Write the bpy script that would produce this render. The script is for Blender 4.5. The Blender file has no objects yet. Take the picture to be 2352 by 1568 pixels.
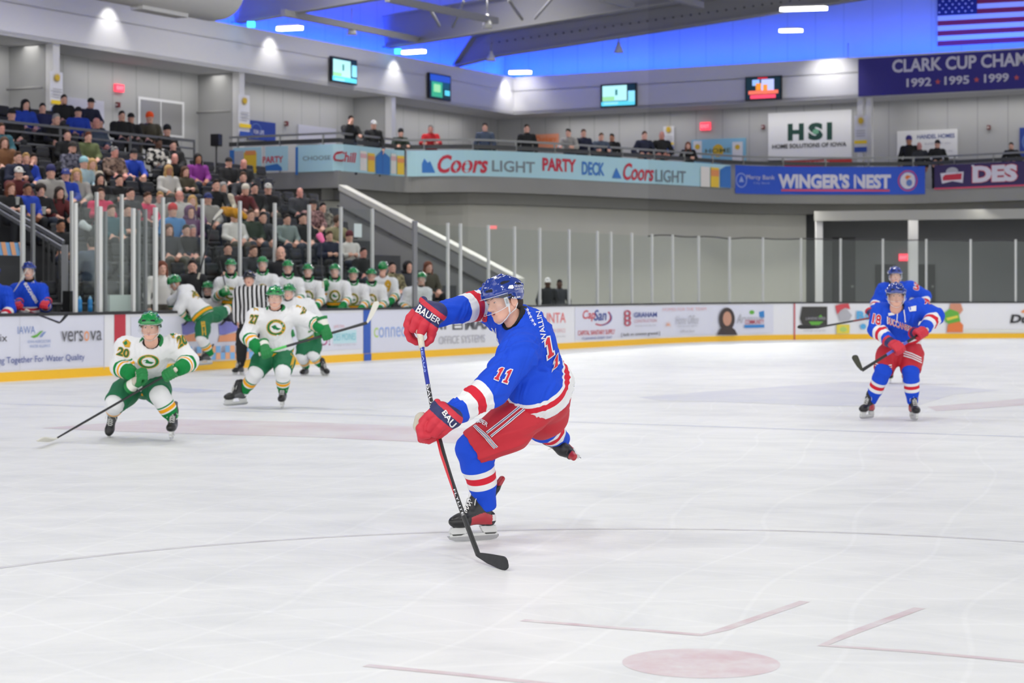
import bpy, bmesh, math, random
import numpy as np
from mathutils import Vector, Matrix, Quaternion
from mathutils.bvhtree import BVHTree
random.seed(7); np.random.seed(7)
SC = bpy.context.scene
COL = SC.collection
# ------------------------------------------------------------------ camera, light, exposure
F = 4573.0; CX = 1176.0; HY = 660.0; CH = 1.5          # focal length in px, principal column, horizon row, camera height
cam_data = bpy.data.cameras.new('camera'); cam = bpy.data.objects.new('camera', cam_data); COL.objects.link(cam)
cam.location = (0, 0, CH); cam.rotation_euler = (math.radians(90), 0, 0)
cam_data.sensor_width = 36; cam_data.lens = 36*F/2352
cam_data.shift_y = -(784-HY)/2352.0
cam_data.clip_start = .1; cam_data.clip_end = 300
cam_data.dof.use_dof = True; cam_data.dof.focus_distance = 11.7; cam_data.dof.aperture_fstop = 4.0
SC.camera = cam
SC.view_settings.view_transform = 'Standard'; SC.view_settings.look = 'None'
SC.view_settings.gamma = 1; SC.view_settings.use_curve_mapping = False
SC.view_settings.exposure = 0.0
world = bpy.data.worlds.new('arena_air'); SC.world = world; world.use_nodes = True
bgn = world.node_tree.nodes['Background']; bgn.inputs[0].default_value = (1, .985, .96, 1); bgn.inputs[1].default_value = 2.2
try:
    SC.cycles.transparent_max_bounces = 24; SC.cycles.max_bounces = 8
    SC.cycles.use_denoising = True
except Exception: pass
TH = math.radians(29.2); SN, CS = math.sin(TH), math.cos(TH)
U2 = Vector((SN, CS)); V2 = Vector((CS, -SN))          # along the rink, across it to the right
B0 = Vector((-8.13, 31.6))                             # a foot of the left boards
def RK(u, o, z): p = B0 + U2*u - V2*o; return Vector((p.x, p.y, z))   # o = metres behind the left boards
def area(name, loc, power, size, size_y=None, color=(1,1,1), rot=(0,0,0), spread=math.pi):
    l = bpy.data.lights.new(name, 'AREA'); l.energy = power; l.color = color; l.size = size
    if size_y: l.shape = 'RECTANGLE'; l.size_y = size_y
    l.spread = spread
    o = bpy.data.objects.new(name, l); COL.objects.link(o); o.location = loc; o.rotation_euler = rot
    return o
RINK_POWER = 208
for iu in range(6):
    for io in range(4):
        p = RK(-30 + iu*12.5, -2.5 - io*7, 11.2)
        area('rink_lamp', p, RINK_POWER, 1.6, 1.6, (1, .985, .955), spread=math.radians(146))
def spot(name, loc, target, power, ang, blend=.6, color=(1,1,1), r=.05):
    l = bpy.data.lights.new(name, 'SPOT'); l.energy = power; l.color = color; l.spot_size = ang; l.spot_blend = blend; l.shadow_soft_size = r
    o = bpy.data.objects.new(name, l); COL.objects.link(o); o.location = loc
    o.rotation_euler = (Vector(target)-Vector(loc)).to_track_quat('-Z', 'Y').to_euler()
    return o
# ------------------------------------------------------------------ helpers
def P(px, py, D): return Vector(((px-CX)/F*D, D, CH+(HY-py)/F*D))      # point seen at (px,py) at depth D
def G(px, py, z=0): return P(px, py, F*(CH-z)/(py-HY))
def lin(c):
    c = c/255.0
    return c/12.92 if c <= .04045 else ((c+.055)/1.055)**2.4
def rgb(t): return (lin(t[0]), lin(t[1]), lin(t[2]), 1)
MATS = {}
def M(name, c=(200,200,200), rough=.6, metal=0, spec=.5, emit=0, noise=0, nscale=20, bump=0, bscale=60, coat=0):
    if name in MATS: return MATS[name]
    m = bpy.data.materials.new(name); m.use_nodes = True; nt = m.node_tree
    b = nt.nodes['Principled BSDF']; b.inputs['Base Color'].default_value = rgb(c)
    b.inputs['Roughness'].default_value = rough; b.inputs['Metallic'].default_value = metal
    b.inputs['Specular IOR Level'].default_value = spec; b.inputs['Coat Weight'].default_value = coat
    if emit:
        b.inputs['Emission Color'].default_value = rgb(c); b.inputs['Emission Strength'].default_value = emit
    if noise or bump:
        tc = nt.nodes.new('ShaderNodeTexCoord')
    if noise:
        n = nt.nodes.new('ShaderNodeTexNoise'); n.inputs['Scale'].default_value = nscale; n.inputs['Detail'].default_value = 4
        nt.links.new(tc.outputs['Object'], n.inputs['Vector'])
        mx = nt.nodes.new('ShaderNodeMix'); mx.data_type = 'RGBA'
        r = rgb(c)
        mx.inputs[6].default_value = tuple(v*(1-noise) for v in r[:3])+(1,); mx.inputs[7].default_value = tuple(min(1, v*(1+noise)) for v in r[:3])+(1,)
        nt.links.new(n.outputs['Fac'], mx.inputs[0]); nt.links.new(mx.outputs[2], b.inputs['Base Color'])
    if bump:
        n2 = nt.nodes.new('ShaderNodeTexNoise'); n2.inputs['Scale'].default_value = bscale
        nt.links.new(tc.outputs['Object'], n2.inputs['Vector'])
        bp = nt.nodes.new('ShaderNodeBump'); bp.inputs['Strength'].default_value = bump; bp.inputs['Distance'].default_value = .01
        nt.links.new(n2.outputs['Fac'], bp.inputs['Height']); nt.links.new(bp.outputs[0], b.inputs['Normal'])
    MATS[name] = m; return m
def glass_mat(name, tint=(.94,.965,.955), refl=.05, rough=.02):
    if name in MATS: return MATS[name]
    m = bpy.data.materials.new(name); m.use_nodes = True; nt = m.node_tree; nt.nodes.clear()
    out = nt.nodes.new('ShaderNodeOutputMaterial'); tr = nt.nodes.new('ShaderNodeBsdfTransparent'); tr.inputs[0].default_value = tint+(1,)
    gl = nt.nodes.new('ShaderNodeBsdfGlossy'); gl.inputs['Roughness'].default_value = rough; gl.inputs[0].default_value = (.9,.95,.95,1)
    mx = nt.nodes.new('ShaderNodeMixShader'); mx.inputs[0].default_value = refl
    nt.links.new(tr.outputs[0], mx.inputs[1]); nt.links.new(gl.outputs[0], mx.inputs[2]); nt.links.new(mx.outputs[0], out.inputs[0])
    MATS[name] = m; return m
def tag(o, label=None, cat=None, group=None, kind=None):
    if label: o['label'] = label
    if cat: o['category'] = cat
    if group: o['group'] = group
    if kind: o['kind'] = kind
    return o
def thing(name, label, cat, loc=(0,0,0), group=None, rotz=0):
    o = bpy.data.objects.new(name, None); COL.objects.link(o); o.location = loc; o.rotation_euler = (0,0,rotz); o.empty_display_size = .1
    return tag(o, label, cat, group)
def link(name, me, parent=None, world=True):
    """link mesh data given in world coordinates; parent keeps the place"""
    o = bpy.data.objects.new(name, me); COL.objects.link(o)
    if parent is not None:
        o.parent = parent
        if world:
            pm = mat_world(parent); o.matrix_parent_inverse = pm.inverted()
    return o
def mat_world(o):
    m = o.matrix_basis.copy()
    if o.parent: m = mat_world(o.parent) @ o.matrix_parent_inverse @ m
    return m
class MB:
    """collects shapes into one mesh; every face keeps a material slot"""
    def __init__(s): s.v = []; s.f = []; s.mi = []; s.mats = []; s.sm = []
    def slot(s, m):
        if m not in s.mats: s.mats.append(m)
        return s.mats.index(m)
    def add(s, vs, fs, m, smooth=False):
        b = len(s.v); s.v += [tuple(v) for v in vs]; k = s.slot(m)
        for f in fs: s.f.append(tuple(i+b for i in f)); s.mi.append(k); s.sm.append(smooth)
        return s
    def box(s, c, d, m, X=None, Y=None):
        c = Vector(c); X = Vector(X or (1,0,0)).normalized(); Y = Vector(Y or (0,1,0)).normalized(); Z = X.cross(Y).normalized(); Y = Z.cross(X)
        vs = [c + X*(a*d[0]/2) + Y*(b*d[1]/2) + Z*(e*d[2]/2) for a in (-1,1) for b in (-1,1) for e in (-1,1)]
        return s.add(vs, [(0,1,3,2),(4,6,7,5),(0,4,5,1),(2,3,7,6),(0,2,6,4),(1,5,7,3)], m)
    def bar(s, a, b, w, h, m, up=(0,0,1)):
        a = Vector(a); b = Vector(b); d = b-a; L = d.length; X = d.normalized(); up = Vector(up)
        Yv = up.cross(X)
        if Yv.length < 1e-4: Yv = Vector((1,0,0)).cross(X)
        return s.box((a+b)/2, (L, w, h), m, X, Yv.normalized())
    def tube(s, pts, r, m, n=10, caps=True, smooth=True, flat=1.0, fdir=None):
        pts = [Vector(p) for p in pts]; rs = r if isinstance(r, (list, tuple)) else [r]*len(pts)
        vs = []; fs = []; N = len(pts)
        ref = Vector(fdir) if fdir is not None else Vector((0,0,1))
        for i, p in enumerate(pts):
            t = (pts[min(i+1,N-1)]-pts[max(i-1,0)]).normalized()
            rr = ref if abs(t.dot(ref)) < .97 else Vector((1,.2,0))
            a = t.cross(rr).normalized(); b = a.cross(t).normalized()
            for k in range(n):
                an = 2*math.pi*k/n; vs.append(p + a*(rs[i]*math.cos(an)) + b*(rs[i]*flat*math.sin(an)))
        for i in range(N-1):
            for k in range(n): fs.append((i*n+k, i*n+(k+1)%n, (i+1)*n+(k+1)%n, (i+1)*n+k))
        if caps: fs.append(tuple(range(n))[::-1]); fs.append(tuple((N-1)*n+k for k in range(n)))
        return s.add(vs, fs, m, smooth)
    def lathe(s, o, prof, m, n=20, X=(1,0,0), Y=(0,1,0), Z=(0,0,1), sx=1, sy=1, smooth=True):
        o = Vector(o); X = Vector(X); Y = Vector(Y); Z = Vector(Z); vs = []; fs = []
        for r, z in prof:
            for k in range(n): an = 2*math.pi*k/n; vs.append(o + X*(r*sx*math.cos(an)) + Y*(r*sy*math.sin(an)) + Z*z)
        for i in range(len(prof)-1):
            for k in range(n): fs.append((i*n+k, i*n+(k+1)%n, (i+1)*n+(k+1)%n, (i+1)*n+k))
        fs.append(tuple(range(n))[::-1]); fs.append(tuple((len(prof)-1)*n+k for k in range(n)))
        return s.add(vs, fs, m, smooth)
    def prism(s, poly, d, m):
        """closed polygon (3-D points) pushed along d"""
        d = Vector(d); n = len(poly); a = [Vector(p) for p in poly]; b = [p+d for p in a]
        fs = [tuple(range(n)), tuple(range(2*n-1, n-1, -1))] + [(i, i+n, (i+1)%n+n, (i+1)%n) for i in range(n)]
        return s.add(a+b, fs, m)
    def strip(s, pts2, z0, z1, th, m, nrm=None):
        """upright wall over a plan polyline, thickness th to its left"""
        n = len(pts2); vs = []; fs = []
        for i in range(n):
            t = (Vector(pts2[min(i+1,n-1)])-Vector(pts2[max(i-1,0)])).normalized(); q = Vector((-t.y, t.x))*th; p = Vector(pts2[i])
            a0 = z0[i] if isinstance(z0, (list,tuple)) else z0; a1 = z1[i] if isinstance(z1, (list,tuple)) else z1
            vs += [(p.x,p.y,a0),(p.x,p.y,a1),(p.x+q.x,p.y+q.y,a1),(p.x+q.x,p.y+q.y,a0)]
        for i in range(n-1):
            for k in range(4): fs.append((i*4+k, i*4+(k+1)%4, (i+1)*4+(k+1)%4, (i+1)*4+k))
        fs.append((3,2,1,0)); fs.append(tuple((n-1)*4+k for k in range(4)))
        return s.add(vs, fs, m)
    def mesh(s, name, fixn=True):
        me = bpy.data.meshes.new(name); me.from_pydata(s.v, [], s.f)
        for m in s.mats: me.materials.append(m)
        me.polygons.foreach_set('material_index', s.mi); me.polygons.foreach_set('use_smooth', s.sm)
        me.update()
        if fixn:
            bm = bmesh.new(); bm.from_mesh(me); bmesh.ops.recalc_face_normals(bm, faces=bm.faces); bm.to_mesh(me); bm.free()
        return me
    def obj(s, name, parent=None, fixn=True): return link(name, s.mesh(name, fixn), parent)
def structure(o): o['kind'] = 'structure'; return o
ORD = ['first','second','third','fourth','fifth','sixth','seventh','eighth','ninth','tenth','eleventh','twelfth','thirteenth','fourteenth','fifteenth','sixteenth','seventeenth','eighteenth','nineteenth','twentieth','twenty first','twenty second']
# ------------------------------------------------------------------ lettering
TXT = {}
def text_mesh(txt, bold=0.0, space=1.0):
    key = (txt, bold, space)
    if key in TXT: return TXT[key]
    cu = bpy.data.curves.new('lettering', 'FONT'); cu.body = txt; cu.offset = bold; cu.space_character = space; cu.resolution_u = 3
    cu.fill_mode = 'FRONT'
    ob = bpy.data.objects.new('lettering', cu)
    me = ob.to_mesh(); vs = np.array([v.co[:2] for v in me.vertices], dtype=float); fs = [tuple(p.vertices) for p in me.polygons]
    ob.to_mesh_clear(); bpy.data.objects.remove(ob); bpy.data.curves.remove(cu)
    lo = vs.min(0); hi = vs.max(0); w, h = hi-lo
    vs = (vs-lo)/(hi-lo); TXT[key] = (vs, fs, w/h); return TXT[key]
class Sheet:
    """an upright surface over a plan polyline; marks are set on it"""
    def __init__(s, pts, side=-1):
        s.p = [Vector(q) for q in pts]; s.c = [0]
        for i in range(1, len(s.p)): s.c.append(s.c[-1]+(s.p[i]-s.p[i-1]).length)
        s.side = side
    def hit(s, px):
        k = (px-CX)/F; best = None
        for i in range(len(s.p)-1):
            a, b = s.p[i], s.p[i+1]; fa = a.x-k*a.y; fb = b.x-k*b.y
            if fa*fb <= 0 and fa != fb:
                t = fa/(fa-fb); q = a.lerp(b, t)
                if best is None or q.y < best[1]: best = (s.c[i]+t*(s.c[i+1]-s.c[i]), q.y)
        if best is None:
            a, b = (s.p[0], s.p[1]) if abs(s.p[0].x-k*s.p[0].y) < abs(s.p[-1].x-k*s.p[-1].y) else (s.p[-1], s.p[-2])
            fa = a.x-k*a.y; fb = b.x-k*b.y; t = fa/(fa-fb); q = a.lerp(b, t)
            u = t*(b-a).length; u = u if a == s.p[0] else s.c[-1]-u
            best = (u, q.y)
        return best
    def pt(s, u, z, off=0):
        i = 0
        while i < len(s.p)-2 and u > s.c[i+1]: i += 1
        L = s.c[i+1]-s.c[i]; t = (u-s.c[i])/L; q = s.p[i].lerp(s.p[i+1], t); d = (s.p[i+1]-s.p[i])/L
        n = Vector((-d.y, d.x))*s.side
        return Vector((q.x+n.x*off, q.y+n.y*off, z))
    def at(s, px, py, off=0):
        u, D = s.hit(px); return s.pt(u, CH+(HY-py)/F*D, off)
class Decal:
    def __init__(s, sheet, base=.004, step=.003): s.sh = sheet; s.mb = MB(); s.off = base; s.step = step
    def nx(s): s.off += s.step; return s.off
    def uv(s, box):
        x0, y0, x1, y1 = box; u0, D0 = s.sh.hit(x0); u1, D1 = s.sh.hit(x1); D = (D0+D1)/2
        return u0, u1, CH+(HY-y1)/F*D, CH+(HY-y0)/F*D
    def grid(s, box, f, m, nu=8):
        pass
    def text(s, txt, box, m, bold=0.0, shear=0, space=1.0):
        vs, fs, a = text_mesh(txt, bold, space); u0, u1, z0, z1 = s.uv(box); o = s.nx()
        s.mb.add([s.sh.pt(u0+(u1-u0)*(x+shear*(y-.5)*(z1-z0)/max(abs(u1-u0),1e-6)), z0+(z1-z0)*y, o) for x, y in vs], fs, m); return s
    def poly(s, pts, m):
        o = s.nx(); s.mb.add([s.sh.at(x, y, o) for x, y in pts], [tuple(range(len(pts)))], m); return s
    def rect(s, box, m, n=1):
        x0, y0, x1, y1 = box; u0, u1, z0, z1 = s.uv(box); o = s.nx(); vs = []; fs = []
        for i in range(n+1):
            u = u0+(u1-u0)*i/n; vs += [s.sh.pt(u, z0, o), s.sh.pt(u, z1, o)]
        fs = [(2*i, 2*i+2, 2*i+3, 2*i+1) for i in range(n)]
        s.mb.add(vs, fs, m); return s
    def ell(s, box, m, n=24, inner=0, a0=0, a1=2*math.pi):
        u0, u1, z0, z1 = s.uv(box); o = s.nx(); cu, cz, ru, rz = (u0+u1)/2, (z0+z1)/2, (u1-u0)/2, (z1-z0)/2; vs = []; fs = []
        full = abs(a1-a0-2*math.pi) < 1e-6
        for k in range(n+1):
            an = a0+(a1-a0)*k/n; c, q = math.cos(an), math.sin(an)
            vs += [s.sh.pt(cu+ru*c, cz+rz*q, o), s.sh.pt(cu+ru*inner*c, cz+rz*inner*q, o)]
        fs = [(2*k, 2*k+2, 2*k+3, 2*k+1) for k in range(n)]
        s.mb.add(vs, fs, m); return s
    def obj(s, name, parent=None, label=None):
        o = s.mb.obj(name, parent, fixn=False)
        if label: o['label'] = label
        return o
def catmull(pts, n=6):
    pts = [Vector(p) for p in pts]; out = []
    for i in range(len(pts)-1):
        p0 = pts[max(i-1,0)]; p1 = pts[i]; p2 = pts[i+1]; p3 = pts[min(i+2,len(pts)-1)]
        for k in range(n):
            t = k/n; out.append(.5*((2*p1)+(p2-p0)*t+(2*p0-5*p1+4*p2-p3)*t*t+(3*p1-p0-3*p2+p3)*t**3))
    out.append(pts[-1]); return out
def D_at(px, o): return (o+22.51)/(SN-CS*(px-CX)/F)     # depth where the ray of column px meets the line o metres behind the left boards
# ------------------------------------------------------------------ ice, boards, glass
m_ice = bpy.data.materials.new('scraped_ice'); m_ice.use_nodes = True
def build_ice():
    nt = m_ice.node_tree; b = nt.nodes['Principled BSDF']; tc = nt.nodes.new('ShaderNodeTexCoord')
    mp = nt.nodes.new('ShaderNodeMapping'); mp.inputs['Rotation'].default_value = (0,0,.5); mp.inputs['Scale'].default_value = (.8, 1.3, 1)
    nt.links.new(tc.outputs['Object'], mp.inputs['Vector'])
    n1 = nt.nodes.new('ShaderNodeTexNoise'); n1.inputs['Scale'].default_value = 1.1; n1.inputs['Detail'].default_value = 8; n1.inputs['Roughness'].default_value = .68
    n1.inputs['Distortion'].default_value = .5
    nt.links.new(mp.outputs[0], n1.inputs['Vector'])
    r1 = nt.nodes.new('ShaderNodeValToRGB'); e = r1.color_ramp.elements
    e[0].position = .30; e[0].color = (.72,.735,.74,1); e[1].position = .56; e[1].color = (.83,.84,.835,1)
    nt.links.new(n1.outputs['Fac'], r1.inputs[0])
    # skate cuts: thin curved scratches from distorted wave bands
    mul = r1.outputs[0]
    for k, (rot, sc, dist) in enumerate(((.3,2.2,9), (1.5,1.7,11), (2.4,2.9,8))):
        mp2 = nt.nodes.new('ShaderNodeMapping'); mp2.inputs['Rotation'].default_value = (0,0,rot); mp2.inputs['Location'].default_value = (k*3.1, k*1.7, 0)
        nt.links.new(tc.outputs['Object'], mp2.inputs['Vector'])
        w = nt.nodes.new('ShaderNodeTexWave'); w.inputs['Scale'].default_value = sc*.25; w.inputs['Distortion'].default_value = dist; w.inputs['Detail'].default_value = 1.5; w.inputs['Detail Scale'].default_value = .35
        nt.links.new(mp2.outputs[0], w.inputs['Vector'])
        r = nt.nodes.new('ShaderNodeValToRGB'); q = r.color_ramp.elements
        q[0].position = .0; q[0].color = (1.05,1.05,1.05,1); q[1].position = .012; q[1].color = (1,1,1,1)
        nt.links.new(w.outputs['Fac'], r.inputs[0])
        mx = nt.nodes.new('ShaderNodeMix'); mx.data_type = 'RGBA'; mx.blend_type = 'MULTIPLY'; mx.inputs[0].default_value = .8
        nt.links.new(mul, mx.inputs[6]); nt.links.new(r.outputs[0], mx.inputs[7]); mul = mx.outputs[2]
    nt.links.new(mul, b.inputs['Base Color'])
    b.inputs['Roughness'].default_value = .42; b.inputs['Specular IOR Level'].default_value = .22
    n3 = nt.nodes.new('ShaderNodeTexNoise'); n3.inputs['Scale'].default_value = 30; n3.inputs['Detail'].default_value = 5
    nt.links.new(tc.outputs['Object'], n3.inputs['Vector'])
    bp = nt.nodes.new('ShaderNodeBump'); bp.inputs['Strength'].default_value = .12; bp.inputs['Distance'].default_value = .01
    nt.links.new(n3.outputs['Fac'], bp.inputs['Height']); nt.links.new(bp.outputs[0], b.inputs['Normal'])
build_ice()
def paint(name, c, lo=.35, hi=.75, sc=5):
    """paint seen through scraped ice: broken up by snow"""
    m = bpy.data.materials.new(name); m.use_nodes = True; nt = m.node_tree; b = nt.nodes['Principled BSDF']
    tc = nt.nodes.new('ShaderNodeTexCoord'); n = nt.nodes.new('ShaderNodeTexNoise'); n.inputs['Scale'].default_value = sc; n.inputs['Detail'].default_value = 7; n.inputs['Roughness'].default_value = .65
    nt.links.new(tc.outputs['Object'], n.inputs['Vector'])
    r = nt.nodes.new('ShaderNodeValToRGB'); e = r.color_ramp.elements
    e[0].position = lo; e[0].color = rgb(c); e[1].position = hi; e[1].color = (.80,.81,.81,1)
    nt.links.new(n.outputs['Fac'], r.inputs[0]); nt.links.new(r.outputs[0], b.inputs['Base Color'])
    b.inputs['Roughness'].default_value = .42; b.inputs['Specular IOR Level'].default_value = .22
    return m
board_px = [(1500,52.8),(1600,54.6),(1700,56.0),(1800,56.95),(1950,57.7),(2100,58.2),(2352,58.9),(2600,59.2)]
bl = [RK(u,0,0).to_2d() for u in (-24,-16,-8,-4,0,4,8,12,16,20)] + catmull([((px-CX)/F*D, D) for px, D in board_px], 5)
BO = Sheet(bl, side=-1)
back = [(40,62),(40,-12),(-30,-12)]
mb = MB(); ring = [(p.x,p.y,0) for p in BO.p]; ring += [(42,55,0),(42,-12,0),(-26,-12,0)]
mb.add(ring, [tuple(range(len(ring)))], m_ice)
LIFT = [0.0006]
def gpoly(pts, m): LIFT[0] += .00012; mb.add([(p[0],p[1],LIFT[0]) for p in pts], [tuple(range(len(pts)))], m)
def gline(pts, w, m):
    LIFT[0] += .00012; vs = []; pts = [Vector(p[:2]) for p in pts]
    for i, p in enumerate(pts):
        t = (pts[min(i+1,len(pts)-1)]-pts[max(i-1,0)]).normalized(); q = Vector((-t.y,t.x))*w/2
        vs += [(p.x+q.x,p.y+q.y,LIFT[0]),(p.x-q.x,p.y-q.y,LIFT[0])]
    mb.add(vs, [(2*i,2*i+1,2*i+3,2*i+2) for i in range(len(pts)-1)], m)
p_red = paint('red_ice_paint', (212,184,190), .3, .8); p_line = paint('red_line_paint', (206,178,184), .25, .8)
p_circ = paint('circle_ice_paint', (196,193,196), .3, .8); p_blue = paint('blue_ice_paint', (196,202,222), .3, .9, 3)
p_pink = paint('faded_pink_ice_paint', (214,198,203), .3, .8, 1.2); p_lav = paint('lavender_ice_paint', (208,210,222), .32, .8, .9)
dc = G(1610,1522)
gpoly([(dc.x+.315*math.cos(a*math.pi/20), dc.y+.315*math.sin(a*math.pi/20)) for a in range(40)], p_red)
gline([(dc.x+4.42*math.cos(a), dc.y+4.42*math.sin(a)) for a in [math.pi*(k/90) for k in range(-30,121)]], .06, p_circ)
g2 = lambda *ps: [G(*p).to_2d() for p in ps]
gline(g2((1200,1424),(1420,1442),(1612,1458),(1660,1446),(1848,1381)), .055, p_line)
gline(g2((2112,1396),(1960,1452),(1890,1482),(2100,1496),(2400,1524)), .055, p_line)
gline(g2((840,1528),(1040,1547),(1300,1575)), .055, p_line)
gline(g2((-60,925),(700,948),(1320,969),(2420,1005)), .09, p_blue)
gpoly(g2((95,983),(330,965),(420,963),(700,969),(960,979),(1250,990),(1250,1022),(960,1015),(700,1003),(430,996),(250,990)), p_pink)
gpoly(g2((1465,912),(1650,897),(1950,877),(2120,884),(2300,896),(2190,906),(2100,934),(1900,932),(1700,924),(1520,920)), p_lav)
gpoly(g2((2130,934),(2352,915),(2420,905),(2420,925),(2250,938),(2150,944)), p_pink)
gpoly(g2((400,890),(520,897),(430,902),(380,896)), p_blue)
ice = mb.obj('floor', fixn=False); structure(ice)
mb = MB(); cm = M('dark_rubber_floor', (60,62,66), .8)
mb.add([(-70,-15,-.03),(70,-15,-.03),(70,110,-.03),(-70,110,-.03)], [(0,1,2,3)], cm); structure(mb.obj('floor_concourse', fixn=False))
# boards
m_board = M('white_board_plastic', (228,229,234), .35); m_kick = M('yellow_kickplate', (244,190,22), .4); m_cap = M('black_board_cap', (32,33,36), .5)
boards = thing('rink_boards', 'white dasher boards with adverts and a yellow kickplate around the ice', 'rink boards', BO.pt(24,0).to_tuple())
mb = MB(); mb.strip([p.to_tuple() for p in BO.p], .15, 1.04, .09, m_board); mb.obj('board_panel', boards)
mb = MB(); mb.strip([BO.pt(c,0,.012).to_2d().to_tuple() for c in BO.c], 0, .15, .1, m_kick); mb.obj('kick_plate', boards)
mb = MB(); mb.strip([BO.pt(c,0,.02).to_2d().to_tuple() for c in BO.c], 1.04, 1.085, .16, m_cap); mb.obj('cap_rail', boards)
flat = lambda name, c, r=.5: M(name, c, r)
lav = flat('lavender_advert_film', (216,218,232)); seam = flat('grey_seam', (188,190,198))
d = Decal(BO); d.rect((262,722,288,853), flat('red_stripe_paint', (190,48,66)), 4); d.obj('center_stripe', boards, 'red stripe across the boards')
d = Decal(BO); d.rect((834,711,851,829.5), flat('blue_stripe_paint', (38,88,182)), 2); d.off = .02; d.rect((834,812,851,829.5), flat('blue_stripe_paint', 0), 2); d.obj('blue_stripe', boards, 'blue stripe across the boards')
d = Decal(BO); d.off = .02; d.rect((1822.5,697,1825.5,780), flat('goal_stripe_paint', (196,66,72))); d.obj('goal_stripe', boards, 'thin red stripe across the boards')
ink = flat('grey_print', (92,92,98)); navy = flat('navy_print', (60,78,150)); blu = flat('soft_blue_print', (128,150,200)); red = flat('red_print', (205,70,80)); orange = flat('orange_print', (232,150,90)); black = flat('black_print', (38,38,42)); lgrey = flat('light_grey_print', (176,176,184)); pink = flat('pink_print', (226,180,184)); green = flat('green_print', (96,172,60)); sky = flat('sky_print', (84,170,222)); whitep = flat('white_print', (236,236,240)); yellow = flat('yellow_print', (240,206,40)); mag = flat('magenta_print', (206,80,150))
d = Decal(BO); d.rect((-260,728,238,851), lav, 6); d.rect((44,727,44.8,850), seam); d.rect((237.4,724,238.6,848), seam)
d.text('nix', (-14,768,15,784), ink); d.text('IAWA', (39,749,79,766), blu, -.004)
d.poly([(68,773),(76,776),(84,773),(97,759),(91,760.5),(82,768)], green); d.poly([(88,774),(94,773.5),(104,761),(98,762)], blu)
d.text('IOWA AGRICULTURE', (61,780.5,114,787), blu); d.text('WATER ALLIANCE', (65,791,112,797.5), blu)
d.text('vers', (138,759.5,187.5,784), ink); d.text('o', (189.5,760,201,783), orange); d.text('va', (203,759,230,781.5), ink)
d.text('ing Together For Water Quality', (-12,816,190,835), navy, .006)
d.obj('advert', boards, 'pale advert with a grey company name and Working Together line in blue')
d = Decal(BO); d.rect((300,722,832,812), lav, 4)
for ox in (-84, 0):
    d.poly([(502+ox,768),(500+ox,744),(520+ox,735),(548+ox,727),(548+ox,757),(512+ox,769)], flat('violet_print', (118,118,192))); d.poly([(501+ox,748),(512+ox,736),(524+ox,731),(508+ox,746)], black)
    d.poly([(498+ox,785),(502+ox,771),(548+ox,762),(552+ox,777),(540+ox,783)], flat('crust_print', (224,150,108)))
for k in range(20):
    for j in range(2):
        x = 384+k*10.4; y = 797.5+j*15.5-(k*.35)
        d.rect((x,y,x+10.4,y+15.5), flat('check_orange_print', (236,172,128)) if (k+j)%2 else flat('check_blue_print', (124,178,228))) if k % 3 != 2 or j else None
d.obj('advert', boards, 'advert with sandwich pictures over orange and blue checks')
d = Decal(BO); d.text('VO!', (716,770,758,794), mag, .02); d.rect((764,758,818,788), flat('pale_teal_print', (190,222,230))); d.text('DES MOINES', (766,765,816,781), flat('teal_print', (120,196,210))); d.text('pink hats', (766,744,790,755), pink); d.text('a stay in the city', (766,790,816,794), lgrey)
d.obj('advert', boards, 'advert in magenta and pale teal lettering')
d = Decal(BO); d.rect((853,712,960,806), lav); d.text('c', (858,752,868,775), flat('lime_print', (176,206,110))); d.text('onnec', (869,750,930,774), flat('pale_blue_print', (150,174,224))); d.text('t', (929,745,938,773), flat('lime_print', 0)); d.obj('advert', boards, 'advert with one word in pale blue and lime')
d = Decal(BO); d.rect((962,710,1205,800), flat('pale_advert_film', (222,223,230)), 3); d.text('INF', (984,727,1033,757), ink, .03); d.rect((1038,727,1062,757), ink); d.rect((1042,731,1058,737), whitep); d.rect((1042,740,1058,745), whitep); d.rect((1042,748,1058,753), whitep)
d.text('MAX', (1067,726,1133,756), ink, .03); d.text('OFFICE SYSTEMS', (1006,770,1112,788), lgrey); d.obj('advert', boards, 'advert in grey capitals for office systems')
d = Decal(BO); d.text('GIUNTA', (1226,718,1299,742), flat('faded_red_print', (226,120,120)), .01); d.text('LAW OFFICE', (1262,755,1298,764), pink); d.text('call today', (1274,770,1298,775), lgrey); d.obj('advert', boards, 'advert with a faded red surname')
d = Decal(BO); d.rect((1320,703,1776,772), lav, 8); d.ell((1356,709,1404,748), flat('deep_red_print', (184,66,88)), 24, .82, -2.2, .75); d.ell((1358,713,1405,747), navy, 24, .9, -1.6, .7); d.text('Cap', (1337,712,1366,738), red, .015, .25); d.text('San', (1364,711,1392,736), navy, .015, .25)
d.text('CAPITAL SANITARY SUPPLY', (1326,757.5,1411,768.5), red, .01); d.text('CLEANING EVERY DAY', (1335,773,1404,778.5), navy); d.obj('advert', boards, 'advert with a red and navy two word logo over a crescent')
d = Decal(BO, .03)
for j in range(3): d.ell((1431,712+j*11,1447,727+j*11), flat('deep_red_print', 0), 12, .55)
d.text('GRAHAM', (1453,717,1506,728.5), navy, .02); d.text('CONSTRUCTION', (1453,733,1505,740), flat('rose_print', (200,140,150))); d.text('building since day one', (1455,745,1503,750), lgrey); d.text('[ built on common ground ]', (1423,763,1512,772), black, .012); d.obj('advert', boards, 'advert with a red knot beside a navy surname')
d = Decal(BO, .03); d.text('HOMES FOR THE TEAM', (1520,706,1620,713.5), pink)
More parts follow.
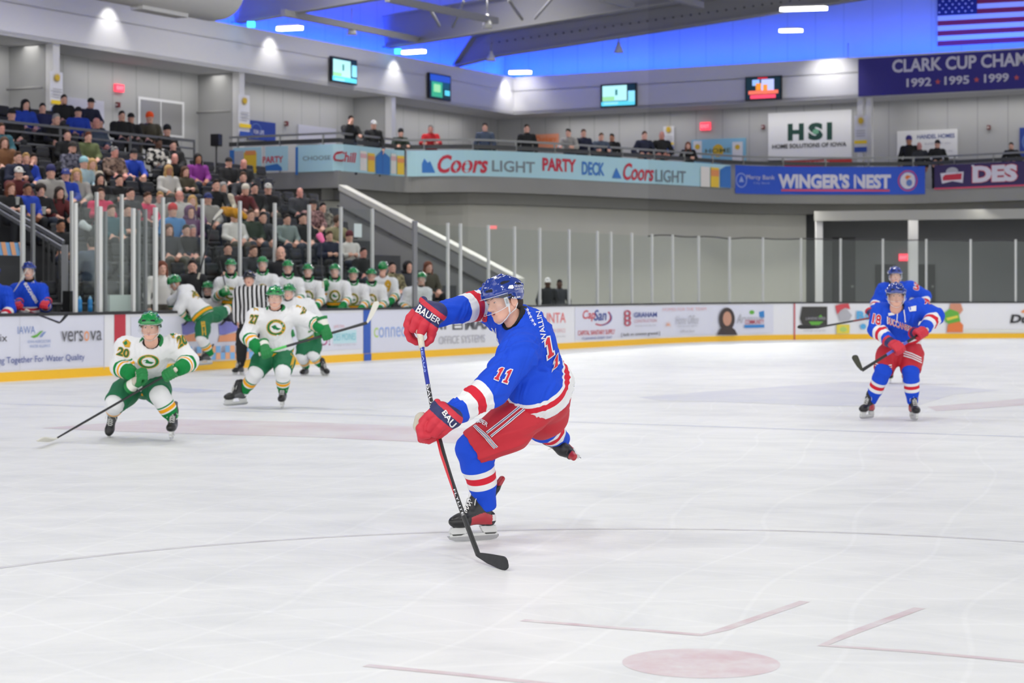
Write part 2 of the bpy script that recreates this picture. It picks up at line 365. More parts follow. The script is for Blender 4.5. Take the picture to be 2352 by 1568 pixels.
for k in range(7):
    a = math.pi*k/6; d.poly([(1532+3*math.cos(a)-1,750-3*math.sin(a)),(1532+11*math.cos(a),752-16*math.sin(a)),(1532+3*math.cos(a)+1,750-3*math.sin(a))], orange)
d.text('Home Office', (1549,724,1601,744), lgrey, -.005, .3); d.text('real estate agent', (1552,746,1598,751), lgrey); d.text('office line', (1558,757,1591,763), lgrey)
d.ell((1648,706,1684,760), flat('brown_print', (58,46,46)), 20); d.ell((1656,715,1676,748), flat('skin_print', (196,146,122)), 20); d.poly([(1643,769),(1650,755),(1662,748),(1672,748),(1684,757),(1690,769)], flat('brown_print', 0)); d.obj('advert', boards, 'advert with a printed portrait of a long haired person')
d = Decal(BO, .03); d.ell((1719,712,1731,722), green, 12); d.poly([(1741,716),(1753,713),(1754,728),(1748,733),(1742,728)], flat('azure_print', (40,128,200))); d.text('Ar', (1692,721,1708,742), lgrey, 0, .3); d.text('cottage', (1708,727,1753,736), lgrey); d.text('COMMUNITY', (1709,734,1753,744), flat('deep_red_print', 0), .01); d.rect((1707,745.5,1753,752.5), flat('azure_print', 0)); d.obj('advert', boards, 'advert with a green leaf and blue shape over red letters')
d = Decal(BO, .03); d.poly([(1841,704),(1899,704),(1899,748),(1868,750),(1860,753),(1843,749),(1836,732)], flat('charcoal_print', (52,52,50))); d.poly([(1856,728),(1872,705),(1888,728)], green); d.poly([(1856,738),(1890,738),(1880,746),(1862,746)], green); d.text('LANDSCAPES', (1849,728,1895,734), lgrey); d.text('landscape and garden', (1844,756,1895,762), lgrey); d.obj('advert', boards, 'dark advert with a green tree mark')
d = Decal(BO, .03); d.poly([(1917,702),(1930,698),(1948,697),(1952,710),(1940,707),(1930,712),(1922,722)], red); d.poly([(1924,720),(1932,712),(1944,710),(1956,724),(1950,735),(1928,738)], lgrey); d.rect((1920,745,1950,766), flat('lemon_print', (226,208,70))); d.ell((1927,750,1944,762), flat('lime_print', 0), 14); d.text('B', (1966,714,1984,735), sky, .05); d.text('a', (1986,720,1996,735), sky, .03); d.ell((1974,743,1988,756), sky, 16); d.obj('advert', boards, 'advert with red, yellow and sky blue marks')
d = Decal(BO, .03); d.poly([(2182,697),(2206,697),(2211,712),(2203,722),(2190,716),(2180,708)], flat('terracotta_print', (206,140,112))); d.poly([(2163,722),(2180,709),(2200,716),(2205,738),(2178,744),(2170,738)], green); d.poly([(2172,730),(2198,724),(2200,729),(2175,736)], flat('lemon_print', 0)); d.poly([(2176,744),(2203,738),(2211,746),(2210,763),(2173,763)], flat('burnt_orange_print', (226,120,60))); d.obj('advert', boards, 'advert showing a green and orange bag')
d = Decal(BO, .03); d.text('Du', (2321,722,2362,742), black, .04, .25); d.poly([(2343,716),(2352,710),(2356,716),(2350,719)], orange); d.rect((2210,757,2420,763), flat('print_trim', (222,224,214)), 3); d.obj('advert', boards, 'white advert with black slanted letters')
# glass
g_pane = glass_mat('rink_glass', (.955,.975,.967), .012); m_post = M('pale_aluminium', (205,207,205), .35, .2); m_postd = M('grey_steel_post', (128,129,132), .4, .3)
bg1 = thing('boards_glass', 'row of clear glass panes and pale posts on the boards right of the visiting bench', 'rink glass', BO.pt(BO.hit(1400)[0], 1.085).to_tuple())
bg2 = thing('penalty_box_glass', 'clear panes and posts around the scorer box at left, with two blue bottles behind', 'rink glass', BO.pt(BO.hit(230)[0], 1.085).to_tuple())
bg3 = thing('bench_back_glass', 'taller row of clear panes and posts between the players benches and the crowd', 'rink glass', RK(8, 2.1, 0).to_tuple())
def pane(sheet, u0, u1, z0, z1, off, par, n=4):
    mb = MB(); pts = [sheet.pt(u0+(u1-u0)*i/n, 0, off).to_2d().to_tuple() for i in range(n+1)]
    mb.strip(pts, z0, z1, .012, g_pane); return mb.obj('glass_pane', par)
def post(p, z0, z1, w, m, par):
    mb = MB(); mb.bar((p.x,p.y,z0), (p.x,p.y,z1), w, .05, m, up=(V2.x,V2.y,0)); return mb.obj('glass_post', par)
ZG = 2.92
right_posts = [958,1034,1063,1127,1187,1244.6,1312,1377,1408,1456,1502,1549.5,1609,1679.5,1756,1842.5,1933,2030,2129.5,2231.6,2335]
prev = None; n = 0
for i, px in enumerate(right_posts):
    u, D = BO.hit(px); w = .085 if i == 0 else .065
    post(BO.pt(u, 0, -.06), 1.085, ZG, .14 if i == 0 else w, m_postd if i == 0 else m_post, bg1)
    if prev is not None:
        pane(BO, prev+.03, u-.03, 1.085, ZG-.06, -.06, bg1)
    prev = u
u2 = BO.c[-1]; pane(BO, prev+.03, min(prev+2.4, u2), 1.085, ZG-.06, -.06, bg1)
# glass around the timekeeper's box (front run) on the left boards
lf = [(52,471,10,m_post),(75.5,467,9,m_postd),(173,466,9,m_post),(229.5,474,11,m_post),(242,485,8,m_postd),(306,478,9,m_post),(318,482,8,m_postd),(334,480,7,m_postd),(357,476,10,m_post)]
desc = ['pale post left of the home player','grey post beside the home player','pale post left of the two blue bottles','thick pale post right of the blue bottles','grey post left of the white timer panel','pale post right of the white timer panel','grey post right of the timer panel','narrow grey post before the visiting bench','thick pale post at the start of the visiting bench']
front = []
for (px, yt, w, m), dd in zip(lf, desc):
    o = {52:1.7, 75.5:2.0, 242:.5, 318:.5, 334:.9}.get(px, .06); D = D_at(px, o); p = P(px, yt, D)
    post(p, 1.085, p.z, w*D/F, m, bg2); front.append((px, o, p))
for (a, b, l) in ((2,3,'glass pane in front of the two blue bottles'), (3,5,'glass pane in front of the white timer panel'), (5,8,'glass pane between the timer panel and the visiting bench')):
    ua, ub = BO.hit(front[a][0])[0], BO.hit(front[b][0])[0]; pane(BO, ua+.05, ub-.05, 1.085, 2.85, -.06, bg2)
for (a, b, l) in ((3,4,'short cross pane left of the timer panel'), (5,7,'short cross pane right of the timer panel')):
    pa, pb = front[a][2], front[b][2]; mb = MB(); mb.strip([pa.to_2d().to_tuple(), pb.to_2d().to_tuple()], 1.085, 2.8, .012, g_pane); mb.obj('glass_pane', bg2)
# glass behind the benches
OB = 2.1; bk = [(164.5,438.6,5),(222,441,7),(279.5,446,7),(374,453,8),(465,456,7),(551,461.6,7.5),(631,466,7.5),(710,470,7.5),(783,475,7.5),(855,479,8)]
prev = None
for i, (px, yt, w) in enumerate(bk):
    D = D_at(px, OB); p = P(px, yt, D)
    post(p, 0, p.z, w*D/F, m_post, bg3)
    if prev is not None:
        mb = MB(); a, b = prev.to_2d(), p.to_2d(); t = (b-a).normalized()*.05
        mb.strip([(a+t).to_tuple(), (b-t).to_tuple()], 1.1, min(prev.z, p.z)-.02, .012, g_pane); mb.obj('glass_pane', bg3)
    prev = p
# ------------------------------------------------------------------ building shell
def wallmat(name, c, pitch=1.05, seamc=.8, dots=0):
    if name in MATS: return MATS[name]
    m = M(name, c, .75); nt = m.node_tree; b = nt.nodes['Principled BSDF']
    tc = nt.nodes.new('ShaderNodeTexCoord'); sx = nt.nodes.new('ShaderNodeSeparateXYZ'); nt.links.new(tc.outputs['UV'], sx.inputs[0])
    md = nt.nodes.new('ShaderNodeMath'); md.operation = 'MODULO'; md.inputs[1].default_value = pitch; nt.links.new(sx.outputs[0], md.inputs[0])
    lt = nt.nodes.new('ShaderNodeMath'); lt.operation = 'LESS_THAN'; lt.inputs[1].default_value = .05; nt.links.new(md.outputs[0], lt.inputs[0])
    n = nt.nodes.new('ShaderNodeTexNoise'); n.inputs['Scale'].default_value = .7; n.inputs['Detail'].default_value = 5; nt.links.new(tc.outputs['UV'], n.inputs['Vector'])
    r = nt.nodes.new('ShaderNodeValToRGB'); cc = rgb(c); r.color_ramp.elements[0].color = tuple(v*.93 for v in cc[:3])+(1,); r.color_ramp.elements[1].color = tuple(min(1,v*1.07) for v in cc[:3])+(1,)
    nt.links.new(n.outputs['Fac'], r.inputs[0])
    mx = nt.nodes.new('ShaderNodeMix'); mx.data_type = 'RGBA'; mx.inputs[7].default_value = tuple(v*seamc for v in cc[:3])+(1,)
    nt.links.new(lt.outputs[0], mx.inputs[0]); nt.links.new(r.outputs[0], mx.inputs[6]); nt.links.new(mx.outputs[2], b.inputs['Base Color'])
    return m
def wall(name, pts, z0, z1, m, th=.25, inward=True):
    """wall over a plan polyline; metres along it are the u of its map"""
    me = bpy.data.meshes.new(name); mb = MB(); mb.strip(pts, z0, z1, th, m); me = mb.mesh(name)
    uvl = me.uv_layers.new(name='UVMap'); sh = Sheet(pts)
    cs = []
    for v in me.vertices:
        i = v.index//4; cs.append(sh.c[i])
    for lp in me.loops: uvl.data[lp.index].uv = (cs[lp.vertex_index], me.vertices[lp.vertex_index].co.z)
    o = link(name, me); structure(o); return o
KB = 1.19; C0 = Vector((.065, 75.2))                                   # inner corner of the bulkheads
BKL = Sheet([C0-U2*50, C0]); BKR = Sheet([C0, C0+V2*40])
t2 = lambda *ps: [tuple(p) for p in ps]
m_bulk = M('white_bulkhead_paint', (222,222,226), .7); m_wall = wallmat('grey_wall_panel', (176,177,178)); m_conc = M('pale_concrete', (186,186,178), .8, noise=.05, nscale=.8)
ZB0, ZB1 = 8.05, 9.43
mb = MB(); mb.strip(t2(C0-U2*50, C0), ZB0, ZB1, .25, m_bulk); structure(mb.obj('wall_bulkhead_left'))
mb = MB(); mb.strip(t2(C0, C0+V2*40), ZB0, ZB1, .25, m_bulk); structure(mb.obj('wall_bulkhead_back'))
# soffit, ledge
Lw = 1.65
a, b, c, dd = C0-U2*50, C0, C0+V2*40, C0+V2*40+U2*Lw
mb = MB(); mb.prism([(p.x,p.y,ZB0-.02) for p in (a, b, b-V2*Lw, a-V2*Lw)], (0,0,.12), M('soffit_white', (205,205,206), .8)); mb.prism([(p.x,p.y,ZB0-.02) for p in (b-V2*Lw, b, c, c+U2*Lw, b+U2*Lw-V2*Lw)], (0,0,.12), M('soffit_white', 0)); structure(mb.obj('ceiling_soffit'))
W0 = C0 - V2*Lw + U2*Lw
wall('wall_left', t2(W0-U2*52, W0), 0, ZB0, m_wall); wall('wall_back', t2(W0, W0+V2*42), 0, ZB0, m_wall)
# upper clerestory wall washed by blue lamps
m_up = wallmat('white_upper_panel', (176,178,186), 1.05, .86)
Wu = C0 - V2*.95 + U2*.95
wall('wall_upper_left', t2(Wu-U2*52, Wu), ZB1-.6, 15.5, m_up); wall('wall_upper_back', t2(Wu, Wu+V2*42), ZB1-.6, 15.5, m_up)
mb = MB(); mb.prism([(p.x,p.y,ZB1-.55) for p in (a, b, b-V2*1.0, a-V2*1.0)], (0,0,.05), m_bulk); mb.prism([(p.x,p.y,ZB1-.55) for p in (b-V2*1.0, b, c, c+U2*1.0, b+U2*1.0-V2*1.0)], (0,0,.05), m_bulk); structure(mb.obj('trim_1'))
mb = MB(); mb.prism([(-70,-15,15.5),(70,-15,15.5),(70,110,15.5),(-70,110,15.5)], (0,0,.2), M('roof_deck_steel', (150,152,158), .7)); structure(mb.obj('ceiling'))
# blue wash lamps hidden in the ledge
rz = math.atan2(U2.y, U2.x)
for k in range(7):
    p = C0 - U2*(2+k*7) - V2*.3; area('blue_wash_lamp', (p.x,p.y,ZB1-.32), 420, 7, .12, (.003,.05,1), (math.radians(160), 0, rz), math.radians(160))
for k in range(6):
    p = C0 + V2*(3+k*7) + U2*.3; area('blue_wash_lamp', (p.x,p.y,ZB1-.32), 460, 7, .12, (.008,.1,1), (math.radians(200), 0, math.atan2(V2.y,V2.x)), math.radians(160))
# wall wash spots that draw the light cones on the bulkhead
for px, py in ((250,18),(620,76),(905,124),(1160,176)):
    D = BKL.hit(px)[1]; p = BKL.pt(BKL.hit(px)[0], ZB1+.12, .5); q = BKL.pt(BKL.hit(px)[0], ZB0+.2, .02)
    spot('wall_wash_lamp', p, q, 75, math.radians(80), .8, (1,.97,.9), .06)
for px in (1205, 1905):
    p = BKR.pt(BKR.hit(px)[0], ZB1+.2, .95); q = BKR.pt(BKR.hit(px)[0], ZB0+.3, .02); spot('wall_wash_lamp', p, q, 120 if px > 1500 else 60, math.radians(120), 1.0, (1,.97,.92), .1)
# added fill lights without fixtures, below the soffit and above the stand
for k in range(6):
    p = C0 - U2*(4+k*8) - V2*.85; area('soffit_fill', (p.x,p.y,ZB0-.05), 44, 6, .5, (1,.97,.92), (0,0,rz), math.radians(170))
    p = C0 + V2*(4+k*7) + U2*.85; area('soffit_fill', (p.x,p.y,ZB0-.05), 44, 6, .5, (1,.97,.92), (0,0,math.atan2(V2.y,V2.x)), math.radians(170))
for k in range(4):
    p = C0 - U2*(12+k*8) + V2*5.5; area('stand_fill', (p.x,p.y,13.2), 330, 3, 1, (1,.97,.92), (0,0,rz), math.radians(120))  # unseen fill, added to brighten the crowd
# columns, cross walls
m_col = M('white_steel_column', (214,214,216), .5)
cdesc = ['far left, above the seated crowd','left of the dark blue sign behind the deck','above the left end of the party deck']
for px, l in zip((134,560,908), cdesc):
    u, D = BKL.hit(px); p = BKL.pt(u, 0, -.2); mb = MB(); mb.bar((p.x,p.y,0), (p.x,p.y,ZB0), .26, .26, m_col, up=(V2.x,V2.y,0)); tag(mb.obj('column'), 'white steel column '+l, 'column')
    q = p - V2.to_3d()*.15; q2 = Vector((p.x,p.y,0)) - V2.to_3d()*Lw
    mb = MB(); mb.strip(t2(q.to_2d(), q2.to_2d()), 3.9, ZB0-.03, .12, m_wall); structure(mb.obj('wall_cross'))
    mb = MB(); pa = BKL.pt(u-.3, 6.85, -.2); mb.tube([pa-V2.to_3d()*.1, pa-V2.to_3d()*1.35+U2.to_3d()*.0], .035, M('pale_pipe', (150,150,150), .5), 8); tag(mb.obj('steel_pipe'), 'pale pipe by the column '+l, 'pipe')
for px in (1972, 1992):
    u, D = BKR.hit(px); p = BKR.pt(u, 0, -.25); mb = MB(); mb.bar((p.x,p.y,0), (p.x,p.y,ZB0), .2, .2, m_col, up=(U2.x,U2.y,0)); tag(mb.obj('column'), 'slim white column %s of the white sign with green letters' % ('just right' if px < 1980 else 'second to the right'), 'column')
def column_banner(sheet, x0, x1, y0, y1, label, off=.05):
    d = Decal(sheet, off); d.rect((x0,y0,x1,y1), flat('banner_white', (216,217,224))); h = y1-y0; w = x1-x0; cy = y0+h*.14
    for k in range(12):
        a = 2*math.pi*k/12; d.poly([((x0+x1)/2+w*.12*math.cos(a-.25), cy+w*.16*math.sin(a-.25)),((x0+x1)/2+w*.36*math.cos(a), cy+w*.5*math.sin(a)),((x0+x1)/2+w*.12*math.cos(a+.25), cy+w*.16*math.sin(a+.25))], flat('gold_print', (206,172,50)))
    d.ell(((x0+x1)/2-w*.2, cy-w*.25, (x0+x1)/2+w*.2, cy+w*.25), flat('gold_print', 0), 14)
    for k in range(3): d.rect((x0+w*.15, y0+h*(.4+.07*k), x1-w*.15, y0+h*(.43+.07*k)), lgrey)
    d.rect((x0,y0+h*.68,x1,y0+h*.77), yellow); d.rect((x0,y0+h*.86,x1,y1), flat('deep_blue_print', (48,82,168)))
    return tag(d.obj('column_banner'), label, 'banner')
column_banner(BKL, 113, 143, 165, 262, 'narrow white banner with a gold burst on the far left column', .02)
column_banner(BKL, 546, 572, 218, 316, 'narrow white banner with a gold burst on the column by the dark blue sign', .02)
column_banner(BKR, 1966, 1995, 266, 350, 'narrow white banner with a gold burst right of the white sign', .12)
WL = Sheet(t2(W0-U2*52, W0)); WB = Sheet(t2(W0, W0+V2*42))
column_banner(WL, 78, 110, 170, 262, 'dim banner with a gold burst on the back wall left of the far left column', .05)
d = Decal(WB, .05); column_banner(WB, 1525, 1550, 290, 345, 'narrow banner with a dark burst on the wall behind the bald person on the deck', .05)
# signs on the walls
def sign(sheet, box, m, label, fn=None, depth=.06, cat='sign', name='sign_board'):
    d = Decal(sheet, .01); x0,y0,x1,y1 = box
    for s in range(int(depth/.02)): d.rect(box, m) if s == 0 else None
    u0,u1,z0,z1 = d.uv(box); mb = d.mb
    a = [sheet.pt(u0,z0,.01), sheet.pt(u1,z0,.01), sheet.pt(u1,z1,.01), sheet.pt(u0,z1,.01)]; n = sheet.pt(u0,z0,.01+depth)-a[0]
    mb.prism(a, n, m); d.off = .012+depth
    if fn: fn(d)
    return tag(d.obj(name), label, cat)
def f_hsi(d):
    dg = flat('forest_print', (30,70,60)); d.text('H', (1811,284,1848,323), dg, .06); d.text('S', (1858,282,1892,322), dg, .06); d.text('I', (1901,281,1913,321), dg, .05); d.ell((1868,296,1883,309), flat('mint_print', (110,170,140)), 14)
    d.text('HOME SOLUTIONS OF IOWA', (1776,329,1946,339), black, .02)
sign(WB, (1766,256,1957,366), flat('sign_white', (232,233,236)), 'large white sign with three green letters above the right banner', f_hsi)
sign(WB, (1803,368,1957,382), flat('sign_red', (192,50,48)), 'long red sign under the white sign with green letters', lambda d: d.text('THE HOME TEAM', (1852,371,1905,379), whitep))
sign(WB, (1766,366,1802,377), flat('sign_black', (40,38,40)), 'small black sign under the left end of the white sign with green letters')
sign(WB, (2062,299,2200,366), flat('sign_white', 0), 'white sign with blue lines of text behind people on the right', lambda d: (d.text('HANDEL HOMES', (2108,308,2194,318), navy, .02), d.text('building for you', (2126,326,2185,333), lgrey), d.text('every day', (2160,344,2190,350), lgrey)))
def f_sun(d):
    d.ell((1638,331,1664,361), flat('gold_print', 0), 16); d.text('HOME', (1622,341,1680,351), flat('olive_print', (90,100,60)), .01); d.rect((1594,324,1614,368), flat('banner_white', 0)); d.ell((1598,331,1610,344), flat('gold_print', 0), 10); d.rect((1684,326,1708,372), flat('banner_white', 0)); d.ell((1690,332,1702,344), flat('gold_print', 0), 10)
sign(WB, (1590,319,1714,376), flat('sign_sky', (130,184,214)), 'sky blue sign with a gold disc behind the deck rail', f_sun)
sign(WL, (566,279,629,322), flat('sign_navy', (34,62,150)), 'dark blue sign on the back wall right of the banner column', lambda d: (d.ell((572,283,597,318), flat('mid_blue_print', (90,120,190)), 24, .88), d.text('FOR LIFE', (578,299,602,308), whitep)))
sign(WL, (682,291,768,330), flat('sign_lilac', (196,197,212)), 'pale lilac sign on the back wall above the deck rail')
sign(WL, (150,228,235,300), flat('sign_lilac', 0), 'pale sign on the back wall behind the top row crowd')
sign(WB, (1228,308,1284,345), flat('sign_coral', (226,150,120)), 'white and coral sign behind the deck rail', lambda d: (d.text('Dunkery', (1234,313,1280,330), flat('burnt_orange_print', 0), .03), d.rect((1228,332,1284,344), flat('sign_coral', 0))))
sign(WB, (2343,292,2420,362), flat('sign_navy', 0), 'dark blue sign at the right edge on the back wall', lambda d: d.ell((2348,300,2400,350), flat('mid_blue_print', 0), 20, .8))
# framed window on the left wall
d = Decal(WL, .02); d.rect((316,228,422,312), flat('sign_white', 0)); d.rect((321,234,417,307), flat('dark_pane', (150,150,152), .25)); d.rect((367,234,369,307), flat('sign_white', 0)); structure(tag(d.obj('window_1')))
def exit_sign(sheet, box, label):
    o = thing('exit_sign', label, 'exit sign', sheet.at((box[0]+box[2])/2, box[3], .05)); u, D = sheet.hit((box[0]+box[2])/2)
    d = Decal(sheet, .01); u0,u1,z0,z1 = d.uv(box); q = [sheet.pt(u0,z0,.01), sheet.pt(u1,z0,.01), sheet.pt(u1,z1,.01), sheet.pt(u0,z1,.01)]
    d.mb.prism(q, sheet.pt(u0,z0,.09)-q[0], M('exit_red_glow', (255,70,92), .5, emit=1.15)); d.obj('housing', o)
    d = Decal(sheet, .095); w = box[2]-box[0]; h = box[3]-box[1]; d.text('EXIT', (box[0]+w*.1, box[1]+h*.3, box[2]-w*.1, box[3]-h*.3), M('exit_letter_glow', (255,150,165), .5, emit=1.0), .01); d.obj('lettering', o)
exit_sign(WL, (261,194,280,211), 'glowing red exit sign on the wall above the top row crowd'); exit_sign(WB, (1610,281,1633,299), 'glowing red exit sign on the wall above the long haired person on the deck')
for sh, px, py, l in ((WL,268,241,'below the exit sign over the crowd'),(WL,655,284,'right of the dark blue wall sign'),(WB,1754,292,'left of the white sign with green letters'),(WB,2272,293,'far right on the back wall')):
    u, D = sh.hit(px); p = sh.at(px, py, .05); mb = MB(); mb.box(p, (.1,.1,.15), M('alarm_red', (110,30,36), .5), V2.to_3d(), U2.to_3d()); mb.box(p-Vector((0,0,.0)), (.06,.14,.06), M('alarm_white', (200,190,190), .5), V2.to_3d(), U2.to_3d()); tag(mb.obj('fire_alarm'), 'small dark red fire alarm '+l, 'fire alarm')
# televisions
def tv(sheet, box, label, paint_fn, th=.08):
    o = thing('television', label, 'television', sheet.at((box[0]+box[2])/2, box[3], .1)); d = Decal(sheet, .0); u0,u1,z0,z1 = d.uv(box)
    q = [sheet.pt(u0,z0,.06), sheet.pt(u1,z0,.06), sheet.pt(u1,z1,.06), sheet.pt(u0,z1,.06)]; d.mb.prism(q, sheet.pt(u0,z0,.06+th)-q[0], M('black_plastic', (22,22,24), .4)); d.obj('bezel', o)
    mb = MB(); mid = sheet.pt((u0+u1)/2, (z0+z1)/2, .03); t = (sheet.pt(u1,z0)-sheet.pt(u0,z0)).normalized(); mb.box(mid, (.3,.06,.3), M('black_plastic', 0), t, Vector((0,0,1)).cross(t)); mb.obj('wall_mount', o)
    d = Decal(sheet, .062+th); x0,y0,x1,y1 = box; w = x1-x0; h = y1-y0; d.rect((x0+w*.03,y0+h*.05,x1-w*.03,y1-h*.05), E('screen_dark', (14,40,48))); paint_fn(d, x0, y0, w, h); d.obj('screen', o)
def E(name, c, e=1.0): return M(name, c, .3, emit=e) if c else MATS[name]
def game_pic(d, x, y, w, h, tilt=0):
    R = lambda a,b,c,e,m: d.rect((x+w*a,y+h*b,x+w*c,y+h*e), m)
    R(.06,.08,.74,.74,E('screen_ice', (176,232,226))); R(.06,.56,.4,.74,E('screen_lime', (150,214,150))); R(.42,.25,.48,.5,E('screen_figure', (30,110,104))); R(.03,.76,.97,.94,E('screen_cyan', (90,205,226))); R(.78,.3,.97,.76,E('screen_pale_cyan', (140,220,240))); R(.1,.8,.5,.9,E('screen_pale_cyan', 0))
def rink_pic(d, x, y, w, h):
    R = lambda a,b,c,e,m: d.rect((x+w*a,y+h*b,x+w*c,y+h*e), m)
    R(.04,.05,.96,.3,E('screen_blue', (36,74,170))); R(.1,.3,.6,.9,E('screen_green', (50,160,120))); R(.2,.4,.5,.7,E('screen_lime', 0)); R(.7,.65,.93,.85,E('screen_cyan', 0)); R(.6,.35,.9,.6,E('screen_teal', (10,70,86)))
def menu_pic(d, x, y, w, h):
    R = lambda a,b,c,e,m: d.rect((x+w*a,y+h*b,x+w*c,y+h*e), m)
    R(.35,.05,.62,.1,E('screen_red', (226,40,60))); R(.2,.15,.4,.4,E('screen_pale_blue', (150,190,250))); R(.45,.12,.8,.6,E('screen_lilac', (190,200,250))); R(.3,.3,.45,.6,E('screen_orange', (240,150,50))); R(.5,.35,.62,.75,E('screen_orange', 0)); R(.1,.6,.92,.75,E('screen_salmon', (250,120,90))); R(.15,.78,.85,.94,E('screen_pink', (255,80,110)))
tv(BKL, (753,134,812,192), 'wall television showing the game, on the bulkhead above the party deck', game_pic); tv(BKL, (978,171,1028,229), 'wall television with a dark blue and green picture near the bulkhead corner', rink_pic)
tv(BKR, (1383,193,1465,246), 'wall television with a bright cyan game picture on the back bulkhead', game_pic); tv(BKR, (1715,176,1798,230), 'wall television with a red and orange picture on the back bulkhead', menu_pic)
# long banner on the bulkhead, flag on the blue wall
d = Decal(BKR, .03); bp = flat('royal_purple_cloth', (56,50,136), .7); d.poly([(1972,135.5),(2420,109),(2420,200),(1972,222)], bp); cw = flat('cloth_white', (214,212,224), .7)
def tline(txt, x0, x1, y, h, m, bold, dec=d):
    f = lambda x: (x-1972)*-.0555
    dec.text(txt, (x0, y+f((x0+x1)/2)-h/2, x1, y+f((x0+x1)/2)+h/2), m, bold)
tline('CLARK CUP CHAMPIONS', 2050, 2470, 157, 31, cw, .03)
for t, x in (('1992',2083),('1995',2170),('1999',2261)): tline(t, x, x+57, 197, 20, cw, .03)
for x in (2155,2244,2336):
    yy = 198-(x-1972)*.0535; d.poly([(x+(7 if k%2==0 else 3)*math.sin(math.pi*k/5), yy-(7 if k%2==0 else 3)*math.cos(math.pi*k/5)) for k in range(10)], flat('coral_star_print', (214,96,92)))
tag(d.obj('championship_banner'), 'long purple banner with white lettering hung on the back bulkhead', 'banner')
WU = Sheet(t2(Wu, Wu+V2*42)); d = Decal(WU, .05); fx = lambda y, x: y-(x-2155)*.052
fr = flat('flag_red_cloth', (150,24,50), .7); fw = flat('flag_white_cloth', (214,216,226), .7); fb = flat('flag_blue_cloth', (24,34,92), .7)
for k in range(13):
    y0 = -44+11.6*k; d.poly([(2155,y0),(2440,fx(y0,2440)),(2440,fx(y0+11.6,2440)),(2155,y0+11.6)], fr if k%2==0 else fw)
d.poly([(2155,-44),(2246,fx(-44,2246)),(2246,fx(37.2,2246)),(2155,37.2)], fb)
for r in range(9):
    for c in range(6 if r%2==0 else 5):
        x = 2162+c*15+(7.5 if r%2 else 0); y = -38+r*8.6; y = fx(y, x); d.poly([(x+(3 if k%2==0 else 1.2)*math.sin(math.pi*k/5), y-(3 if k%2==0 else 1.2)*math.cos(math.pi*k/5)) for k in range(10)], fw)
tag(d.obj('national_flag'), 'stars and stripes flag on the blue lit wall, upper right', 'flag')
# ------------------------------------------------------------------ party deck
ZD = 4.7
dk = [(525,53.0),(778,51.4),(850,52.6),(925,53.9),(1010,53.8),(1100,53.8),(1250,54.9),(1400,56.6),(1550,58.5),(1675,60.3),(1760,61.0),(1900,61.3),(2030,61.3),(2135,60.9),(2352,58.7),(2600,56.5)]
dk2 = [Vector(((px-CX)/F*D*1.08, D*1.08)) for px, D in dk]
DKL = [dk2[0]] + [dk2[1]] + catmull(dk2[1:], 4)[1:]
DK = Sheet(t2(*DKL)); m_rail = M('grey_steel_rail', (138,140,140), .45, .4); m_fas = M('deck_fascia_grey', (142,142,140), .7, noise=.06, nscale=1.2)
deck = thing('party_deck', 'curved upper deck with banner hung rail above the far end of the rink', 'deck', DK.pt(12, 0))
floorpts = [(p.x,p.y,ZD-.02) for p in DKL]; bw = [W0+V2*26+U2*(-.1), W0+U2*(-.1)+V2*.1, W0-U2*13+V2*.1]
mb = MB(); ring = floorpts + [(p.x,p.y,ZD-.02) for p in bw]; mb.prism(ring, (0,0,-.3), m_fas); mb.obj('deck_floor', deck)
mb = MB(); mb.strip([DK.pt(c,0,.02).to_2d().to_tuple() for c in DK.c], ZD-.42, ZD+.06, .12, m_fas); mb.obj('fascia', deck)
mb = MB(); mb.strip([DK.pt(c,0,-.02).to_2d().to_tuple() for c in DK.c], ZD+.85, ZD+.97, .06, M('dark_steel_rail', (70,71,72), .5, .3)); mb.obj('mid_rail', deck, 'dark lower rail')
mb = MB(); mb.strip([DK.pt(c,0,-.02).to_2d().to_tuple() for c in DK.c], ZD+1.08, ZD+1.14, .06, m_rail); mb.obj('top_rail', deck)
L = DK.c[-1]; k = 0; u = .3
while u < L:
    mb = MB(); p = DK.pt(u, 0, -.05); mb.bar((p.x,p.y,ZD-.02), (p.x,p.y,ZD+1.08), .06, .06, m_rail); mb.obj('rail_post', deck); u += 1.45
wall('wall_under_deck', [DK.pt(c,0,-.7).to_2d().to_tuple() for c in DK.c if c < DK.hit(1868)[0]][2:], 0, ZD-.3, m_conc)
mb = MB(); mb.strip([DK.pt(c,0,-.3).to_2d().to_tuple() for c in DK.c], ZD-.75, ZD-.4, .4, M('soffit_grey', (122,122,118), .8)); structure(mb.obj('trim_2'))
for px in (1090,1220,1380,1560,1740,1950,2150,2350):
    u, D = DK.hit(px); p = DK.pt(u, 0, .9); t_ = (DK.pt(u+.1,0)-DK.pt(u-.1,0)); area('passage_fill', (p.x,p.y,ZD-.5), 130 if px < 1800 else 40, 3, .3, (1,.97,.88), (math.radians(-40),0,math.atan2(t_.y,t_.x)), math.radians(160))  # unseen fill lights added to brighten the wall under the deck
